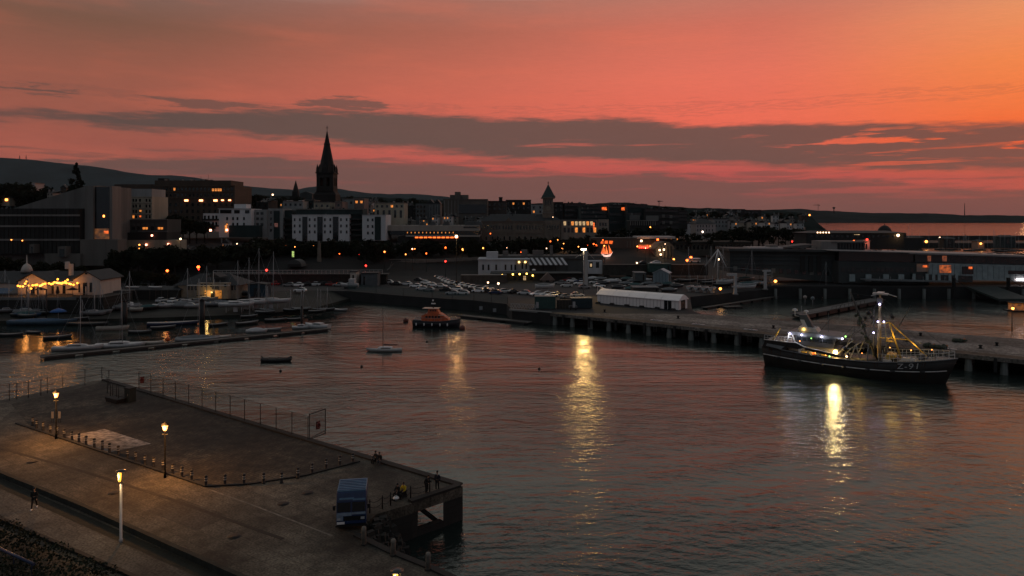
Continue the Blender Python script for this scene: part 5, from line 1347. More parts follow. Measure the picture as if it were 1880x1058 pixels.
# boats lying in the old harbour
small_boat('small_boat', 'pale open boat moored between pontoon and slip with its bow up', W(205, 606, 0), R(14), 6.5, 2.0, .8, OFF, DKH)
small_boat('small_boat', 'low blue cabin boat with a pale rail moored beside the slip', W(315, 597, 0), R(14), 11, 2.6, .7, pm('hull_navy', (.012, .02, .05), .4), GRYH, 0, None, None)
small_boat('work_boat', 'dark work barge covered by a blue tarpaulin at the slip foot', W(75, 596, 0), R(4), 15, 3.6, 1.0, pm('barge_blue', (.02, .045, .07), .6, var=.3), BLT, 0, BLT)
small_boat('work_boat', 'low dark barge lying under the blue parasol', W(160, 597, 0), R(-4), 9.5, 3.0, .6, DKH, DKH)
small_boat('small_boat', 'small dark rowing boat afloat at the corner below the clubhouse boats', W(625, 571, 0), R(-15), 3.8, 1.5, .5, GRYH, WHT)
# hardstanding boats: (px, py, len, heading, hull, cover, cabin, mast)
def onslip(px, py):
    z = 1.6
    for _ in range(12):
        p = W(px, py, z); z = slipz(p.x, p.y)
    return Vector((p.x, p.y, z))
SLIPB = [(20, 572, 6, 10, 'hull_blue', BLT, None, 0, 'blue covered dinghy at the outer end of the slip'), (50, 583, 7, -8, 'hull_blue', TEAL, None, 0, 'teal covered boat lying beside the blue tarpaulin barge'),
         (128, 567, 5, 15, 'boat_white', None, WHT, 0, 'pale sports boat behind the blue parasol'), (150, 573, 5.5, 10, 'boat_white', GREYT, None, 0, 'grey covered dinghy under two thin masts on the slip'),
         (170, 580, 6, 5, 'grey_hull', None, None, 7, 'grey sailing dinghy with a thin mast on the slip'), (181, 577, 6, 5, 'grey_hull', None, None, 7.5, 'pale sailing dinghy beside the thin masted grey one on the slip'),
         (222, 570, 5.2, 12, 'boat_white', GREYT, None, 0, 'white covered boat near the ladder post'), (250, 573, 3.2, 0, 'boat_cream', None, None, 0, 'small cream dinghy turned toward the water'),
         (272, 570, 4.5, 20, 'dark_hull', TEAL, None, 0, 'dark dinghy with a teal cover beside the slip'), (298, 566, 5, 10, 'boat_white', None, WHT, 0, 'white cuddy boat in the slip row under the shed'),
         (314, 565, 4.6, 10, 'boat_white', None, None, 0, 'open white dinghy in the slip row'), (333, 566, 5, 8, 'grey_hull', GREYT, None, 0, 'grey covered dinghy just before the dark pile'),
         (350, 566, 4.4, 5, 'boat_white', None, WHT, 0, 'low white cabin dinghy closest to the dark pile'),
         (400, 561, 7.5, 6, 'boat_white', GREYT, None, 0, 'white covered boat under the clubhouse entrance'), (391, 552, 3.6, 0, 'boat_cream', None, WHT, 0, 'tiny cream boat by the lit clubhouse doors')]
for px, py, L, hd, hu, cv, cb, mast, lab in SLIPB:
    small_boat('dry_boat', lab, onslip(px, py), R(hd), L, 1.9, .6, MATS[hu], MATS[hu], mast, cv, cb, 'boats drawn up on the slip', boom=False, lift=.45, cat='boat')
# yachts ashore on cradles, with four tall masts
for px, py, L, hd, mast, lab in ((452, 563, 9.5, 8, 13, 'white yacht on a cradle carrying the first tall mast'), (470, 561, 10, 12, 15.5, 'white yacht on a cradle whose keel shows on the slip'),
                                 (497, 560, 9.5, 10, 14.5, 'white yacht on a cradle with bow toward the car park'), (432, 567, 8.5, 10, 12.5, 'lower white yacht ashore next to the clubhouse')):
    p = onslip(px, py + 6); small_boat('yacht', lab, p, R(hd), L, 2.6, .75, WHT, WHT, mast, None, WHT, 'yachts stored ashore on cradles', boom=False, keel=True, lift=1.7)
small_boat('dry_boat', 'long dark covered boat stored by the clubhouse doors', onslip(432, 545), R(5), 12, 2.8, .8, DKH, GREYT, 0, GREYT, lift=.6)
t = thing('boat_shed', 'dark blue boat shed standing behind the yachts ashore', 'shed', W(472, 545, 3.0)); MB().bb(-2.8, 2.8, 0, 4, 0, 3.6).build('wall', pm('shed_blue', (.012, .03, .045), .8, var=.3), t); MB().ext([(-3, 3.6), (3, 3.6), (3, 3.8), (0, 4.2), (-3, 3.8)], -.2, 4.2).build('roof', SLATE, t); MB().bb(-1, 1, -.05, .05, 0, 2.6).build('door', BLACKP, t)
# blue parasol, dark piles and ladder posts
p = onslip(107, 588); t = thing('parasol', 'bright blue parasol standing among the boats on the slip', 'parasol', p); MB().tube([(0, 0, 0), (0, 0, 2.9)], .07, 6).build('pole', GALV, t); MB().lathe([(2.0, 2.15), (1.4, 2.6), (.1, 3.1)], 8).build('canopy', pm('parasol_blue', (.02, .09, .27), .8, var=.2), t)
for px, py, h, lab in ((229, 594, 5.6, 'thick dark mooring pile standing before the pale boat'), (371, 598, 6.2, 'thickest dark mooring pile before the lit clubhouse'), (554, 601, 5, 'dark mooring pile near the tip of the long pontoon'), (85, 592, 8.5, 'tall dark post rising in front of the string lights')):
    t = thing('mooring_pile', lab, 'pile', W(px, py, 0)); r_ = .62 if h > 5.5 and h < 8 else .3
    if h > 8: r_ = .16
    MB().tube([(0, 0, -2), (0, 0, h)], r_, 10).build('shaft', BLACKP, t); MB().lathe([(r_ * 1.1, 0), (r_ * .2, r_ * .9)], 10, (0, 0, h)).build('cap', DARKMETAL, t)
# ---- yacht club with gables and string lights
CREAM = pm('club_render', (.42, .38, .34), .85, var=.15, scale=.8, streak=True)
b = Bld('yacht_club', 'cream gabled yacht club hung with golden string lights above the slip', 'club building', 70, 545, 190)
b.blk('terrace', STONE, -60, 190, 546.5, 575, -7, 14)
b.blk('wall', CREAM, -60, 34, 521, 546, 3, 9); b.blk('wall', CREAM, 86, 134, 517, 546, 2, 10)
b.hip('roof', SLATE, -70, 150, 500.5, 520, 3.0, 11, .5, 4)
g = b.blk('wall', CREAM, 33, 86, 517, 546, 0, 10); b.gable('gable', CREAM, 34, 85, 503, 517.05, 0.05, 11, 0.0); 
def gable_roof(x0, x1, y0, y1, d0, dep):
    a, c, zt, zb = b.x(x0, d0), b.x(x1, d0), b.z(y0, d0), b.z(y1, d0); mid = (a + c) / 2
    mb = MB(); mb.ext([(a - .5, zb - .15), (mid, zt + .02), (c + .5, zb - .15), (c + .5, zb + .05), (mid, zt + .28), (a - .5, zb + .05)], d0 - .35, d0 + dep); mb.build('roof', SLATE, b.root)
gable_roof(34, 85, 503, 517, 0, 11)
b.blk('wall', CREAM, 134, 184, 514, 548, -.5, 10); b.gable('gable', CREAM, 134.5, 183.5, 499.5, 514.05, -.45, 10, 0); gable_roof(134.5, 183.5, 499.5, 514, -.5, 11)
b.blk('chimney', CREAM, 126, 131, 485, 506, 4, 1); b.blk('chimney', WHT, 119, 124, 481, 494, 6, 1)
b.blk('ridge', pm('ridge_pale', (.16, .16, .15), .8), -60, 134, 499.4, 501.4, 8.2, .4)
cu = MB().lathe([(1.6, 0), (1.3, 1.2), (.9, 2.0), (.15, 2.6), (.06, 5.0)], 8, (b.x(47, 8), 8.5, b.z(500, 8))).build('cupola', CREAM, b.root)
for x0, x1, y0, y1 in ((48, 51, 527, 542), (57, 64, 527, 543), (68, 72, 528, 542)): b.win(x0, x1, y0, y1, 0)
for x0, x1, y0, y1 in ((95, 99, 525, 541), (104, 108, 527, 541), (115, 120.5, 524, 541)): b.win(x0, x1, y0, y1, 2)
for x0, x1, y0, y1 in ((144, 147, 519, 537), (152.5, 160, 519, 545), (164.5, 169, 519, 537)): b.win(x0, x1, y0, y1, -.5)
b.win(157, 159, 526, 541, -.56, WHT, 'door_panel'); b.win(156, 160, 501, 504, -.5)
aw = MB(); aw.add([(b.x(-30), -3.6, b.z(536)), (b.x(33), -3.6, b.z(536)), (b.x(31), -.1, b.z(529)), (b.x(-30), -.1, b.z(529))], [(0, 1, 2, 3)]).bb(b.x(-30), b.x(33), -3.65, -3.6, b.z(537.5), b.z(536)).build('awning', BLT, b.root)
rl = MB()
for i in range(34):
    x = b.x(-40 + i * 6.5, -6.5); rl.bar((x, -6.6, b.z(546.4, -6.6)), (x, -6.6, b.z(546.4, -6.6) + 1.0), .03)
rl.bar((b.x(-40, -6.5), -6.6, b.z(546.4, -6.6) + 1), (b.x(174, -6.5), -6.6, b.z(546.4, -6.6) + 1), .04); rl.bb(b.x(-60, -7), b.x(140, -7), -7.15, -7.0, b.z(551, -7), b.z(546, -7)).build('terrace_rail', pm('rail_grey', (.12, .12, .115), .7), b.root)
# parasols, tables on the terrace: dark shapes under the lights
for px, lab in ((75, 'closed dark terrace parasol below the middle gable'), (106, 'narrow folded dark parasol on the club terrace'), (133, 'open dark parasol by the end gable')):
    p = D(px, 545, 186.5); t = thing('terrace_parasol', lab, 'parasol', p)
    MB().tube([(0, 0, 0), (0, 0, 2.6)], .05, 6).build('pole', WOOD, t)
    MB().lathe([(1.6, 1.9), (.1, 2.6)] if px != 106 else [(.15, .6), (.5, 1.2), (.1, 3.0)], 8).build('canopy', NAVY, t)
# string lights: wires and bulbs
sx_ = [(33, 525), (42, 526), (49, 517), (52, 524.5), (60, 524), (68, 523), (76, 524), (83, 521), (90, 520.5), (97, 521), (104, 519), (106, 513), (107, 520), (113, 521), (120, 517), (124, 514), (127, 521), (135, 523), (142, 520)]
P0 = D(70, 545, 190); t = thing('string_lights', 'golden string of bulbs hung across the yacht club front', 'lights', P0)
mb = MB()
pts = [D(x, y - 1.2, 188.2) - P0 for x, y in sx_ if y > 518.5]
mb.tube(pts, .03, 4); mb.build('wire', BLACKP, t)
bm_ = MB().ball((0, 0, 0), .27, 8).mesh('bulb', em('string_bulb', S(255, 150, 44), 5.0))
for i, (x, y) in enumerate(sx_ + [(46, 521), (57, 530), (73, 525), (79, 522), (94, 522), (100, 518.5), (119, 519), (122, 520), (110, 520), (65, 523.5), (37, 526), (115, 519.5), (130, 522)]):
    o = bpy.data.objects.new('bulb', bm_); link(o, t); o.location = D(x, y, 188.1 - (i % 3) * .2) - P0
for x, y, pw in ((48, 524, 260), (75, 523, 260), (105, 519, 260), (128, 519, 160)): light(t, D(x, y + 2, 187.5) - P0, pw, (1, .36, .08), .4)
# ---- clubhouse with lit doors
b = Bld('clubhouse', 'low cream clubhouse with a hipped slate roof and glowing entrance doors', 'clubhouse', 383, 549, 205)
BRK = pm('clubhouse_wall', (.24, .20, .15), .85, var=.25, scale=1.0)
b.blk('wall', BRK, 327, 434, 523, 549, 0, 10); b.hip('roof', SLATE, 322, 438, 505, 524, 0, 11, .6, 5.5)
b.blk('porch', BRK, 362, 418, 520, 549, -2.5, 2.45); b.gable('pediment', SLATE, 380, 403, 501, 509, -1.5, 5, .3); b.blk('flagpole', WHT, 391, 392, 498, 523, -2.7, .12)
b.ledge('fascia', WHT, 345, 420, 525, .25, .3, -2.5)
for x in (345, 351, 358, 425, 430): b.win(x, x + 3, 519 + 5, 533, 0)
for x in (369, 375, 386, 412): b.win(x, x + 3.4, 521.5, 527, -2.5)
b.win(389, 401, 525.5, 531.5, -2.55, pm('sign_blue', (.012, .016, .03), .5), 'sign_board')
b.win(376, 387, 533.5, 547.5, -2.52, glow('entrance_glow', S(255, 150, 20), .62, .5), 'lit_panel'); b.win(395, 406.5, 533.5, 548, -2.52, MATS['entrance_glow'], 'lit_panel'); b.win(387.2, 394.8, 535.5, 549, -2.5, GLASS, 'door')
for x in (377, 404.5): b.win(x - 1, x + 1, 536, 538, -2.62, BLACKP, 'lantern')
light(b.root, (b.x(391), -4.2, b.z(536)), 160, (1, .6, .18), .3)
# shed row behind the slip with odd roofs
b = Bld('net_shed', 'long low dark shed with pale junk on its roof behind the slip boats', 'shed', 255, 556, 203)
b.blk('wall', pm('shed_dark', (.018, .018, .017), .9, var=.4), 228, 327, 532, 557, 0, 6); b.hip('roof', SLATE, 226, 329, 527, 533, 0, 6, .3, 2)
for x in (274, 285, 296, 307): b.blk('post', WOOD, x, x + 1, 532, 557, -.4, .2)
for px, py, w_, lab in ((285, 529, 2.6, 'upturned pale hull lying on the net shed roof'), (243, 529, 1.6, 'small upturned pale hull on the end of the net shed roof')):
    p = D(px, py, 205); small_boat('upturned_boat', lab, p, R(-12), 4, 1.5, .4, WHT, WHT, lift=0)
b = Bld('grey_kiosk', 'small grey lean-to kiosk between yacht club and net shed', 'kiosk', 206, 560, 196); b.blk('wall', pm('kiosk_grey', (.09, .085, .08), .8, var=.2), 199, 222, 537, 560, 0, 4); b.blk('roof', SLATE, 198, 231, 535, 537, -.4, 5); b.blk('side_wall', BLACKP, 222.2, 228, 540, 560, .5, 3)
for i, (px, py, lab) in enumerate(((288, 561, 'silver'), (310, 562, 'white'), (328, 563, 'silver'), (345, 562, 'grey'))):
    p = onslip(px, py - 2); car(px, py, 80, lab, f'{lab} car parked {("at the far end of", "second in", "third in", "last in")[i]} the row behind the slip boats', 'cars parked behind the slip', slope=p + Vector((0, 3, .25)))

# ================================================================ coal quay wall with white railing, road cars
b = Bld('retaining_wall', 'long dark retaining wall with dim arches under the white railing', 'wall', 560, 524, 246); b.root['kind'] = 'thing'
for i in range(15):
    x = 402 + i * 20.5; b.blk('wall_bay', STONE, x, x + 20.3, 505, 527, 0, 3)
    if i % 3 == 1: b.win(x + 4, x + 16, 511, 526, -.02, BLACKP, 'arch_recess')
b.blk('parapet', pm('parapet', (.05, .05, .048), .9, var=.3), 395, 712, 503, 505, -.4, 3.6)
p0 = D(392, 504.5, 245.7)
t = thing('white_railing', 'long white railing running above the retaining wall behind the harbour road', 'railing', p0)
P1 = D(702, 503.5, 245.7)
mb = MB()
for i in range(40):
    q = p0.lerp(P1, i / 39) - p0; mb.bar(q, q + Vector((0, 0, 1.5)), .07)
mb.build('post', pm('rail_white', (.34, .34, .33), .6), t)
for z in (.8, 1.5): MB().bar((0, 0, z), P1 - p0 + Vector((0, 0, z)), .07).build('rail', MATS['rail_white'], t)
ROADC = [(503, 524, 175, 'red', 'dull red car at the end of the harbour road queue'), (530, 526, 178, 'grey', 'grey car behind the dull red one on the harbour road'), (546, 526, 178, 'white', 'white car waiting on the harbour road below the railing'),
         (563, 525, 178, 'black', 'black car with glowing brake lights on the harbour road'), (577, 525, 178, 'silver', 'silver car ahead of the glowing brake lights'), (592, 524, 178, 'black', 'black car at the middle of the road queue'),
         (609, 525, 2, 'red', 'dark red car showing an orange light on the harbour road'), (622, 526, 178, 'grey', 'grey car beside the white trailer boat'), (551, 536, 172, 'white', 'white car alone at the wall foot below the road queue')]
for px, py, hd, c, lab in ROADC:
    t = car(px, py, hd, c, lab, 'cars on the harbour road')
    if 'brake' in lab or 'orange' in lab:
        for sy in (-.55, .55): MB().ball((2.0 if hd < 90 else 2.12, sy, .7), .30, 8).build('tail_light', BULBR if 'brake' in lab else BULBO, t)
        if 'brake' in lab: MB().ball((0, -.95, .75), .26, 8).build('tail_light', BULBR, t)
b_ = small_boat('motor_boat', 'white motor boat with a dark cabin window standing by the road wall', W(643, 530, 3.0), R(178), 5.6, 2.2, .8, WHT, WHT, 0, None, WHT, lift=.8)
MB().bb(-1.7, .3, -1.0, 1.0, .8, 2.5).build('wheelhouse', WHT, b_, (0, 0, .8)); MB().bb(-1.2, -.1, -1.06, -1.0, 1.6, 2.3).build('window', GLASS, b_, (0, 0, .8)); MB().bb(-2, 2, -.6, .6, 0, .5).build('trailer', DARKMETAL, b_)
for px0, px1, y0, y1, m_, lab, nm in ((643, 654, 500, 516, CREAM, 'small cream gate hut lit beside the railing end', 'gate_hut'), (663, 693, 503, 522, pm('shed_bluegrey', (.07, .085, .095), .8, var=.3), 'low blue grey shed below the railing end', 'harbour_shed')):
    b = Bld(nm, lab, 'shed', (px0 + px1) / 2, y1 + 5, 240); b.blk('wall', m_, px0, px1, y0, y1 + 5, 0, 5); b.blk('roof', SLATE, px0 - 1, px1 + 1, y0 - 2, y0, -.3, 5.6); b.win(px0 + 4, px0 + 7, y0 + 5, y1 + 2, 0, GLASS, 'door')

# ================================================================ harbour car park
GRF = netmat(bpy.data.materials.new('green_windbreak'), (.03, .075, .075), .42)
wf = [W(638, 534), W(690, 538.5), W(740, 543), W(793, 547), W(830, 549.5), W(870, 552.5), W(902, 555.5), W(932, 558.5)]
fence('windbreak_fence', 'teal mesh windbreak fence along the harbour car park wall', [(p.x, p.y + .4) for p in wf], 2.3, 3.0, net=GRF, r=.06, panel='windbreak_mesh')
MAIN = [(823, 500, 55, 'white', 0), (805, 512, 30, 'grey', 0), (812, 514, 30, 'silver', 0), (816, 516, 30, 'grey', 0), (820, 518, 30, 'silver', 0), (826, 520, 30, 'white', 0), (832, 523, 30, 'silver', 0), (841, 524, 30, 'black', 0), (852, 526, 30, 'white', 0),
        (862, 528, 30, 'silver', 0), (871, 530, 30, 'white', 0), (880, 532, 30, 'grey', 0), (896, 533, 28, 'white', 0), (927, 538, 28, 'silver', 0), (944, 539, 28, 'black', 0),
        (770, 517, -25, 'black', 1), (783, 522, -25, 'white', 1), (796, 526, -22, 'white', 1), (811, 528, -20, 'silver', 1), (835, 529, -20, 'grey', 1),
        (746, 524, 160, 'silver', 2), (763, 528, 160, 'white', 2), (775, 533, 160, 'silver', 2), (787, 535, 160, 'grey', 2), (830, 541, 165, 'silver', 2), (850, 541, 165, 'white', 2), (862, 536, 165, 'black', 2), (878, 537, 165, 'white', 2), (890, 537, 165, 'black', 2), (909, 540, 165, 'blue', 2), (726, 524, 165, 'black', 2), (712, 521, 165, 'silver', 2), (838, 534, 165, 'white', 2), (818, 535, 165, 'black', 2)]
ROWN = ['slanted pavilion row', 'short back row of the car park', 'front row by the teal fence']
cnt = [0, 0, 0]
for px, py, hd, c, r_ in sorted(MAIN, key=lambda m: m[0]):
    k = cnt[r_]; cnt[r_] += 1
    z = 4.2 if py < 505 else 3.0
    car(px, py, hd, c, f'{c} car, {ORD[k]} from the gate hut in the {ROWN[r_]}', 'cars in the harbour car park', z)
FR = [(985, 543, 205, 'white', 'white car parked at the front behind the green container'), (1002, 544, 205, 'silver', 'silver car beside the white one behind the green container'), (1012, 546, 205, 'white', 'low white car tucked behind the green container'),
      (1026, 543, 30, 'black', 'black car at the slanted end behind the fenced store'), (1040, 548, 30, 'grey', 'grey car right behind the fenced timber store'), (1060, 545, 10, 'silver', 'silver car showing over the dark container'),
      (1050, 518, 178, 'white', 'white car in the upper yard left of the white pylon'.replace('left of', 'before')), (1064, 519, 178, 'blue', 'blue car in the upper yard at the white pylon'), (1064, 523, 178, 'white', 'white van-like car just at the pylon foot'), (1092, 521, 178, 'silver', 'silver car in the yard between pylon and covered boats'), (1042, 517, 178, 'red', 'dull red car at the end of the upper yard row')]
for px, py, hd, c, lab in FR: car(px, py, hd, c, lab, 'cars in the upper yard and behind the containers')
b_ = small_boat('motor_boat', 'white boat on a tall trailer stand in the car park', W(999, 540, 3.0), R(4), 5.6, 2.0, .9, WHT, WHT, 0, GREYT, lift=2.0); MB().bb(-1.2, -1.0, -.5, .5, 0, 1.8).bb(1.2, 1.4, -.5, .5, 0, 1.8).bb(-1.8, 1.8, -.6, -.45, .2, .4).build('stand', GALV, b_)
# containers and store
TG, TD = pm('container_green', (.020, .055, .050), .7, var=.3, scale=1), pm('container_dark_teal', (.006, .022, .030), .65, var=.3, scale=1)
def container(px0, px1, y0, y1, m_, lab, rz=0):
    a, c = W(px0, y1), W(px1, y1); L = (c - a).length; mid = (a + c) / 2
    t = thing('container', lab, 'container', mid, dirpx(a, c) + rz); h = (y1 - y0) * mid.y / F
    mb = MB(); mb.bb(-L / 2, L / 2, 0, 2.6, .12, h); n_ = int(L / .45)
    for i in range(n_): mb.bb(-L / 2 + (i + .2) * L / n_, -L / 2 + (i + .7) * L / n_, -.05, 0.001, .25, h - .2)
    mb.build('body', m_, t); MB().bb(-L / 2 - .05, L / 2 + .05, -.08, 2.68, h + .002, h + .1).build('roof', pm('container_roof', (.20, .19, .18), .7, var=.3), t)
    MB().bb(-L / 2 + .3, -L / 2 + 1.0, -.09, -.052, .3, min(1.9, h - .3)).build('door', GALV if 'green' in lab else WHT, t)
    return t
container(982, 1020, 545, 568, TG, 'green site container with a pale roof at the quay edge')
container(1049, 1088, 548, 567, TD, 'dark teal container with a white notice at the pier root', R(6))
p = W(1036, 568); t = thing('timber_store', 'dim fenced timber store between the two containers', 'store', p); MB().bb(-1.9, 1.9, 0, 2.0, 0, 2.4).build('wall', pm('store_boards', (.035, .03, .025), .9, var=.5), t)
for k in range(6): MB().bb(-2 + k * .75, -1.9 + k * .75, -.15, -.003, 0, 2.6).build('post', WOOD, t)
p = W(1052, 569.5); t = thing('handcart', 'small low handcart frame in front of the dark teal container', 'cart', p); MB().bb(-1, 1, -.3, .3, .4, .6).build('bed', DARKMETAL, t); MB().bar((-1, 0, 1.1), (1, 0, 1.1), .05).bar((1, 0, .5), (1, 0, 1.1), .05).bar((-1, 0, .5), (-1, 0, 1.1), .05).build('frame', GALV, t)
for x in (-.7, .7): MB().tube([(x, -.35, .25), (x, .35, .25)], .25, 10).build('wheel', BLACKP, t)
lf = [W(x, y) for x, y in ((938, 566), (953, 566.6), (968, 567.2), (983, 568.6))]
t = thing('lattice_railing', 'pale criss-cross railing on the quay edge beside the green container', 'railing', lf[0]); mb = MB()
for a, c in zip(lf, lf[1:]):
    a, c = a - lf[0], c - lf[0]
    for k in range(3):
        u, v = a.lerp(c, k / 3), a.lerp(c, (k + 1) / 3); mb.bar(u, v + Vector((0, 0, 1.2)), .05).bar(v, u + Vector((0, 0, 1.2)), .05)
    mb.bar(a + Vector((0, 0, 1.2)), c + Vector((0, 0, 1.2)), .05)
mb.build('lattice', GALV, t)
for q in lf: MB().bar(q - lf[0], q - lf[0] + Vector((0, 0, 1.3)), .06).build('post', GALV, t)
strip([W(936, 568), W(1012, 574)], 1.0, 2.7, 3.12, 'quay_kerb', CONC)
for px, py, lab in ((908, 573, 'pale square plate fixed on the wall above the landing pontoon'), (883, 569, 'small pale plate on the wall over the landing pontoon'), (967, 580, 'narrow pale ladder plate by the pontoon end')):
    q = D(px, py, W(px, 552 + (px - 870) * .1).y - 3.4); t = thing('wall_plate', lab, 'plate', q); MB().bb(-.45, .45, -.1, .1, 0, .95).build('board', pm('plate_pale', (.22, .23, .24), .7, var=.2), t); MB().bb(-.5, .5, -.02, .12, -.9, -.003).build('bracket', DARKMETAL, t)
# ---- white event tent on the pier
A, B_ = W(1097, 557), W(1246, 570.5); tl = (B_ - A).length; rz = dirpx(A, B_)
t = thing('white_tent', 'long white marquee with dark gaps between its wall panels on the pier', 'tent', (A.x, A.y, 3.0), rz)
TW = pm('tent_white', (.74, .70, .69), .7, var=.08, scale=.6); TR_ = pm('tent_roof_white', (.84, .80, .79), .6, var=.06, scale=.4)
dp, eh, rh = 5.2, 2.55, 3.95
MB().bb(.12, tl - .12, .1, dp - .1, .05, eh - .05).build('dark_core', DARKMETAL, t)  # solid dark box fills the tent so the panel gaps look shaded
npn = 24; pw = tl / npn
pme = MB().bb(0.05, pw - .05, -.05, .05, 0.12, eh).mesh('wall_panel', TW)
for i in range(npn):
    if i in (20, 21): continue
    for y in (0, dp): o = bpy.data.objects.new('wall_panel', pme); link(o, t); o.location = (i * pw, y, 0)
ne = 4; ew_ = dp / ne; eme = MB().bb(-.05, .05, .06, ew_ - .06, .12, eh).mesh('end_panel', TW)
for i in range(ne):
    for x in (0, tl):
        if not (x and i in (1, 2)): o = bpy.data.objects.new('end_panel', eme); link(o, t); o.location = (x, i * ew_, 0)
MB().bb(tl - .02, tl + .03, ew_, 3 * ew_, .1, 2.3).build('end_door', GLASS, t); MB().bb(20 * pw + .05, 22 * pw - .05, -.04, .03, .1, 2.4).build('door', GLASS, t)
MB().bb(21 * pw - .04, 21 * pw + .04, -.06, -.041, .1, 2.4).build('door_post', TW, t)
nb = 5
for i in range(nb):
    x0, x1 = i * tl / nb + .04, (i + 1) * tl / nb - .04
    MB().exx([(-.35, eh - .12), (0, eh), (dp, eh), (dp + .35, eh - .12), (dp + .35, eh + .05), (dp * .72, rh - .35), (dp / 2, rh), (dp * .28, rh - .35), (-.35, eh + .05)], x0 - (.3 if i == 0 else 0), x1 + (.3 if i == nb - 1 else 0)).build('roof_panel', TR_, t)
for i in range(6):
    MB().box(i * tl / 5.4 + .6, -.75, 0, 1.3, .8, .55, 0, .8).build('ballast_weight', BLACKP, t)
MB().add([(-3.4, dp + .4, rh + .35), (.8, dp * .4, rh - .05), (.8, dp * .6, rh - .05)], [(0, 1, 2)]).bar((-3.4, dp + .4, 0), (-3.4, dp + .4, rh + .35), .06).build('canopy_flap', TW, t)
# pier clutter: ladders with pale edge, bollards, crates
for i, (px, py) in enumerate(((1205, 588.5), (1282, 596), (1378, 606), (1550, 622), (1740, 641))):
    p = W(px, py); t = thing('pier_ladder', f'pale capped ladder head on the pier edge, {ORD[i]} from the tent end', 'ladder', p, math.atan2(pd.y, pd.x), 'ladder heads on the pier edge')
    mb = MB()
    for x in (-.35, .35): mb.bar((x, -.7, -2.6), (x, -.7, .5), .06).bar((x, -.7, .5), (x, .2, .08), .05)
    for k in range(8): mb.bar((-.35, -.7, -2.4 + k * .36), (.35, -.7, -2.4 + k * .36), .035)
    mb.build('rails', GALV, t); MB().bb(-1.4, 1.4, -.30, .3, .01, .12).build('pad', WHT, t)
for i, (px, py) in enumerate(((1110, 574), (1245, 586), (1420, 604), (1500, 612), (1665, 628), (1800, 641), (1690, 618), (1830, 636))):
    p = W(px, py - 1); t = thing('mooring_bollard', f'squat iron mooring bollard on the pier edge, {ORD[i]} from the tent end', 'bollard', p, 0, 'iron bollards on the pier edge')
    MB().lathe([(.30, 0), (.24, .1), (.20, .4), (.34, .5), (.34, .62), (.1, .7)], 10).build('post', DARKMETAL, t); MB().bb(-.45, .45, -.45, .45, 0, .05).build('base_plate', DARKMETAL, t)
for px, py, w_, lab in ((1725, 640, 2.0, 'dark heap of netting on the pier behind the trawler bow'), (1705, 638, 1.4, 'small dark netting heap on the pier near the bow rail'), (1760, 628, 1.6, 'low dark netting heap at the basin side of the pier')):
    p = W(px, py); t = thing('net_heap', lab, 'heap', p); mb = MB(); rr = random.Random(px)
    for k in range(9): mb.ball((rr.uniform(-w_, w_) * .6, rr.uniform(-.7, .7), .2 + rr.uniform(0, .2)), rr.uniform(.3, .6), 8, rr.uniform(.25, .5))
    mb.build('netting', BROWN, t); MB().ball((w_ * .5, -.5, .55), .22, 8).build('float', pm('net_float_orange', (.35, .1, .02), .6), t)

# ================================================================ boatyard on the far side of the pier
YARD = [(1112, 504, 5.2, 20, GREYT, 'tall grey covered boat nearest the pavilion corner'), (1135, 510, 6, 5, None, 'white motor boat with a light cabin in the yard'), (1094, 510, 4.6, 30, TEAL, 'teal covered dinghy against the pavilion wall'), (1088, 516, 4.4, 20, WHT, 'white covered dinghy at the yard edge by the pylon'),
        (1102, 517, 4.4, 15, GREYT, 'grey covered dinghy behind the long pale one'), (1122, 521, 6, 2, WHT, 'long pale covered hull in the middle of the yard'), (1106, 524, 5, 15, DKH, 'dark covered hull just behind the tent ridge'), (1150, 517, 5, 20, TEAL, 'teal covered dinghy short of the blue grey store'),
        (1163, 521, 5, 10, GREYT, 'grey covered dinghy by the store corner'), (1180, 519, 6, 8, WHT, 'white covered dinghy right below the pale shed'), (1148, 526, 5.4, 18, GREYT, 'flat grey boat cover in the second yard row'), (1166, 529, 5.4, 16, TEAL, 'flat teal boat cover in the second yard row'),
        (1190, 526, 5, 12, GREYT, 'grey dinghy cover in front of the pale shed'), (1135, 532, 5, 16, DKH, 'dark boat cover near the tent roof'), (1158, 536, 5, 12, TEAL, 'low teal cover just above the tent roof'), (1200, 531, 5.4, 10, GREYT, 'pale grey cover beside the low barrack roof'),
        (1225, 527, 5, 14, TEAL, 'teal cover close to the pale shed gable'), (1228, 538, 5, 8, GREYT, 'grey cover near the four white dinghies'), (1242, 530, 4.6, 16, DKH, 'dark cover behind the four white dinghies'), (1250, 520, 5, 8, DKH, 'dark hull beside the teal roofed shed')]
for px, py, L, hd, cv, lab in YARD:
    small_boat('dry_boat', lab, W(px, py, 3.0), R(hd), L, 2.0, .6, pm('yard_hull', (.05, .055, .06), .6, var=.3) if cv not in (WHT, None) else WHT, WHT, 0, cv, WHT if cv is None else None, 'covered boats in the boatyard', lift=.6)
b = Bld('boat_shed', 'pale blue grey shed with a light gabled roof in the boatyard', 'shed', 1213, 519, 238, R(-24))
SB = pm('shed_paleblue', (.15, .20, .23), .75, var=.15, streak=True); w5, d5, h5 = 2.7, 4.6, 3.3
MB().bb(-w5, w5, 0, d5, 0, h5).build('wall', SB, b.root); MB().ext([(-w5, h5 + .002), (w5, h5 + .002), (0, h5 + 1.3)], .0, d5).build('gable', SB, b.root)
for s_ in (-1, 1):
    MB().ext([(s_ * (w5 + .3), h5 - .15), (0, h5 + 1.32), (0, h5 + 1.46), (s_ * (w5 + .3), h5)], -.3, d5 + .3).build('roof', pm('shed_roof_pale', (.34, .37, .40), .6, var=.12), b.root)
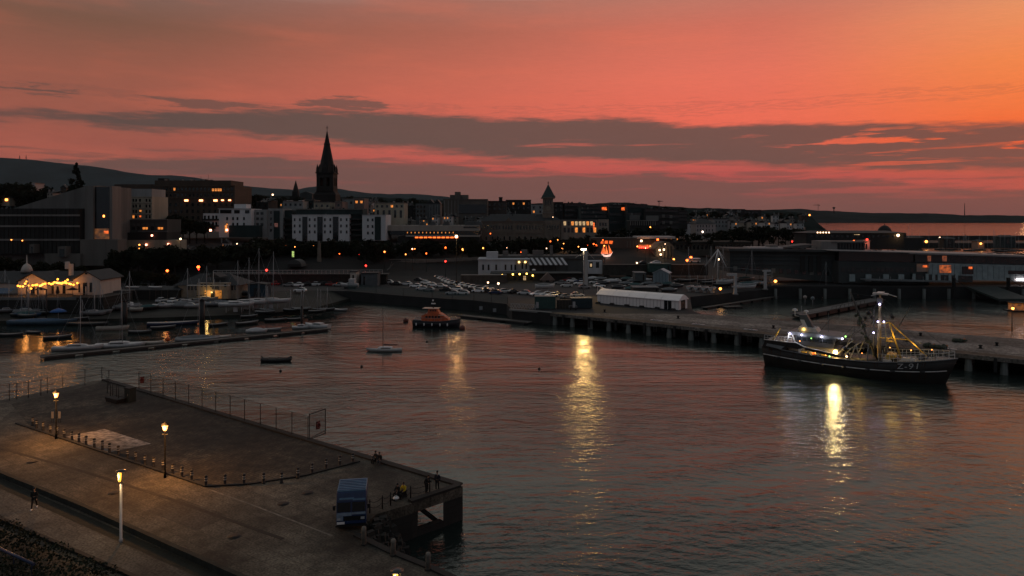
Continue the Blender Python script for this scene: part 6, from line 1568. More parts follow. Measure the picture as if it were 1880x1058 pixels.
for x in (-1.6, -.5, .6, 1.7): MB().bb(x - .05, x + .05, -.04, -.002, .1, h5).build('board_seam', pm('seam_dark', (.06, .08, .09), .8), b.root)
MB().bb(w5, w5 + .04, 1.4, 3.2, 0, 2.6).build('door', pm('shed_green', (.01, .035, .03), .8), b.root)
for (x0, x1, y0, y1, m_, lab, Y) in ((1166, 1186, 502, 516, pm('store_bluegrey', (.06, .075, .08), .8, var=.2), 'blue grey flat roofed store among the covered boats', 240), (1163, 1210, 529, 536, pm('barrack_brown', (.05, .045, .04), .9, var=.3), 'low brown barrack hut just behind the tent', 212), (1192, 1232, 486, 500, TG, 'dark green hall roof behind the pale shed', 262)):
    b = Bld('yard_store', lab, 'store', (x0 + x1) / 2, y1, Y); b.blk('wall', m_, x0, x1, y0, y1, 0, 5); b.blk('roof', pm('store_roof', (.13, .14, .145), .8, var=.2) if Y < 260 else TG, x0 - .5, x1 + .5, y0 - 1.4, y0 - .02, -.3, 5.6); b.win(x1 - 6, x1 - 3, y0 + 2, y1, 0, GLASS, 'door')
for i, (px, py) in enumerate(((1267, 535), (1280.5, 536), (1294.5, 537), (1308, 538))):
    t = small_boat('white_dinghy', f'white open dinghy on stands, {ORD[i]} of four from the tent side', W(px, py, 3.0), R(55), 3.6, 1.9, .45, WHT, DKH, 0, None, None, 'four white dinghies in a row', lift=1.1)
    MB().tube([(0, 0, 1.4), (0, 0, 5.4)], .05, 5).build('mast', GALV, t); MB().bb(-.6, -.45, -.5, .5, 0, 1.1).bb(.45, .6, -.5, .5, 0, 1.1).build('stand', WHT, t)
    secs = hull_mb(3.6, 1.9, .35, .45); MB().tube([Vector(s_[0]) + Vector((0, 0, 1.12)) for s_ in secs] + [Vector(s_[-1]) + Vector((0, 0, 1.12)) for s_ in reversed(secs)], .13, 6).build('gunwale', WHT, t)
small_boat('motor_boat', 'grey white hull on stands beside the boat hoist', W(1330, 528, 3.0), R(2), 5.4, 2.2, .9, WHT, WHT, 0, None, WHT, keel=True, lift=1.6)
for px, py, c, lab in ((1367, 519, TEAL, 'teal covered cruiser behind the tall hoist post'), (1372, 529, TEAL, 'lower teal covered boat between the hoist posts'), (1388, 527, GREYT, 'pale grey covered boat between the hoist posts'), (1368, 534, GREYT, 'white sided boat at the hoist foot')):
    small_boat('dry_boat', lab, W(px, py, 3.0), R(5), 6.4, 2.2, .8, WHT, WHT, 0, c, None, 'boats between the hoist posts', lift=.9)
for px, y0, y1, s_, lab in ((1350, 504, 541, -1, 'white hoist post with a long arm by the grey hull'), (1405, 498, 532, 1, 'white hoist post with a short arm at the basin corner')):
    p = W(px, y1, 3.0); h = (y1 - y0) * p.y / F; t = thing('boat_hoist', lab, 'hoist', p)
    MB().box(0, 0, 0, .85, .85, h, 0, .85).build('post', WHT, t); MB().bb(-2.6, .5, -.35, .35, h - .45, h + .25).build('arm', WHT, t) if s_ < 0 else MB().box(.5, 0, h - .2, 2.6, .7, .6).build('arm', WHT, t)
    MB().bb(-.7, .7, -.7, .7, 0, .35).build('foot', CONC, t); MB().bb(-1.0, 2.0, -.25, .25, h * .36, h * .42).build('bracket', WHT, t) if s_ < 0 else MB().bar((0, -.5, h * .8), (1.6, -.5, h * .85), .08).build('bracket', WHT, t)
# rope pyramid: a white frame mast with spreading stays
tp = D(1318, 458, 236); p = Vector((tp.x, tp.y, 3.0)); hh = tp.z - 3.0
t = thing('cone_frame', 'white pyramid of spreading poles standing over the boatyard', 'frame', p)
for px, py, dy in ((1294, 489, 3), (1311, 491, -3), (1333, 490, -2.5), (1334, 481, 4), (1301, 484, 5), (1326, 483, 5)):
    q = D(px, py, 236 + dy) - p; MB().tube([(0, 0, hh), q], .15, 5).build('stay_pole', pm('frame_white', (.55, .56, .56), .6), t)
MB().tube([(0, 0, 0), (0, 0, hh + .2)], .12, 6).build('mast', MATS['frame_white'], t)
MB().bar((0, 0, hh - 6.0), D(1410, 497, 236) - p, .04).build('wire', GALV, t)
# pontoons and the grey gangway barge in the pier basin
pontoon('grey finger pontoon below the boat hoist reaching the basin', W(1292, 565, .5), W(1448, 541, .5), 1.8)
pontoon('short grey landing float at the basin corner', W(1331, 563, .45), W(1360, 562, .45), 3.0, .45)
t = pontoon('broad grey landing stage with rails tilted across the pier basin', W(1466, 577, 1.3), W(1612, 549, 1.3), 4.4, 1.3, 'landing_stage', pm('stage_grey', (.085, .08, .076), .8, var=.25), .8)
mb = MB()
for i in range(9): mb.bar((-11 + i * 2.7, -2.1, 1.3), (-11 + i * 2.7, -2.1, 2.2), .05)
mb.bar((-11, -2.1, 2.2), (10.6, -2.1, 2.2), .05).build('guard_rail', DARKMETAL, t)
for px, py, m_, lab in ((1478, 546, pm('dome_cream', (.32, .28, .26), .6), 'cream ball shaped marker on a post above the landing stage'), (1492, 548, pm('dome_blue', (.16, .2, .22), .6), 'blue grey ball shaped marker on a post above the landing stage')):
    p = W(px, py + 14, 1.3); t = thing('ball_marker', lab, 'marker', p); h = 14 * p.y / F; MB().tube([(0, 0, 0), (0, 0, h)], .08, 6).build('post', GALV, t); MB().ball((0, 0, h), .55, 12).build('ball', m_, t)
for px, py, L, mast, lab in ((1420, 547, 6, 9, 'grey boat at the inner end of the finger pontoon'), (1440, 541, 6, 0, 'pale boat moored behind the landing stage'), (1520, 545, 8, 12, 'low teal hulled boat with a thin mast beyond the landing stage'), (1550, 542, 7, 13, 'dark boat with a thin mast against the terminal quay'), (1640, 541, 6, 0, 'low pale tender moored under the terminal quay')):
    small_boat('moored_boat', lab, W(px, py, 0), R(176), L, 2.2, .7, GRYH, GREYT, mast, None, None if px != 1440 else WHT)
for px, py, lab in ((1510, 556, 'dark figure in a red lit jacket standing on the landing stage'), (1575, 551, 'dark figure at the far end of the landing stage')):
    person(lab, W(px, py, 1.3), R(170), BLK, BLK)
# masts rising from yachts in the yard
for i, px in enumerate((1295, 1303, 1325, 1262, 1341, 1378, 1392, 1411)):
    p = W(px, 521 + (i % 3) * 4, 3.0)
    small_boat('yard_yacht', f'dark laid up yacht with a thin bare mast, {ORD[i]} in the yard behind the dinghies', p, R(20), 7, 2.2, .7, DKH, GREYT, 9.5 + (i * 37 % 40) * .1, None, None, 'laid up yachts in the boatyard', boom=False, lift=.8)

# small dark craft crowding the slip foot, nothing tells them apart
rr = random.Random(21); lo_ = None
for k in range(20):
    px = rr.uniform(5, 200) if k < 11 else rr.uniform(420, 600); py = (rr.uniform(560, 592) if px < 230 else rr.uniform(578, 588) - (px - 420) * .06)
    if k == 0: lo_ = small_boat('dinghy', 'small dark dinghy in the crowd of craft at the slip foot', onslip(px, py), R(rr.uniform(-30, 40)), 4.2, 1.7, .5, DKH, GREYT, 6.5, None, None, 'dinghies crowding the slip foot', boom=False, lift=.35); continue
    place(copy_tree(lo_), onslip(px, py), R(rr.uniform(-30, 40)), None, None, rr.uniform(.75, 1.2))
lo_ = None
for k in range(9):
    px = (20, 62, 104, 256, 298, 400, 452, 505, 540)[k]; py = (617, 612, 622, 612, 604, 598, 596, 590, 588)[k]
    if k == 0: lo_ = small_boat('moored_dinghy', 'little dark dinghy afloat in the sheltered water behind the long pontoon', W(px, py, 0), R(10), 4.4, 1.7, .5, DKH, pm('dim_deck', (.10, .105, .11), .7, var=.3), 0, None, None, 'dinghies afloat behind the long pontoon'); continue
    place(copy_tree(lo_), W(px, py, 0), R(rr.uniform(-20, 40)), None, None, rr.uniform(.8, 1.2))
for i, (px, py, hd, c) in enumerate(((1112, 512, 170, 'silver'), (1130, 519, 175, 'white'), (1152, 512, 170, 'grey'), (1100, 528, 20, 'white'), (1073, 530, 10, 'grey'), (1040, 527, 172, 'silver'), (1028, 522, 172, 'grey'), (962, 541, 165, 'silver'))):
    car(px, py, hd, c, f'{c} car squeezed in the yard, {ORD[i]} from the pale shed back toward the bar', 'cars squeezed into the yard')

for k in range(14):
    px = rr.uniform(0, 190) if k < 8 else rr.uniform(230, 420); py = rr.uniform(556, 580)
    if k == 0: lo_ = small_boat('dry_yacht', 'pale decked yacht with a thin mast packed in on the slip', onslip(px, py), R(rr.uniform(0, 30)), 5.5, 2.0, .6, GRYH, GREYT, 9.0, None, WHT, 'pale yachts packed on the slip', boom=True, lift=.6); continue
    place(copy_tree(lo_), onslip(px, py), R(rr.uniform(-10, 40)), None, None, rr.uniform(.7, 1.15))
# ================================================================ town buildings
def facade(nm, c, var=.25): return pm(nm, c, .88, var=var, scale=.25, streak=True)
CW = facade('apartment_white', (.52, .53, .54), .14); CG = facade('apartment_grey', (.22, .23, .23)); CB = facade('beige_stone', (.28, .255, .20)); LIB = facade('library_concrete', (.12, .118, .112), .3)
BRD = brickmat('dark_brick', (.05, .034, .024), (.065, .042, .03), (.04, .034, .028), .6, .25); GRAN = brickmat('town_granite', (.13, .11, .09), (.15, .13, .105), (.07, .06, .05), 1.1, .5)
DKF = facade('dark_facade', (.020, .020, .0195)); TEALF = facade('teal_glass_facade', (.014, .026, .027)); BAND = facade('pale_band', (.16, .15, .14)); SPIRE = brickmat('spire_stone', (.012, .011, .010), (.015, .013, .012), (.007, .007, .006), .9, .45)
# --- library wedge
b = Bld('library', 'large concrete wedge shaped library with dark louvred front and a tall glass slot', 'library', 110, 487, 262)
mb = MB(); X, Z = b.x, b.z
mb.ext([(X(-60), Z(487)), (X(172), Z(487)), (X(172), Z(340.5)), (X(150), Z(342)), (X(20), Z(382)), (X(-60), Z(405))], 2, 26); mb.build('wedge_wall', LIB, b.root)
b.blk('pillar', facade('library_light_concrete', (.13, .128, .12)), 155.5, 171.3, 341.5, 480, -1.2, 3)
lf_ = b.blk('louvre_front', DKF, -60, 146, 383, 466, -3, 4.9)
for y in (395.5, 415.5, 440.5): b.blk('louvre_band', BAND, -60, 145.5, y - 1.6, y + 1.6, -3.5, .45)
for k in range(26): b.blk('louvre_fin', DKF, -58 + k * 8, -57 + k * 8, 383.5, 465, -3.3, .28)
b.blk('base_wall', facade('library_base', (.11, .10, .09)), 147, 216, 440, 488, -3.2, 6); b.blk('terrace_wall', facade('library_base', (.11, .10, .09)), 82, 147, 466, 490, -4.5, 5)
b.blk('slot_glass', GLASS, 171.4, 201, 343, 440, -.2, 6); b.blk('slot_pillar', BAND, 201.2, 206, 341.5, 441, -.8, 6)
b.win(172.5, 200.5, 420, 439, -.3, glow('library_amber', S(190, 110, 30), .22, .5), 'lit_window'); b.win(191, 199, 424, 429, -.42, LITO, 'lit_window')
for x in (171.5, 190.5): b.win(x - 1.3, x + 1.3, 395, 399, -.45, BULB, 'wall_lamp')
for x, y in ((21, 440.5), (41, 442)): b.win(x - .8, x + .8, y - .8, y + .8, -3.6, BULB, 'wall_lamp')
for x0, x1, y0, y1 in ((54, 63, 449, 465), (106, 121, 453, 472)): b.blk('roof_vent', facade('library_base', (.11, .10, .09)), x0, x1, y0, y1, -6, 3); b.win(x0 + 3, x1 - 3, y0 + 4, y1, -6, GLASS)
# --- beige apartments and terrace
b = Bld('beige_apartments', 'beige apartment block with a grey mansard beside the library', 'apartments', 255, 432, 300)
b.blk('wall', CB, 233, 279, 361, 402.5, 0, 14); b.blk('mansard', CG, 235, 278.5, 347, 361, .6, 12); b.blk('wall', CB, 205, 220.5, 352, 403, 1, 12); b.blk('recess_wall', DKF, 220.5, 233, 345, 403, 3, 12)
b.grid((245, 250, 257, 269, 275), (368, 378.5, 388.5, 398), 3.2, 5.5, 0, GLASS, .06); b.grid((208, 216), (360, 368, 378, 387, 396), 2.6, 4, 1, GLASS); b.grid((238,), (368, 378.5, 388.5, 398), 3.2, 5.5, 0, GLASS, .0)
b.win(256, 259.5, 386, 389, -.1, LITW); b.win(256, 259, 396, 399, -.1, LITO)
for y in (362, 373, 383, 393): b.ledge('ledge', BAND, 233, 279, y + .6, .15, .2)
for x, y, m_ in ((221, 387, BULBO), (229, 387, BULBR), (222, 358, LITW)): b.win(x - .7, x + .7, y - .8, y + .8, 2.9, m_, 'wall_lamp')
b = Bld('terrace_restaurant', 'long dark low restaurant terrace with lit windows below the beige apartments', 'restaurant', 256, 445, 285)
b.blk('wall', facade('restaurant_grey', (.05, .052, .05)), 205, 307, 403, 427, 2, 12); b.blk('wall', DKF, 215, 306, 427, 442, 0, 12); b.blk('base_wall', CB, 212, 330, 441, 460, -1, 6); b.ledge('fascia', BAND, 205, 307, 404, .3, .3, 2); b.ledge('fascia', BAND, 255, 307, 425.5, .3, .4, 2); b.ledge('fascia', BAND, 215, 306, 443, .3, .6, 0)
b.grid(frange(220, 288, 9), (413,), 5, 5, 2, pm('hazy_glass', (.06, .065, .065), .3)); 
for x in (236.5, 264, 269, 292, 297): b.win(x - 2, x + 2, 417.5, 421.5, 1.9, LITW, 'lit_window')
b.grid((245, 280, 255), (419,), 6, 6, 1.95, GLASS)
for x, y in ((225.5, 451), (268.5, 449.5), (309, 448.5), (211, 431.5), (279, 432.5)): b.win(x - 1.6, x + 1.6, y - 1.4, y + 1.6, -1.4, em('lamp_pink', S(255, 150, 120), 9), 'wall_lamp')
# --- brown brick office / hotel
b = Bld('brick_hotel', 'big dark brick hotel with a flat stepped roof and a row of bright facade lamps', 'hotel', 345, 425, 340)
b.blk('wall', BRD, 282, 431, 341, 425, 0, 22); b.blk('attic', BRD, 284, 424, 331.5, 341, 3, 16); b.blk('wing', BRD, 210, 282, 338.5, 405, 6, 16); b.blk('plant_room', DKF, 290, 302, 327.5, 331.5, 8, 5)
for y in (342, 352.5, 364.5): b.ledge('cornice', facade('brick_band', (.07, .05, .035)), 282, 431, y, .35, .35)
b.grid(frange(292, 426, 20), (347.5, 358.5), 3.2, 5, 0, GLASS, .03); b.grid(frange(292, 426, 14), (376, 388, 400), 4, 6, 0, GLASS, .0)
for x in (391, 396, 401, 405): b.win(x - 1.6, x + 1.6, 346.5, 352.5, -.1, LITW, 'lit_window')
for x, r_ in ((342, 2.6), (369, 2.6), (395.5, 2.6), (408.5, 1.8), (421.5, 1.8)): b.win(x - r_ * 1.3, x + r_ * 1.3, 366.8, 366.8 + r_ * 1.2, -.3, em('facade_lamp', S(255, 150, 100), 7), 'wall_lamp')
b.clutter(286, 424, 331.8, 14, 3, 12, 4)
# --- white building
b = Bld('white_offices', 'white rendered office block with balconies and a small penthouse', 'offices', 418, 438, 325)
b.blk('wall', CW, 402, 461, 383.5, 436, 0, 14); b.blk('wall', CW, 373, 402, 392, 425, 2, 12); b.blk('penthouse', CW, 430, 452, 375, 383.5, 4, 6); b.blk('wall', CG, 461, 490, 385, 436, 4, 12); b.blk('glass_block', TEALF, 420, 476, 414, 436, -2, 4)
b.grid((417, 428, 436, 448), (401.5, 412), 3.2, 5.5, 0, GLASS); b.win(404, 425, 385.5, 392, -.02, GLASS); b.win(430, 440, 386, 392, -.02, GLASS); b.win(450, 458, 386, 392, -.02, GLASS)
for x in (376, 383, 391, 397): b.win(x - 1.5, x + 2, 396, 404, 2, GLASS); b.win(x - 1.5, x + 2, 408, 416, 2, GLASS)
for y in (405, 416.5): b.ledge('balcony', DKF, 373, 402, y, .8, .9, 2)
b.ledge('cornice', WHT, 401, 461, 384, .3, .3); b.grid((465, 473, 481), (392, 402, 412), 5, 5, 4, GLASS)
for x, y in ((386.5, 423), (416.5, 422.5)): b.win(x - 1.8, x + 1.8, y - 1.8, y + 1.8, -2.5, em('lamp_pink', S(255, 150, 120), 9), 'wall_lamp')
b.win(415.5, 418, 411, 414, -.1, LITW, 'lit_window'); b.win(413, 416.5, 414, 427, -2.2, LITW, 'lit_door')
# --- long white apartments
b = Bld('white_apartments', 'long pale apartment block with dark glazed slots before the tall steeple', 'apartments', 600, 447, 330)
b.blk('wall', CG, 492, 519, 383, 440, 1, 14); b.blk('recess', TEALF, 519, 536.5, 386, 440, 4, 10); b.blk('wall', CW, 536.5, 641, 394, 443, 0, 15); b.blk('penthouse', TEALF, 544, 666, 383.5, 394, 3, 10); b.blk('recess', TEALF, 641, 665, 392, 442, 4, 10); b.blk('wall', CW, 665, 708, 394.5, 442, 0, 15)
b.ledge('penthouse_roof', BAND, 543, 667, 385, .3, .4, 3); b.ledge('parapet', WHT, 536, 641, 395, .25, .2); b.ledge('parapet', WHT, 665, 708, 395.4, .25, .2)
for x0, x1 in ((555, 564), (582.5, 592), (611, 621)): b.blk('glass_slot', GLASS, x0, x1, 398, 442.5, -.35, 1)
for x in (541, 550.5, 568.5, 578, 596.5, 606.5, 626, 636.5): 
    for y in (403.5, 415, 426): b.win(x - 1.5, x + 1.5, y - 2.6, y + 2.6, 0, GLASS)
for x in (675.5, 684): 
    for y in (404, 416, 428): b.win(x - 1.6, x + 1.6, y - 2.6, y + 2.6, 0, GLASS)
b.blk('glass_slot', TEALF, 688, 699, 398, 441, -.3, 1); b.blk('glass_slot', TEALF, 502.5, 513, 387, 440, .6, 1)
for y in (390, 402, 412, 423): b.win(496, 499.5, y - 2.6, y + 2.6, 1, GLASS)
for y in (404, 414, 424, 434): b.ledge('balcony', DKF, 641.5, 664.5, y, .9, 2.6, 3.9); b.ledge('balcony', DKF, 520, 536, y, .9, 1.8, 3.9)
b.win(504, 510, 410, 417, .5, glow('pink_lit', S(190, 110, 90), .2), 'lit_window')
b.clutter(540, 664, 383.6, 14, 4, 7, 4); b.clutter(538, 640, 394, 4, 1, 2, 2)
# roofs behind
for (x0, x1, y0, y1, m_, lab, Y) in ((520, 556, 370, 384, CG, 'flat grey roofed block peeping over the pale apartments below the small spire', 360), (576, 606, 372, 384, CB, 'brownish flat block right under the tall steeple', 352), (615, 628, 371, 386, facade('pink_render', (.16, .12, .11)), 'narrow pinkish chimney like block beside the steeple foot', 350), (650, 668, 365, 384, facade('pink_render', (.16, .12, .11)), 'pinkish block with a pale roof rim over the apartments', 365), (688, 742, 373, 412, CB, 'brown block with tall window slots at the apartment end', 352), (556, 576, 368, 384, TEALF, 'dark glass roof box by the small spire', 370), (628, 650, 366, 384, CG, 'grey flat block over the middle of the apartments', 372), (470, 492, 372, 388, DKF, 'dark flat block at the balcony end of the white offices', 360)):
    b = Bld('town_block', lab, 'building', (x0 + x1) / 2, y1 + 12, Y); b.blk('wall', m_, x0, x1, y0, y1 + 12, 0, 12); b.blk('roof', BAND if m_ is not DKF else DKF, x0 - .6, x1 + .6, y0 - .9, y0 - .02, -.4, 12.8)
    n_ = max(1, int((x1 - x0) / 9)); b.grid([x0 + (i + .5) * (x1 - x0) / n_ for i in range(n_)], (y0 + 6,), 4, 4.5, 0, GLASS, .12)
    b.clutter(x0, x1, y0 - .5, max(2, int((x1 - x0) / 5)), 1, 8, 4)
    if x1 - x0 > 40: b.grid(frange(x0 + 6, x1 - 6, 5), (y0 + 20,), 4, 14, 0, GLASS)
    if y0 == 370: b.blk('rooflight', WHITEP, 526, 534, 368.3, 369.0, 2, 4); b.blk('rooflight', WHITEP, 548, 555, 368.3, 369.0, 2, 4)
# --- steeple
p = D(600.5, 372, 430); zt = D(600, 238, 430).z - p.z
t = thing('church_steeple', 'tall dark church steeple with open belfry and sharp octagonal spire', 'church', p)
u = 430 / F
def zz(py): return D(0, py, 430).z - p.z
MB().box(0, 0, zz(400), 13.8, 12, zz(358) - zz(400), 0, 1.0).build('base', SPIRE, t)
MB().box(0, 0, zz(357.9), 13.5, 11, zz(352) - zz(357.9), 0, .84).build('base', SPIRE, t)
hwT = 15 * u / 1.0
for sx in (-1, 1):
    for sy in (-1, 1): MB().box(sx * hwT * .80, sy * hwT * .80, zz(352), hwT * .42, hwT * .42, zz(320) - zz(352)).build('belfry_pier', SPIRE, t)
for sx in (-1, 1):
    MB().box(0, sx * hwT * .80, zz(352), hwT * .42, hwT * .36, zz(320) - zz(352)).build('belfry_mullion', SPIRE, t); MB().box(sx * hwT * .80, 0, zz(352), hwT * .36, hwT * .42, zz(320) - zz(352)).build('belfry_mullion', SPIRE, t)
for y0, y1 in ((352, 342), (327, 319.5)): MB().box(0, 0, zz(y0), hwT * 2.04, hwT * 2.04, zz(y1) - zz(y0)).build('belfry_band', SPIRE, t)
MB().box(0, 0, zz(319.4), hwT * 2.24, hwT * 2.24, .7).build('cornice', SPIRE, t)
sp = MB().lathe([(hwT * 1.04, 0), (hwT * .88, zz(308) - zz(319)), (hwT * .36, zz(268) - zz(319)), (hwT * .40, zz(267) - zz(319)), (hwT * .30, zz(263) - zz(319)), (.05, zz(240) - zz(319))], 8, (0, 0, zz(317.5)), False).build('spire', SPIRE, t)
for a in range(4):
    MB().lathe([(.9, 0), (.8, 2.5), (.05, 5.5)], 6, (hwT * .92 * (1 if a % 2 else -1), hwT * .92 * (1 if a > 1 else -1), zz(318)), False).build('pinnacle', SPIRE, sp)
for dx, dy in ((0, -1), (1, 0), (-1, 0)): mb = MB(); mb.box(dx * hwT * .9, dy * hwT * .9, zz(316), 1.6, 1.6, 2.6); mb.lathe([(1.2, 0), (.05, 2.4)], 4, (dx * hwT * .9, dy * hwT * .9, zz(316) + 2.6), False); mb.build('lucarne', SPIRE, sp)
MB().bar((0, 0, zz(241)), (0, 0, zz(231)), .16).bar((-.8, 0, zz(235)), (.8, 0, zz(235)), .14).build('cross', DARKMETAL, t)
# --- small church
p = D(543, 375, 560); u = 560 / F; t = thing('small_church', 'small distant church with a needle spire and a plain nave', 'church', p)
q = lambda py: D(0, py, 560).z - p.z
MB().box(0, 0, q(400), 4.6, 4.6, q(352) - q(400)).build('tower', SPIRE, t); MB().lathe([(2.6, 0), (.05, q(331) - q(352))], 8, (0, 0, q(352.1)), False).build('spire', SPIRE, t); MB().box(9, 4, q(400), 10, 12, q(356) - q(400)).ext([(3.6, q(356)), (14.4, q(356)), (9, q(352))], -2.2, 10).build('nave', facade('nave_grey', (.035, .04, .04)), t); MB().box(-3, 1, q(400), 3, 5, q(361) - q(400)).build('porch', SPIRE, t)
# --- gabled office pair with pale pilasters, office with tower
b = Bld('gabled_offices', 'grey gabled offices with tall pale window bays', 'offices', 785, 412, 400)
b.blk('wall', CG if False else facade('gable_grey', (.085, .09, .092)), 763, 808, 374, 425, 0, 12)
for x0, x1 in ((784, 796), (797, 808)): b.gable('gable', SLATE, x0, x1, 366, 374.0, 0, 10)
for x in (789, 793, 799, 803): b.blk('pale_bay', facade('pale_bay', (.15, .16, .165)), x - 1, x + 1, 376, 400, -.3, .29)
b.grid((767, 773, 779), (380, 388, 396), 3, 4.5, 0, GLASS); b.grid((791, 801), (384, 394), 1.6, 6, -.1, GLASS)
b = Bld('tower_offices', 'brown office block with pale ribs, a plant tower and a big dark window wall', 'offices', 855, 412, 380)
b.blk('wall', facade('brown_office', (.10, .088, .076)), 814, 895, 366, 425, 0, 16); b.blk('plant_tower', facade('brown_office', (.10, .088, .076)), 835, 845, 352.5, 366, 3, 5); b.blk('plant_tower', facade('brown_office', (.10, .088, .076)), 826, 859, 358, 366, 4, 8); b.blk('window_wall', GLASS, 842, 893, 375.5, 392, -.35, .4)
for x in (816, 823, 829, 835, 841): b.blk('rib', BAND, x - .8, x + .8, 368, 405, -.5, .5)
for x in frange(846, 890, 8): b.win(x - 1.4, x + 1.4, 395, 401, 0, pm('hazy_glass', (.06, .065, .065), .3))
b.ledge('cornice', facade('brown_office', (.10, .088, .076)), 814, 895, 367, .4, .4)
for (x0, x1, y0, y1, m_, lab, Y) in ((895, 930, 370, 405, facade('brown_render', (.055, .045, .04)), 'brown block with one warm window between offices and town hall', 395), (916, 922, 363, 372, DKF, 'narrow dark stack on the brown block', 398), (929, 975, 368, 400, DKF, 'dark long flat roofed block behind the town hall roof', 420), (976, 996, 375, 400, CG, 'grey block with a lit stair touching the clock tower', 400), (742, 764, 378, 412, DKF, 'dark block below the tree line by the gabled offices', 410), (1017, 1034, 372, 402, DKF, 'dark block just beside the clock tower', 420)):
    b = Bld('town_block', lab, 'building', (x0 + x1) / 2, y1 + 6, Y); b.blk('wall', m_, x0, x1, y0, y1 + 6, 0, 12); b.blk('roof', SLATE, x0 - .5, x1 + .5, y0 - 1, y0 - .02, -.4, 12.6)
    if x1 - x0 > 12: b.grid(frange(x0 + 4, x1 - 4, max(2, int((x1 - x0) / 8))), (y0 + 6, y0 + 14), 3, 4, 0, GLASS, .1)
# --- shopping centre strip
b = Bld('shopping_centre', 'long low shopping centre with pale bands and an orange lit arcade', 'shopping centre', 796, 443, 335)
PB = facade('shop_pale', (.30, .265, .23), .15); b.blk('wall', PB, 712, 880, 414, 424, 0, 20); b.blk('glazing', GLASS, 715, 880, 424, 432, .6, 18); b.blk('wall', PB, 745, 880, 432, 435, -.6, 18); b.blk('arcade', DKF, 730, 880, 435, 445, .4, 15)
for x in frange(765, 838, 10): b.win(x - 3, x + 3, 434.9, 437.4, -.1, em('arcade_orange', S(255, 110, 40), 2.2), 'arcade_lamp')
for x in frange(748, 832, 13): b.win(x - .7, x + .7, 426, 428.5, .4, LITW, 'lit_window')
b.win(851, 880, 416, 419, -.05, GLASS)
for x0, x1 in ((768, 776), (787, 797), (811, 823), (852, 884)): mb = MB(); mb.ext([(b.x(x0), b.z(414) + .01), (b.x(x1), b.z(414) + .01), (b.x(x1 - 1), b.z(407)), (b.x(x0 + 3), b.z(407))], 4, 12); mb.build('rooflight', facade('roof_plant', (.07, .075, .078)), b.root)
b.clutter(720, 878, 414, 16, 3, 12, 3)
# --- town hall
b = Bld('town_hall', 'brown stone town hall with arched windows and a slate roof', 'town hall', 955, 445, 350)
b.blk('wall', GRAN, 885, 1029, 406, 450, 0, 16); b.hip('roof', SLATE, 884, 1030, 393, 406, 0, 16, .5, 5, 2); b.ledge('cornice', facade('granite_band', (.12, .10, .085)), 884, 1030, 407.5, .5, .45); b.ledge('string_course', facade('granite_band', (.12, .10, .085)), 884, 1030, 429, .35, .25)
b.blk('centre_bay', GRAN, 942, 946, 406, 449, -.5, .49); b.gable('dormer', GRAN, 928, 940, 400, 406, -.4, 4); b.blk('end_bay', GRAN, 1000, 1029, 405, 449, -.7, .69)
awn = MB(); 
def archw(x, y, w, h, d0):
    W2, Hh = w * 350 / F / 2, h * 350 / F; mb = MB(); pts = [(-W2, 0), (W2, 0), (W2, Hh * .7)] + [(W2 * math.cos(k * PI / 6), Hh * .7 + W2 * math.sin(k * PI / 6)) for k in range(1, 6)] + [(-W2, Hh * .7)]
    mb.ext(pts, -.06, .04); o = mb.build('window', GLASS, b.root); o.location = (b.x(x, d0), d0, b.z(y + h / 2, d0))
for x in (891, 895.5, 902, 906.5, 912, 917, 924, 929, 934, 938.5, 951, 956, 962, 967, 973, 978, 984, 990, 995): archw(x, 417, 2.6, 9, 0)
for x in (1005, 1009.5, 1014, 1019, 1024): archw(x, 417, 2.6, 9, -.7)
for x in (893, 904, 914, 926, 936, 953, 964, 975, 987): archw(x, 437, 3, 8, 0)
b.clutter(890, 990, 396, 8, 4, 6, 5)
b2 = Bld('clock_tower', 'town hall clock tower with a green pyramid roof and finial', 'clock tower', 1006.5, 405, 357); GRT = pm('copper_green', (.018, .032, .028), .6, var=.3)
b2.blk('shaft', GRAN, 996.5, 1016.5, 390, 412, -4, 7.5); b2.blk('shaft', GRAN, 997.5, 1015.5, 363, 390, -3.6, 6.6); b2.ledge('band', BAND, 996.5, 1016.5, 391, .4, .3, -4, 7.9); b2.ledge('band', facade('granite_band', (.12, .10, .085)), 995, 1018, 364.5, .6, .5, -3.7, 7.4)
mb = MB(); zt_, zb_ = b2.z(338), b2.z(362.5); cx_, cy_ = b2.x(1006.5), -.2; hw_ = 12 * 357 / F
mb.add([(cx_ - hw_, cy_ - hw_, zb_), (cx_ + hw_, cy_ - hw_, zb_), (cx_ + hw_, cy_ + hw_, zb_), (cx_ - hw_, cy_ + hw_, zb_), (cx_, cy_, zt_)], [(3, 2, 1, 0), (0, 1, 4), (1, 2, 4), (2, 3, 4), (3, 0, 4)]).build('roof', GRT, b2.root)
MB().bar((cx_, cy_, zt_ - .3), (cx_, cy_, b2.z(333.5)), .14).bar((cx_ - .5, cy_, b2.z(336)), (cx_ + .5, cy_, b2.z(336)), .12).build('finial', DARKMETAL, b2.root)
for sx in (-1, 1): MB().lathe([(.35, 0), (.05, 1.2)], 6, (cx_ + sx * hw_ * .95, cy_ - hw_ * .95, zb_ - .2)).build('pinnacle', GRT, b2.root)
for x in (1002, 1006.5, 1011): b2.win(x - 1.1, x + 1.1, 367, 376, -3.6, GLASS)
cl = MB(); cl.tube([(cx_, -3.75, b2.z(383)), (cx_, -3.60, b2.z(383))], 1.15, 16).build('clock_face', pm('clock_pale', (.18, .16, .13), .6, var=.1), b2.root); MB().bar((cx_, -3.8, b2.z(383)), (cx_ + .3, -3.8, b2.z(383) + .85), .05).bar((cx_, -3.8, b2.z(383)), (cx_ - .6, -3.8, b2.z(383) + .1), .06).build('clock_hand', BLACKP, b2.root)
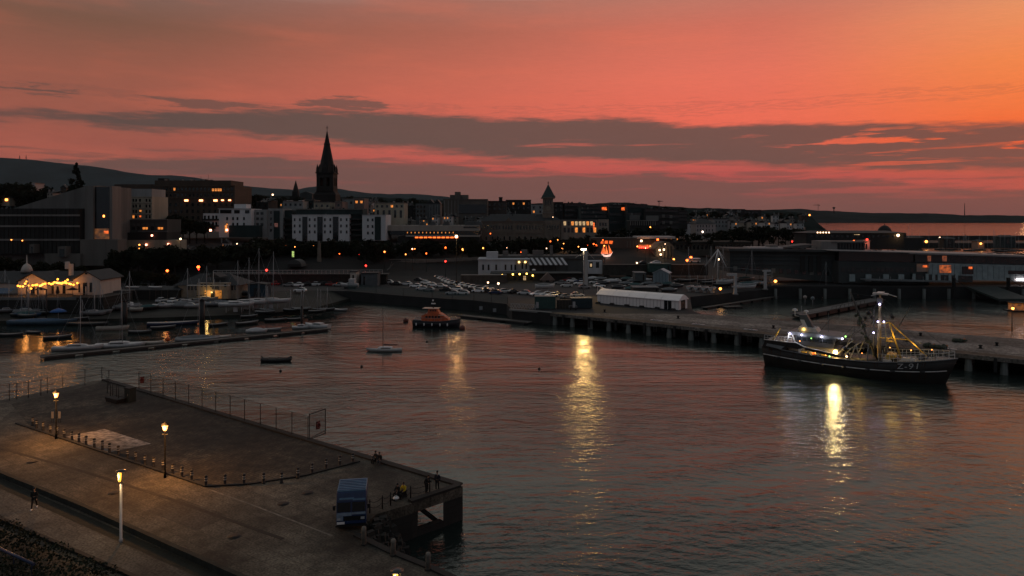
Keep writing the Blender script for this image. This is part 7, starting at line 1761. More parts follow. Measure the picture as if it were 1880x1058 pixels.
# --- lit office next to the town hall
b = Bld('lit_offices', 'pale office hall with tall glowing windows beside the town hall', 'offices', 1073, 437, 352)
b.blk('wall', facade('lit_office_stone', (.22, .19, .16)), 1030, 1117, 404, 440, 0, 14); b.blk('side_wing', facade('lit_office_stone', (.22, .19, .16)), 1099, 1117.5, 403, 440, -1.2, 1.19); b.ledge('cornice', BAND, 1030, 1117, 405, .4, .4)
for i, x in enumerate((1037, 1044, 1051, 1058, 1065, 1072, 1079, 1086, 1092)): b.win(x - 2.2, x + 2.2, 407, 414, 0, LITC if i in (0, 3, 4, 5, 7) else (LITW if i in (2, 6) else GLASS), 'lit_window'); b.win(x - 2.2, x + 2.2, 418, 427, 0, LITW if i in (3, 5, 8) else GLASS, 'window')
for x in (1102, 1107, 1112): b.win(x - 1.6, x + 1.6, 409, 415, -1.2, GLASS); b.win(x - 1.6, x + 1.6, 421, 427, -1.2, GLASS)
b.win(1089, 1091.5, 409, 421, -.1, LITO, 'lit_window')
# --- dark glass complexes
for (x0, x1, y0, y1, m_, lab, Y, lit) in ((1036, 1075, 374, 408, DKF, 'dark glazed block behind the lit offices', 420, 0), (1066, 1118, 380, 408, TEALF, 'teal glass block with an orange top floor window near the lit offices', 400, 1), (1118, 1152, 377, 425, TEALF, 'teal glass block with a glowing orange roof storey', 395, 2), (1152, 1188, 376, 425, TEALF, 'teal glass block carrying a pale blank panel', 385, 0), (1184, 1212, 384, 425, DKF, 'dark block with a wide pale panel and light fins', 380, 0), (1210, 1246, 385, 420, DKF, 'dark framed apartment block at the end of the glass complex', 385, 3), (1246, 1262, 388, 412, DKF, 'low dark block between glass complex and white houses', 420, 0)):
    b = Bld('glass_block', lab, 'building', (x0 + x1) / 2, y1 + 10, Y); b.blk('wall', m_, x0, x1, y0, y1 + 10, 0, 18); b.blk('roof', SLATE, x0 - .6, x1 + .6, y0 - 1.2, y0 - .02, -.5, 18.8)
    b.clutter(x0, x1, y0 - .8, max(2, int((x1 - x0) / 5)), 1, 12, 4)
    for k, y in enumerate(frange(y0 + 5, y1, 4)):
        b.ledge('floor_band', facade('dim_band', (.045, .05, .05)), x0, x1, y, .3, .25)
        for x in frange(x0 + 3, x1 - 3, int((x1 - x0) / 5)): b.win(x - 1.8, x + 1.8, y - 4.5, y - 1, 0, GLASS2 if RND.random() > .06 else pm('dim_blind', (.12, .12, .11), .6))
    if lit == 1: b.win(1105, 1114, 380.5, 386, -.35, LITO, 'lit_window')
    if lit == 2: b.win(1141, 1151.5, 381, 386.5, -.35, LITO, 'lit_window')
    if 'blank' in lab: b.blk('panel', facade('panel_pale', (.13, .13, .125)), 1156, 1175, 395, 404, -.5, .2)
    if 'fins' in lab:
        b.blk('panel', facade('panel_pale', (.13, .13, .125)), 1186, 1209, 396, 405, -.5, .2)
    if lit == 3:
        for x, y in ((1218, 409), (1232, 409), (1218, 397), (1232, 398)): b.win(x - 2.5, x + 2.5, y - 3, y + 3, -.3, pm('dim_blind', (.12, .12, .11), .6))
b = Bld('fin_pavilion', 'low hall with a row of pale vertical fins below the glass complex', 'pavilion', 1182, 418, 372)
b.blk('wall', DKF, 1157, 1207, 406, 424, 0, 10)
for x in frange(1158, 1203, 12): b.blk('fin', BAND, x - .7, x + .7, 406.5, 414, -.4, .35)
b.blk('roof', BAND, 1156, 1208, 405, 406, -.6, 11)
# --- white houses
b = Bld('white_house', 'plain white house gable end beside the pinkish terrace', 'house', 1265, 430, 430); b.blk('wall', CW, 1252, 1277, 411, 432, 0, 12); b.blk('roof', SLATE, 1251, 1278, 409.5, 411, -.3, 12.6); b.grid((1258, 1268), (417,), 2.4, 4, 0, GLASS)
PK = facade('pink_white', (.36, .31, .30), .12); b = Bld('pink_terrace', 'pinkish white terrace with three rows of windows and a dark hipped roof', 'house', 1295, 437, 400); b.blk('wall', PK, 1277.5, 1312, 411, 440, 0, 12); b.hip('roof', SLATE, 1277, 1312.5, 402, 411, 0, 12, .4, 4); b.grid((1281, 1286, 1291, 1297, 1302, 1308), (415.5, 423), 1.6, 4.2, 0, GLASS)
b.grid((1281, 1291, 1302), (431,), 1.8, 4.2, 0, GLASS); b.win(1289, 1291, 424.5, 427, -.12, em('lamp_white_small', S(255, 230, 210), 8), 'wall_lamp'); b.blk('side_wing', PK, 1311.9, 1314, 412, 438, 1, 8)
b = Bld('white_hotel', 'pale stepped villa row over the dark trees', 'house', 1332, 425, 450); b.blk('wall', facade('villa_grey', (.20, .20, .20), .15), 1310, 1337, 402.5, 425, 0, 12); b.blk('wall', PK, 1337, 1354, 406, 425, -1, 12); b.blk('roof', SLATE, 1309, 1338, 401, 402.5, -.3, 12.6); b.blk('roof', SLATE, 1336.5, 1355, 404.8, 406, -1.3, 12.6); b.grid((1315, 1321, 1327, 1333), (408, 415), 2, 3.5, 0, GLASS); b.grid((1341, 1346, 1350), (411, 418), 1.8, 3.5, -1, GLASS)
b = Bld('far_villa', 'small pale villa glimpsed above the trees near the bay', 'house', 1397, 420, 520); b.blk('wall', PK, 1383, 1408, 411, 424, 0, 10); b.hip('roof', SLATE, 1382, 1409, 406.5, 411, 0, 10, .3, 3); b.grid((1388, 1395, 1402), (415,), 2, 3.5, 0, GLASS)
b = Bld('ridge_block', 'long dark flat roofed building on the wooded skyline', 'building', 1352, 390, 800); b.blk('wall', DKF, 1317, 1398, 385.5, 399, 0, 20); b.blk('attic', DKF, 1346, 1368, 384, 385.5, 3, 10); b.grid(frange(1324, 1390, 10), (390,), 3, 2.5, 0, GLASS)
b = Bld('far_mansion', 'small pale house on the left skyline over the louvred library front'.replace('left skyline', 'hillside'), 'house', 59, 345, 480); b.blk('wall', PK, 54, 64, 336, 350, 0, 10); b.hip('roof', SLATE, 53, 65, 333, 336, 0, 10, .3, 3); b.win(57, 59, 339, 342, 0, GLASS)
b = Bld('far_house', 'pale low house with a warm lamp at the edge of the hillside', 'house', 8, 372, 420); b.blk('wall', CB, -20, 17, 363, 378, 0, 10); b.hip('roof', SLATE, -21, 18, 357, 363, 0, 10, .3, 3); b.win(9.5, 14, 365, 369, -.2, BULB, 'wall_lamp'); b.win(0, 3, 366, 371, 0, GLASS)

# ================================================================ waterfront pavilion with striped awning
b = Bld('pavilion', 'long white single storey pavilion with chimneys and a striped awning', 'pavilion', 990, 506, 268)
PVW = facade('pavilion_white', (.40, .42, .44), .15)
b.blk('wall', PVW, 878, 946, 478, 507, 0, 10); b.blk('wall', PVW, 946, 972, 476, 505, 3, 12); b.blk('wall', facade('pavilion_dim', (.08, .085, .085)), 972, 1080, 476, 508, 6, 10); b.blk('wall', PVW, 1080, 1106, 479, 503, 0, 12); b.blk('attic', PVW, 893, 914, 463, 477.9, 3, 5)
b.blk('parapet', PVW, 877, 973, 475.5, 478, -.35, 12); b.blk('roof', facade('pavilion_roof', (.07, .07, .068)), 905, 1108, 470, 475.4, 5, 11)
for x0, x1, y0 in ((923, 933, 461), (957, 968, 459), (978, 998, 460), (1010, 1015, 451)): b.blk('chimney', facade('chimney_grey', (.13, .12, .115)), x0, x1, y0, 472, 8, 2)
for x in (887, 897, 911, 928, 939, 946): b.win(x - 1.6, x + 1.6, 486, 496, 0, GLASS)
for x in (959, 966): b.win(x - 1.4, x + 1.4, 482, 494, 3, GLASS)
for x in (953, 964.5): b.win(x - 1.6, x + 1.6, 480, 483, 2.8, BULB if False else em('pavilion_lamp', S(255, 200, 120), 4), 'wall_lamp')
for x in (1085, 1097): b.win(x - 3, x + 3, 481, 492, 0, GLASS2)
b.win(1083.5, 1086.5, 484, 490, -.15, LITC, 'lit_window')
aw = MB(); nS = 15; x0, x1 = b.x(972), b.x(1042); zt, zb = b.z(473.5, 4), b.z(486, -.5)
AWW, AWD = pm('awning_white', (.42, .42, .43), .8, var=.1), pm('awning_dark', (.03, .03, .032), .8, var=.2)
for i in range(nS):
    xa, xb = x0 + (x1 - x0) * i / nS, x0 + (x1 - x0) * (i + 1) / nS; sh = -1.6
    MB().add([(xa, -.6, zb), (xb, -.6, zb), (xb + sh, 4.6, zt), (xa + sh, 4.6, zt), (xa, -.6, zb - .25), (xb, -.6, zb - .25)], [(0, 1, 2, 3), (4, 5, 1, 0)]).build('awning_stripe', AWW if i % 2 == 0 else AWD, b.root)
for x in (975, 998, 1020, 1041): b.blk('awning_post', DARKMETAL, x - .3, x + .3, 486, 510, -.5, .12)
b = Bld('lower_bar', 'dark glazed bar below the pavilion with golden lamps under its roof', 'bar', 985, 522, 258)
b.blk('wall', DKF, 930, 1068, 503, 523, 0, 8); b.blk('roof', facade('bar_roof', (.04, .045, .045)), 900, 1070, 501.5, 503, -1, 9)
for x in (945, 955, 975): b.win(x - 2.5, x + 2.5, 508, 520, 0, GLASS)
for x0_, x1_ in ((961, 963), (963.8, 965.5)): b.win(x0_, x1_, 507, 515, -.1, LITC, 'lit_window')
for x, y in ((941.5, 504), (954, 503.5), (967, 502.8), (978, 506), (922, 493 + 12)): b.win(x - 1.3, x + 1.3, y - 1.3, y + 1.3, -1.2, em('bar_lamp', S(255, 200, 90), 8), 'wall_lamp')
gb = b.gable('gable', facade('gable_pink', (.14, .11, .10)), 993, 1018, 501, 515, -4, 4); b.blk('gable_wall', facade('gable_pink', (.14, .11, .10)), 996, 1015, 515, 523, -4, 3.9); b.win(1002, 1008, 509, 522, -4.05, GLASS, 'door')
p = D(980, 496, 255); t = thing('round_sign', 'small white oval sign on a post above the bar lamps', 'sign', p); MB().ball((0, 0, 0), .75, 10, .42).build('board', WHITEP, t); MB().bar((0, 0, -5.5), (0, 0, -.3), .06).build('post', DARKMETAL, t)
for px, py, lab in ((840, 505, 'low retaining kerb wall of the pavilion ramp'),):
    b = Bld('ramp_wall', lab, 'wall', 905, 522, 250); b.root['kind'] = 'thing'; b.blk('wall', pm('ramp_stone', (.05, .045, .042), .9, var=.4), 846, 930, 506, 524, 0, 2); b.blk('coping', BAND, 846, 930, 505, 506, -.15, 2.3)
b = Bld('upper_road_wall', 'long pale parapet of the upper road catching light among the trees', 'wall', 800, 482, 290); b.root['kind'] = 'thing'
for i in range(10): b.blk('parapet_bay', facade('parapet_pale', (.14, .115, .10)), 720 + i * 16.2, 736 + i * 16.2, 479.5 - i * .8, 485 - i * .8, 0, .6)
b.blk('coping', BAND, 715, 884, 476, 477, .8, .6)
# white pylon with stays, flood mast in front
p = W(1076, 528); hh = D(1076, 459, p.y).z - 3
t = thing('white_pylon', 'thick white pylon with slanting stays at the pavilion end', 'pylon', p)
MB().box(0, 0, 0, 1.15, .8, hh, 0, .9).build('shaft', pm('pylon_white', (.33, .33, .33), .6, var=.12, streak=True), t)
for px, py in ((1056, 474), (1092, 477)): MB().bar((0, 0, hh - .3), D(px, py, p.y + 8) - p, .09).build('stay', WHITEP, t)
p = W(1071.5, 542); hh = D(1072, 457, p.y).z - 3
t = thing('flood_mast', 'very tall thin lighting mast with a brilliant lamp before the white pylon', 'lamp', p)
MB().tube([(0, 0, 0), (0, 0, hh)], [.17, .10], 8).build('pole', GALV, t); hd = MB(); hd.bb(-.9, .9, -.35, .35, hh, hh + .25); hd.build('lamp_hood', DARKMETAL, t)
MB().bb(-.75, .75, -.55, .3, hh - .35, hh - .02).build('lamp_head', em('flood_white', S(255, 220, 170), 30), t); fl = light(t, (0, -1.0, hh - .4), 5200, (1, .60, .20), 1.2); fl.data.type = 'SPOT'; fl.data.spot_size = R(125); fl.data.spot_blend = .6; fl.rotation_euler = (R(-58), 0, 0)
# illuminated sailing ship
p = D(1113, 475, 300); t = thing('ship_sculpture', 'glowing orange sailing ship sculpture on a small plinth', 'sculpture', p)
u = 300 / F; q = lambda px, py, dy=0.: Vector(((px - 1113) * u, dy, (475 - py) * u))
SAIL = em('sail_orange', S(255, 100, 12), 1.0); SHW = em('ship_hull_glow', S(255, 205, 190), 1.1)
MB().sections([[q(1105, 466, -.5), q(1105, 466, .5), q(1106, 473, .3), q(1106, 473, -.3)], [q(1113, 469, -.8), q(1113, 469, .8), q(1113, 474, .4), q(1113, 474, -.4)], [q(1121, 467, -.6), q(1121, 467, .6), q(1120, 471, .3), q(1120, 471, -.3)], [q(1125, 462, -.1), q(1125, 462, .1), q(1124, 465, .1), q(1124, 465, -.1)]]).build('hull', SHW, t)
for k, (pts) in enumerate((((1103, 466), (1113, 467), (1108, 449.5)), ((1112, 466), (1117, 467), (1112.5, 450)), ((1118, 466), (1124, 465), (1117, 449)), ((1102, 447), (1107.5, 448), (1107.5, 442.5), (1103.5, 443)), ((1109.5, 447.5), (1115.5, 447.5), (1115.5, 442), (1110, 442)), ((1117.5, 447.5), (1123.5, 448), (1125, 442.5), (1118, 442)))):
    mb = MB(); n_ = len(pts); vs = [q(x, y, -.25 - .12 * k) for x, y in pts] + [q(x, y, -.12 - .12 * k) for x, y in pts]
    mb.add(vs, [tuple(range(n_)), tuple(range(2 * n_ - 1, n_ - 1, -1))] + [(i, n_ + i, n_ + (i + 1) % n_, (i + 1) % n_) for i in range(n_)]).build('sail', SAIL, t)
for x in (1108, 1113, 1118): MB().bar(q(x, 470), q(x, 441), .06).build('mast', DARKMETAL, t)
MB().box(q(1119, 0).x * .5, .3, -1.4, 6.2, 2.2, 1.4).build('plinth', CONC, t); light(t, (0, -2.2, 4.0), 260, (1, .25, .05), .6); light(t, (0, -2.4, 1.2), 120, (1, .8, .7), .3)
# restaurant row behind with red lamps
b = Bld('harbour_restaurant', 'low restaurant with a white lit roof slab and red lamps', 'restaurant', 1170, 466, 318)
b.blk('wall', facade('resto_dim', (.05, .045, .042)), 1085, 1172, 437, 466, 0, 10); b.blk('wall', facade('resto_dim', (.05, .045, .042)), 1172, 1236, 440, 462, 1, 10); b.blk('roof', facade('resto_roof', (.42, .38, .36), .1), 1170, 1240, 434.5, 438.5, -.8, 12)
for x in (1152, 1157.5, 1163, 1168): b.win(x - 1, x + 1, 443, 455, 0, pm('hazy_glass', (.06, .065, .065), .3))
for x in frange(1138, 1168, 7): b.win(x - 1.1, x + 1.1, 457, 459, -.3, em('red_lamp', S(255, 60, 40), 4), 'wall_lamp')
for x in frange(1174, 1196, 7): b.win(x - 1.4, x + 1.4, 452.5, 456, .6, em('red_lamp', S(255, 60, 40), 4), 'wall_lamp')
for x, y, m_ in ((1177.5, 442.5, BULBW), (1207.5, 440, BULBO)): b.win(x - 1.8, x + 1.8, y - 1.8, y + 1.8, .4, m_, 'wall_lamp')
b.win(1171, 1196, 450, 451, .8, LITO, 'lit_strip'); light(b.root, (b.x(1185), -3, b.z(448)), 320, (1, .4, .15), .5)
b = Bld('gable_hall', 'hall with a rounded scaffold like gable and pale end lamps', 'hall', 1222, 478, 305); GH = facade('gable_hall_stone', (.12, .10, .08)); b.blk('wall', GH, 1204, 1236, 458, 482, 0, 12)
mb = MB(); a, c = b.x(1200), b.x(1240); m_ = (a + c) / 2; mb.ext([(a, b.z(458)), (c, b.z(458)), (c - 1, b.z(452)), (m_ + 2, b.z(445)), (m_, b.z(444)), (m_ - 2, b.z(446)), (a + 1, b.z(453))], -.3, 12); mb.build('gable', GH, b.root)
for x in (1214, 1220, 1226, 1232): b.win(x - 1, x + 1, 452, 476, -.32, DKF, 'timber_frame')
for x, y in ((1211, 459.5), (1219, 458.5), (1213, 467.5), (1237, 476.5)): b.win(x - 1.5, x + 1.5, y - 1.5, y + 1.5, -.6, BULBW if y < 475 else BULB, 'wall_lamp')
light(b.root, (b.x(1215), -2.5, b.z(463)), 260, (1, .65, .35), .4)
b = Bld('rail_station', 'long low dark station building with a striped brown roof behind the trees', 'station', 1310, 460, 340); b.blk('wall', facade('station_brown', (.055, .05, .04)), 1238, 1378, 447, 470, 0, 10); b.blk('roof', facade('station_roof', (.035, .032, .026)), 1236, 1380, 443.5, 447, -.6, 12)
for x in frange(1244, 1372, 18): b.win(x - 2, x + 2, 450, 458, 0, GLASS)
# quay road things
for px, py, lab, c in ((1178, 486, 'car with one bright headlight coming down the ramp road', 'black'), (1203, 485, 'white car parked on the ramp road near the gabled hall', 'white')):
    q_ = D(px, py, 268); t = car(px, py, 190, c, lab, 'cars on the ramp road', slope=q_)
    if 'bright' in lab: MB().ball((2.1, .5, .7), .34, 8).build('headlight', BULBW, t)
b = Bld('ramp_road_wall', 'dark retaining bank wall of the ramp road behind the boatyard', 'wall', 1150, 500, 266); b.root['kind'] = 'thing'; b.blk('wall', pm('bank_stone', (.03, .028, .025), .95, var=.5), 1108, 1300, 487, 506, 0, 3); b.blk('coping', facade('ramp_coping', (.07, .06, .055)), 1108, 1300, 486, 487, -.2, 3.4)
b = Bld('coach', 'white coach with a lit stripe parked on the upper quay road', 'coach', 1274, 482, 266); b.blk('body', WHITEP, 1266, 1286, 474.5, 481, 0, 2.6); b.blk('window_band', GLASS, 1266.5, 1285.5, 476.3, 478.4, -.06, 2.5)
for x in (1269.5, 1282): MB().tube([(b.x(x), -.1, b.z(481.4)), (b.x(x), .4, b.z(481.4))], .42, 10).build('wheel', BLACKP, b.root)
p = D(1262, 483, 262); street_lamp(1261, 477, 264, 'orange lit lamp beside the white coach', BULBO, .4, power=120, color=ORNG)

# ================================================================ ferry terminal
b = Bld('ferry_terminal', 'long grey ferry terminal with a pale roof line and clad wall with lit windows', 'terminal', 1600, 527, 234)
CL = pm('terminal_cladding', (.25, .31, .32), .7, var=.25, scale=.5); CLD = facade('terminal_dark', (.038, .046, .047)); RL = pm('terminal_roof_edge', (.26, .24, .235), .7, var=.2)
def quadblk(name, m, x0, x1, ya0, yb0, ya1, yb1, d0, dep):
    """slab whose top and bottom follow a slightly sloping line"""
    mb = MB(); a, c = b.x(x0, d0), b.x(x1, d0)
    mb.ext([(a, b.z(yb0, d0)), (c, b.z(yb1, d0)), (c, b.z(ya1, d0)), (a, b.z(ya0, d0))], d0, d0 + dep); return mb.build(name, m, b.root)
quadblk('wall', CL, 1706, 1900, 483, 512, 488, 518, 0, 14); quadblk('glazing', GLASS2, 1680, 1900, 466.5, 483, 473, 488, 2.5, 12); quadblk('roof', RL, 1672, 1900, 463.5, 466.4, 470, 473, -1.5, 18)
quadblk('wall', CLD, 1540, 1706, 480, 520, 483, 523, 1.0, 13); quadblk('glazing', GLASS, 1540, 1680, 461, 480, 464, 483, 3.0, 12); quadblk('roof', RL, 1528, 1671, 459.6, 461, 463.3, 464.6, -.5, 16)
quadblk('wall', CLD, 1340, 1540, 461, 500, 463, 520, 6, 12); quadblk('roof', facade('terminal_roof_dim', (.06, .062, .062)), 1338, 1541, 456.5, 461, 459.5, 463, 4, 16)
for y in (468, 475, 484): quadblk('cladding_band', facade('terminal_band', (.045, .052, .055)), 1342, 1538, y, y + 2.2, y + 1.4, y + 3.8, 5.7, .28)
b.blk('roof_light', facade('terminal_roof_pale', (.40, .36, .35), .1), 1378, 1438, 454.5, 457.6, 5, 8); b.blk('plant_box', BAND, 1414, 1428, 450, 456, 7, 5)
mb = MB(); mb.ext([(b.x(1437), b.z(457)), (b.x(1490), b.z(458)), (b.x(1510), b.z(450)), (b.x(1500), b.z(450))], 6, 14); mb.build('ramp_roof', facade('terminal_roof_mid', (.10, .095, .092)), b.root)
b.blk('upper_cabin', facade('terminal_cabin', (.17, .16, .155)), 1508, 1537, 443, 460, 8, 8); b.blk('upper_glazing', GLASS, 1537, 1588, 446, 460, 8.5, 8); b.blk('upper_roof', facade('terminal_roof_mid', (.10, .095, .092)), 1528, 1592, 443.5, 446, 7.5, 10)
for x in frange(1541, 1584, 9): b.blk('upper_mullion', DARKMETAL, x - .4, x + .4, 446, 460, 8.3, .2)
for x0_, x1_, y0, y1, m_ in ((1683, 1707, 484.5, 499, glow('terminal_amber', S(120, 70, 20), .14, .6)), (1725, 1746, 487, 501, glow('terminal_orange', S(255, 120, 40), .40, .8)), (1766, 1787, 489.5, 503.5, GLASS), (1851, 1890, 497, 503.5, GLASS)): b.win(x0_, x1_, y0, y1, -.05 if x0_ > 1700 else .9, m_, 'window')
for x0_, x1_, y0, y1, m_ in ((1694, 1702, 487.5, 491, LITO), (1778, 1785, 490, 494, LITO)): b.win(x0_, x1_, y0, y1, -.12 if x0_ > 1700 else .82, m_, 'lit_window')
for x0_, x1_ in ((1703, 1709), (1730, 1738)): b.win(x0_, x1_, 470, 480, 2.4, glow('terminal_peach', S(220, 120, 80), .25), 'lit_window')
for k, x in enumerate(frange(1712, 1885, 18)): b.blk('cladding_seam', facade('seam_teal', (.04, .052, .056)), x - .25, x + .25, 485 + (x - 1706) * .026, 510 + (x - 1706) * .026, -.03, .05)
quadblk('ground_glazing', GLASS2, 1676, 1786, 503, 515, 507, 519, -.6, 4); 
for x in (1676, 1700, 1712, 1722, 1742, 1754): b.blk('ground_pillar', CL, x, x + 5, 503, 516, -.9, .3)
quadblk('walkway', pm('walkway_pale', (.13, .145, .15), .8, var=.2), 1590, 1760, 513, 515.5, 517, 519.5, -4, 4)
for k, x in enumerate(frange(1595, 1755, 9)): b.blk('walkway_post', GALV, x - .3, x + .3, 508, 514 + k * .4, -4, .1)
for x0_ in (1470, 1485, 1500): b.blk('dark_bay', DKF, x0_, x0_ + 8, 470, 500, 5.5, .3)
b.clutter(1345, 1500, 457.5, 16, 8, 6, 3.5); b.clutter(1540, 1660, 460, 14, 3, 9, 2.5); b.clutter(1680, 1880, 466.5, 12, 3, 10, 1.6)
for k, x in enumerate(frange(1548, 1674, 15)): b.win(x - 3.2, x + 3.2, 492, 500, .95, GLASS2, 'window')
for k, x in enumerate(frange(1350, 1532, 14)): b.win(x - 3.5, x + 3.5, 489 + k * .8, 497 + k * .8, 5.95, GLASS if k % 5 else pm('dim_blind', (.12, .12, .11), .6), 'window')
for x in (1560, 1590, 1622, 1650): b.blk('entrance_bay', CL, x, x + 10, 504, 517, .4, .5)
b.win(1866, 1884, 512.6, 514.8, -.5, em('tube_white', S(255, 225, 225), 12), 'tube_lamp')
# piles under the terminal quay, kept as one kind each
tpile = None
for i in range(24):
    x = 88 + i * 8.2
    if tpile is None: tpile = MB().tube([(0, 0, -3), (0, 0, 3.3)], .5, 8).build('quay_pile', MATS['pile_concrete']); o = tpile
    else: o = tpile.copy(); col.objects.link(o)
    o.location = (x, 228.2 - .012 * (x - 84) - .3, 0); tag(o, 'dim pile standing against the terminal quay face', 'pile', 'piles of the terminal quay')
t = thing('ferry_ramp', 'dark steel linkspan ramp dropping from the terminal quay to the basin', 'ramp', (150, 222, 2.2)); MB().exx([(-9, -1.2), (6, 1.2), (6, 1.8), (-9, -.5)], 2, 12).build('deck', pm('ramp_steel', (.02, .032, .03), .7, var=.4), t)
for x in (-4, 14): MB().bb(x - .3, x + .3, 3, 4, -4, 5).build('tower', DARKMETAL, t); MB().bar((x, -9, 0), (x, 3.5, 4.8), .12).build('cable', DARKMETAL, t)
# red-lit hut at the terminal end
b = Bld('red_lit_hut', 'small hut washed in red light on the terminal roof end', 'hut', 1592, 456, 262); b.blk('wall', PK, 1586, 1597, 443, 460, 0, 4); b.blk('roof', BAND, 1584, 1599, 441.5, 443, -.4, 5); b.win(1590, 1593.5, 438.5, 441.4, -.3, BULBR, 'roof_lamp'); b.win(1589, 1592, 448, 458, 0, GLASS, 'door'); light(b.root, (b.x(1591), -2.2, b.z(444)), 240, (1, .2, .1), .3)
# round domed club house by the bay
p = D(1624, 428, 430); t = thing('domed_clubhouse', 'dark domed clubhouse silhouetted against the bright bay', 'clubhouse', p); u = 430 / F
MB().lathe([(7 * u * 1.7, 0), (7 * u * 1.7, 2 * u), (6.5 * u * 1.6, 7 * u), (4.5 * u * 1.4, 12 * u), (.3, 14.5 * u)], 16, (0, 0, 0)).build('dome', DKF, t); MB().box(4 * u, 2, -8 * u, 62 * u, 10, 8 * u).build('wall', DKF, t); MB().box(3 * u, -4, -28 * u, 90 * u, 14, 20 * u).build('podium', DKF, t); MB().bar((0, 0, 14 * u), (0, 0, 18 * u), .15).build('flagpole', DARKMETAL, t)
for k in range(6): MB().box((-22 + k * 9) * u, -3.05, -6 * u, 4 * u, .1, 3.6 * u).build('window', GLASS, t)
b = Bld('sailing_club', 'low dark marina club hall behind the terminal roof', 'hall', 1560, 445, 330); b.blk('wall', DKF, 1480, 1660, 428, 458, 0, 14); b.hip('roof', SLATE, 1478, 1662, 424, 428, 0, 14, .5, 6); b.grid(frange(1490, 1650, 18), (434,), 4, 4, 0, GLASS)
for x in frange(1501, 1522, 5): b.win(x - 1.0, x + 1.0, 426, 428.2, -.4, BULBW, 'wall_lamp')
b.win(1568, 1578, 430.4, 431.4, -.3, LITC, 'lit_strip')
# marina: yachts and their masts before the breakwater
mar = [(1648, 433), (1670, 412), (1676, 416), (1707, 419), (1725, 423), (1740, 427), (1753, 428), (1771, 427), (1800, 428), (1826, 421), (1828, 424), (1846, 426), (1866, 427), (1815, 432), (1780, 432), (1872, 430), (1858, 433), (1560, 426), (1600, 428), (1690, 428), (1838, 430), (1762, 430)]
for i, (px, yt) in enumerate(mar):
    Y = 470 + (i * 53) % 110; p = Vector(((px - 940) * Y / F, Y, 0)); h = H - (yt - HY) * Y / F
    small_boat('marina_yacht', 'dark moored yacht with a thin mast in the far marina', p, R(160 + i * 7 % 40), 8.5, 2.6, .8, DKH, GREYT, max(7, h), None, DKH, 'yachts in the far marina', boom=False)
q = MB(); q.prism([(205, 640), (560, 600), (900, 590), (900, 640), (560, 655), (300, 700)], -2, 4.2); tag(struct(q, 'inner_breakwater', pm('marina_stone', (.018, .02, .02), .95, var=.4), 'thing'), 'dark inner marina arm lying before the long breakwater', 'breakwater')
for i, (px, py, w_, h_, m_, lab) in enumerate(((1743, 448, 20, 10, DKF, 'dark marina shed beside a warm lamp'), (1801, 450, 12, 7, facade('marina_pink', (.25, .17, .13)), 'small warm lit marina hut'), (1850, 447, 30, 12, TEALF, 'dark bluish marina hall with a sloped pale edge'), (1675, 448, 40, 12, DKF, 'long dark marina shed with a pale gutter'))):
    b = Bld('marina_shed', lab, 'shed', px, py + 6, 590); b.blk('wall', m_, px - w_ / 2, px + w_ / 2, py - h_, py + 8, 0, 8); b.hip('roof', SLATE, px - w_ / 2 - 1, px + w_ / 2 + 1, py - h_ - 3, py - h_, 0, 8, .4, 3); b.ledge('gutter', BAND, px - w_ / 2, px + w_ / 2, py - h_ + .6, .25, .4); b.win(px - 2, px + 2, py - h_ + 3, py, 0, GLASS, 'door')
p = D(1773, 441, 700); t = thing('pale_beacon', 'slim pale beacon column standing on the inner marina arm', 'beacon', p); MB().lathe([(1.2, -6), (.9, 3.5), (1.1, 3.8), (.3, 5)], 10).build('column', pm('beacon_pale', (.2, .2, .2), .7, var=.2), t); MB().lathe([(.5, 0), (.1, .8)], 8, (0, 0, 5)).build('lantern', DARKMETAL, t)
# far skyline: cranes, mast, water tower
def crane(px, pyt, pyb, Y, arm, lab):
    p = D(px, pyb, Y); u = Y / F; t = thing('tower_crane', lab, 'crane', p); h = (pyb - pyt) * u
    mb = MB()
    for sx in (-.8, .8): mb.bar((sx, 0, 0), (sx, 0, h), .35)
    for k in range(10): mb.bar((-.8, 0, h * k / 10), (.8, 0, h * (k + 1) / 10), .18)
    mb.build('tower', DARKMETAL, t); MB().bar((-arm * .3 * u, 0, h * .93), (arm * u, 0, h * .93), .7).bar((0, 0, h * 1.05), (arm * .7 * u, 0, h * .95), .2).bar((0, 0, h * 1.05), (-arm * .28 * u, 0, h * .95), .2).bar((0, 0, h * .9), (0, 0, h * 1.06), .5).build('jib', DARKMETAL, t); MB().box(-arm * .26 * u, 0, h * .84, 2.5, 1.5, 3).build('counterweight', DARKMETAL, t)
crane(1502, 376, 388, 2600, -9, 'tower crane on the far wooded skyline with its jib toward the town'); crane(1210, 369, 382, 1700, 7, 'small tower crane above the ridge behind the glass complex')
p = D(1771, 397, 4200); t = thing('radio_mast', 'lone thin radio mast on the far shore', 'mast', p); MB().tube([(0, 0, -20), (0, 0, 80)], [3.2, 1.2], 6).build('mast_pole', DARKMETAL, t); MB().lathe([(6, 0), (4.5, 12), (1, 16)], 8, (0, 0, -10)).build('base', DARKMETAL, t)
p = D(1531, 388, 3200); t = thing('water_tower', 'tiny water tower on the far wooded skyline', 'tower', p); MB().tube([(0, 0, -10), (0, 0, 12)], 2.2, 8).build('stem', DARKMETAL, t); MB().lathe([(2, 10), (6, 14), (6, 18), (2, 20)], 10).build('tank', DARKMETAL, t)
for px, lab in ((36, 'first thin aerial on the hill crest over the library'), (48, 'second thin aerial on the hill crest over the library')):
    p = D(px, 294, 6190); t = thing('hill_mast', lab, 'mast', p); MB().tube([(0, 0, -30), (0, 0, 42)], [4, 2], 5).build('mast_pole', DARKMETAL, t); MB().bar((-8, 0, 20), (8, 0, 20), 1.5).build('crossarm', DARKMETAL, t)

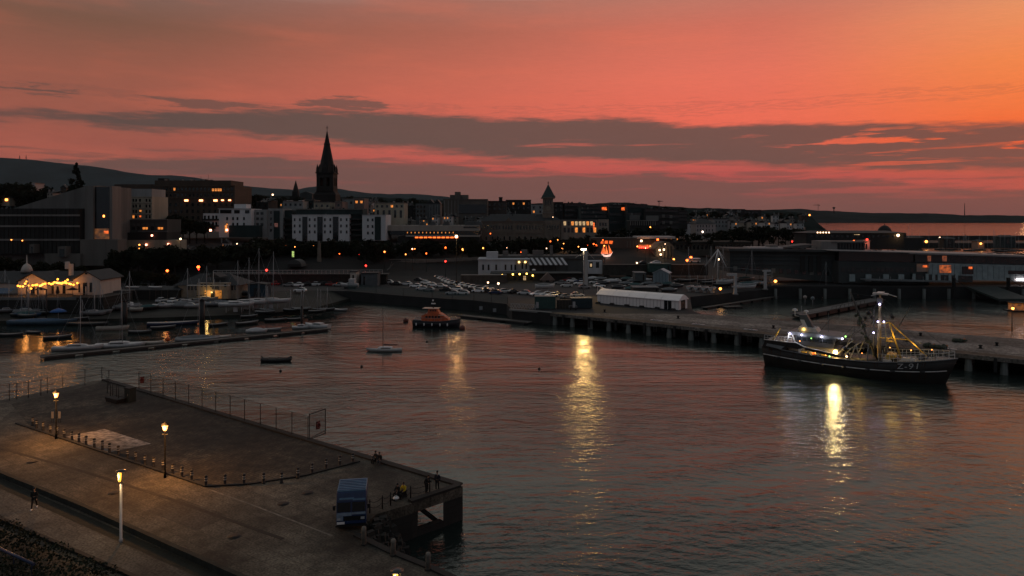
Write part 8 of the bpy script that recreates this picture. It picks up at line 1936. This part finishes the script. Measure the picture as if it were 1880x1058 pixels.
# terraces and houses filling the hill between the big blocks
def filler(px, yt, w, h, Y, m, k, group, label):
    b = Bld('town_house', label, 'house', px, yt + h + 8, Y, RND.uniform(-.25, .25), group); d = RND.uniform(7, 10)
    b.blk('wall', m, px - w / 2, px + w / 2, yt + h * .38, yt + h + 8, 0, d)
    (b.hip if k % 3 else b.gable)('roof', SLATE, px - w / 2, px + w / 2, yt, yt + h * .38, 0, d, .3)
    for x in ((px - w * .36, px + w * .36) if k % 2 else (px + w * .3,)): b.blk('chimney', CONC, x - .9, x + .9, yt - 2.4, yt + h * .3, d * .4, .9)
    n = max(2, int(w / 4.5))
    for x in frange(px - w / 2 + 2.2, px + w / 2 - 2.2, n):
        for y in (yt + h * .62, yt + h * .62 + 6): b.win(x - .9, x + .9, y - 1.5, y + 1.5, 0, LITW if RND.random() < .2 else GLASS)
TONES = [facade('house_cream', (.22, .20, .17)), facade('house_brick', (.045, .032, .026)), facade('house_grey', (.12, .124, .12)), facade('house_white', (.38, .38, .38)), BRD]
rr = random.Random(5)
for (x0, x1, n, ya, yb, Y0, Y1, lab, grp) in ((425, 500, 5, 362, 372, 410, 450, 'slate roofed house between brick hotel and small spire', 'houses by the small spire'), (640, 770, 9, 370, 388, 390, 450, 'slate roofed house on the slope behind the pale apartments', 'houses behind the pale apartments'),
      (890, 1000, 7, 380, 390, 385, 440, 'slate roofed house just over the town hall ridge', 'houses over the town hall'), (1230, 1480, 15, 391, 404, 520, 680, 'house half hidden in the trees above the pink terrace', 'houses in the trees toward the bay'), (-10, 140, 8, 340, 362, 400, 470, 'house on the hillside behind the library wedge', 'houses behind the library'),
      (330, 480, 6, 440, 458, 285, 305, 'low house among the trees under the white offices', 'houses under the white offices'), (1110, 1250, 8, 418, 432, 335, 360, 'low dark house below the glass complex', 'houses below the glass complex'), (1240, 1370, 6, 376 + 10, 390, 700, 800, 'tiny house on the wooded ridge', 'houses on the wooded ridge')):
    for i in range(n):
        Y = rr.uniform(Y0, Y1); filler(x0 + (x1 - x0) * (i + rr.uniform(.2, .8)) / n, rr.uniform(ya, yb), rr.uniform(9, 17) * 430 / Y * (.8 if Y < 350 else 1), rr.uniform(11, 16) * 430 / Y * .9, Y, TONES[rr.randrange(5)], i, grp, lab)

for (x0, x1, n, ya, yb, Y0, Y1, lab, grp) in ((470, 700, 12, 364, 374, 400, 470, 'pale fronted house on the slope just behind the pale apartments', 'pale houses behind the apartments'), (700, 890, 9, 392, 402, 350, 372, 'pale fronted house rising over the shopping centre roof', 'houses over the shopping centre'), (1030, 1250, 10, 388, 398, 400, 440, 'pale fronted house among the glass complex', 'houses among the glass complex'), (1240, 1480, 12, 402, 412, 420, 500, 'pale villa front among the trees by the bay', 'villa fronts by the bay')):
    for i in range(n):
        Y = rr.uniform(Y0, Y1); filler(x0 + (x1 - x0) * (i + rr.uniform(.2, .8)) / n, rr.uniform(ya, yb), rr.uniform(9, 15) * 430 / Y, rr.uniform(10, 14) * 430 / Y * .9, Y, TONES[(0, 3, 2, 3)[rr.randrange(4)]], i, grp, lab)
# ================================================================ trees
def belt(lst, lab, group, w_f=(.75, 1.15)):
    for i, (px, yt, yb, Y) in enumerate(lst):
        p = D(px, yb, Y); z = min(p.z, gh(p.x, p.y)) if False else p.z
        h = (yb - yt) * Y / F
        tree((p.x, p.y, z), h, max(3.5, h * RND.uniform(*w_f)), lab, group)
def row(x0, x1, n, yt, yb, Y, jt=5, jY=8):
    out = []
    for i in range(n):
        px = x0 + (x1 - x0) * (i + .5 + RND.uniform(-.25, .25)) / n
        t = (px - x0) / (x1 - x0)
        g = lambda v: v[0] + (v[1] - v[0]) * t if hasattr(v, '__len__') else v
        out.append((px, g(yt) + RND.uniform(-jt, jt), g(yb), g(Y) + RND.uniform(-jY, jY)))
    return out
belt(row(205, 330, 9, (456, 450), 505, 256), 'dark leafy tree below the low restaurant terrace', 'trees before the restaurant terrace')
belt(row(330, 490, 11, (452, 440), 503, (262, 275)), 'dark leafy tree between clubhouse roof and white offices', 'trees before the white offices')
belt(row(-20, 150, 9, (468, 486), 515, 228), 'dark bushy tree behind the yacht club roof', 'trees behind the yacht club')
belt(row(150, 330, 11, (494, 498), 530, 224, 3), 'low dark scrubby tree on the bank above the net shed', 'scrub trees above the net shed')
belt(row(480, 720, 17, (436, 440), (486, 486), 288), 'dark street tree below the pale apartments', 'trees before the pale apartments')
belt(row(700, 1090, 24, (440, 436), (482, 476), 304), 'dark park tree before the shopping centre and town hall', 'trees before the town hall')
belt(row(1030, 1110, 5, (434, 430), 455, 330), 'dark tree before the lit offices', 'trees before the lit offices')
belt(row(1100, 1256, 9, (422, 418), 445, 345), 'dark tree below the glass complex', 'trees below the glass complex')
belt(row(1250, 1300, 4, 428, 447, 365, 3), 'dark tree at the foot of the pinkish terrace', 'trees below the pinkish terrace')
belt(row(1308, 1400, 8, (421, 416), 450, 385), 'dense dark tree beside the pinkish terrace', 'dense trees below the villas')
belt(row(1385, 1478, 9, (414, 420), 446, 420), 'dense dark tree near the bay end of the town', 'trees toward the bay')
belt(row(1240, 1480, 13, (438, 440), 452, 345, 3), 'low dark tree lining the station roof', 'trees lining the station')
belt(row(440, 560, 9, (356, 362), 386, 520, 3), 'dark skyline tree beyond the white offices', 'skyline trees near the small spire')
belt(row(620, 770, 12, (362, 366), 392, 480, 4), 'dark skyline tree beyond the pale apartments', 'skyline trees behind the apartments')
belt(row(740, 830, 6, (370, 372), 402, 440, 3), 'dark tree behind the gabled offices', 'trees behind the gabled offices')
belt(row(890, 1000, 7, (372, 378), 400, 470, 3), 'dark tree over the town hall roof', 'trees behind the town hall')
belt(row(1030, 1260, 14, (374, 380), 396, 560, 2), 'dark skyline tree over the glass complex', 'skyline trees behind the glass complex')
belt(row(1250, 1480, 14, (388, 392), 404, 700, 2), 'small dark skyline tree over the villas', 'skyline trees behind the villas')
belt(row(-20, 130, 9, (332, 345), 392, 430, 6), 'dark hillside tree behind the library wedge', 'hillside trees behind the library')
belt(row(205, 290, 5, (396, 400), 430, 330, 4), 'dark tree between restaurant terrace and brick hotel', 'trees under the brick hotel')
belt(row(300, 380, 6, (392, 398), 440, 318, 6), 'tall dark tree before the brick hotel', 'trees before the brick hotel')
belt(row(430, 470, 3, (352, 358), 385, 420, 4), 'dark tree at the hotel end', 'trees at the hotel end')
p = D(140, 352, 300); tree((p.x, p.y, p.z - 6), 18.5, 11, 'lone dark conifer rising behind the library wedge', None, 'conifer_tree', CONIF)
# slender monument in the trees
p = D(586, 487, 276); t = thing('obelisk', 'slender stone monument standing among the trees below the apartments', 'monument', p); u = 276 / F
MB().box(0, 0, 0, 12 * u, 6 * u, 6 * u, 0, .7).build('base', GRAN, t); MB().box(0, 0, 6 * u, 7 * u, 5 * u, 34 * u, 0, .62).build('shaft', GRAN, t); MB().ball((0, 0, 42 * u), 2 * u, 8).build('finial', GRAN, t)
p = D(540, 490, 262); t = thing('arched_shelter', 'dim round roofed shelter below the trees at the white railing', 'shelter', p); u = 262 / F
MB().ext([(14 * u * math.cos(k * PI / 10), 13 * u * math.sin(k * PI / 10)) for k in range(11)], 0, 6).build('roof', facade('shelter_grey', (.05, .055, .055)), t); MB().bb(-12 * u, 12 * u, -.1, -.003, 0, 5 * u).build('front', BLACKP, t)
p = D(538, 472, 270); t = thing('green_sign', 'small upright sign glowing pale green among the trees', 'sign', p); MB().bb(-.4, .4, -.1, .1, 0, 2.3).build('lit_panel', glow('green_glow', S(190, 220, 120), .9, 3), t); MB().bar((0, .0, -3.5), (0, .0, 0), .1).build('post', DARKMETAL, t)
p = W(714, 502, 4.5); t = thing('leaning_trunk', 'pale bare leaning tree trunk at the end of the white railing', 'tree', p); MB().tube([(-1.6, 0, -1.5), (-.6, 0, 1.4), (.4, 0, 2.2), (1.1, 0, 4.6)], [.32, .28, .22, .12], 7).build('trunk', facade('pale_bark', (.14, .13, .12)), t); MB().tube([(.4, 0, 2.2), (1.8, .2, 4.0)], [.14, .05], 6).build('branch', facade('pale_bark', (.14, .13, .12)), t)

# ================================================================ street lamps (surveyed heads, then added random ones)
SL = street_lamp
SL(308, 496, 222, 'orange lit lamp on a tall thin post behind the net shed', BULBO, .34, 3.0, 120, ORNG)
SL(365, 489, 216, 'red orange traffic lamp behind the clubhouse roof', BULBO, .38, 3.0, 60, ORNG)
SL(365.5, 494, 215, 'lower red orange lamp just above the clubhouse roof', BULBR, .3, 3.0)
SL(490, 495, 240, 'bright red traffic lamp on a post by the white railing start', BULBR, .5, 3.0, 160, (1, .2, .15))
SL(672, 487, 252, 'red traffic lamp by the white railing end', BULBR, .45, None, 80, (1, .2, .15))
SL(660, 466, 292, 'dim red lamp in the trees under the apartments', BULBR, .35)
SL(818, 479, 262, 'red lamp on a short post above the car park ramp', BULBR, .45, None, 90, (1, .2, .15))
SL(838, 433, 232, 'tallest car park lamp post with a warm white head', BULBW, .42, 3.0, 1300, (1, .52, .18))
SL(757, 456, 296, 'orange lamp in the park trees near the shopping centre', BULBO, .4, power=90)
SL(706, 462, 292, 'small orange lamp at the dark end of the park', BULBO, .3)
SL(818, 454, 300, 'small red orange lamp in the middle of the park trees', BULBO, .32)
SL(850, 457, 300, 'warm lamp in the park behind the car park lamp post', BULB, .42, power=60)
SL(887, 455, 300, 'small warm lamp among the trees under the town hall end', BULB, .28)
SL(930, 454, 300, 'small pale lamp in the trees above the pavilion attic', BULBW, .26)
SL(1023, 440.5, 322, 'warm lamp in front of the town hall end bay', BULB, .42, power=90)
SL(1044, 444, 322, 'warm lamp before the lit offices, lower of a close pair', BULB, .4, power=70)
SL(1056, 440, 322, 'warm lamp before the lit offices, upper of a close pair', BULB, .4, power=70)
SL(1033, 454, 312, 'warm lamp above the pavilion roof', BULB, .45, power=90)
SL(1055.5, 451, 312, 'warm lamp on a post behind the white pylon', BULB, .45, power=90)
SL(1079, 449.5, 310, 'small red orange lamp just before the orange ship', BULBO, .35, power=40)
SL(1094, 450, 310, 'orange lamp touching the glowing ship sails', BULBO, .42, power=60)
SL(1268, 471.5, 272, 'bright orange lamp above the white coach', BULBO, .42, None, 120, ORNG)
SL(1319, 475.5, 266, 'small white lamp inside the white pole pyramid', BULBW, .3, 3.0, 30)
SL(1343, 475.5, 272, 'orange red lamp beyond the white pole pyramid', BULBO, .48, None, 120, ORNG)
SL(1370, 476.5, 274, 'dim red lamp farther from the white pole pyramid', BULBR, .36)
SL(1322, 529, 216, 'low golden lamp beside the four white dinghies', BULB, .34, 3.0, 60)
SL(1423, 515, 240, 'low yellow lamp at the dark quay beyond the hoist', BULB, .4, 3.0, 60)
SL(1648, 431, 330, 'warm white lamp on a tall post over the terminal roof', BULBW, .55, None, 300)
SL(1567, 442, 300, 'orange lamp at the back of the terminal upper cabin', BULBO, .42, None, 60, ORNG)
SL(1454, 443, 330, 'red signal lamp over the long terminal roof', BULBR, .45)
SL(1700, 442.5, 600, 'warm marina lamp beside the long dark shed', BULB, .9, 3, 200)
SL(1725, 436, 640, 'first of two close white marina lamps', BULBW, .7, 3)
SL(1732, 436, 640, 'second of two close white marina lamps', BULBW, .7, 3)
SL(1743.5, 444, 600, 'warm marina lamp above the dark shed', BULB, .8, 3, 160)
SL(1800, 446.5, 590, 'peach lamp on the small marina hut', BULB, .7, 3, 160)
SL(332, 438, 284, 'small pale lamp at the end of the restaurant wall', BULBW, .32, None, 40)
SL(410, 463, 280, 'small pink lamp among the trees below the white offices', em('lamp_pink', S(255, 150, 120), 9), .4, None, 60)
SL(345, 420, 318, 'tiny pale lamp in the trees under the brick hotel', BULBW, .22)
SL(501, 357, 500, 'small pale red lamp on the skyline by the small spire', BULBW, .5)
SL(26, 499, 215, 'red orange lamp over the yacht club roof', BULBO, .36, None, 40, ORNG)
SL(148, 548, 186, 'small golden lamp at the end of the yacht club terrace', BULB, .26, 3.0, 40)
SL(1476, 395, 2600, 'first yellow light on the far shore below the crane', BULB, 2.4, 20); SL(1486, 394.5, 2600, 'second yellow light on the far shore below the crane', BULB, 2.4, 20)
SL(1170, 452, 310, 'thin dark lamp post by the restaurant lamps', BULB, .25)
SL(1420, 402, 900, 'tiny warm light in the villas near the bay', BULBO, .8)
SL(896, 518, 225, 'white lamp low by the car park edge wall', BULBW, .24, 3.0, 30); SL(915, 519.5, 225, 'second white lamp low by the bar terrace', BULBW, .30, 3.0, 40)
SL(1858, 565, 160, 'amber lamp on the float by the far end of the basin', BULB, .25, 0.2)
# navigation lights near the right end of the basin: a lit amber float house
p = W(1872, 572, 0); t = thing('float_hut', 'amber lit hut on a float at the far end of the pier basin', 'hut', p); MB().bb(-1.6, 1.6, 0, 2.4, .3, 2.3).build('wall', glow('hut_amber', S(200, 110, 20), .35, .8), t); MB().bb(-1.9, 1.9, -.3, 2.7, 2.302, 2.5).build('roof', DARKMETAL, t); MB().bb(-2.4, 2.4, -1, 3.2, -.2, .298).build('float', BLACKP, t)

rr = random.Random(31)
for i in range(44):  # extra lamps added at random spots to enliven the dark town
    px = rr.uniform(210, 1240); py = rr.uniform(446, 470) if px < 1000 else rr.uniform(438, 458)
    if rr.random() < .3: py = rr.uniform(395, 432)
    Y = 282 if py > 440 else 345
    SL(px, py, Y + rr.uniform(-6, 6), 'small warm lamp added at random among the town trees and fronts', rr.choice((BULB, BULB, BULBO, BULBW)), rr.uniform(.14, .26), None, 0, WARM, None, 'small added lamps scattered through the town')

# ---------------------------------------------------------------- thin dusk haze over the bay
hm = bpy.data.materials.new('dusk_haze'); hm.use_nodes = True
_N = hm.node_tree.nodes; _N.remove(_N['Principled BSDF'])
pv = _N.new('ShaderNodeVolumePrincipled'); pv.inputs['Color'].default_value = (.80, .88, .92, 1); pv.inputs['Density'].default_value = 1.3e-5; pv.inputs['Anisotropy'].default_value = 0.0
hm.node_tree.links.new(pv.outputs[0], _N['Material Output'].inputs['Volume'])
hz = MB(); hz.bb(-13000, 10000, -120, 9600, -6, 720); o = hz.build('haze', hm); o['kind'] = 'stuff'
tag(o, 'thin pale dusk haze lying over the town and the bay', 'haze')
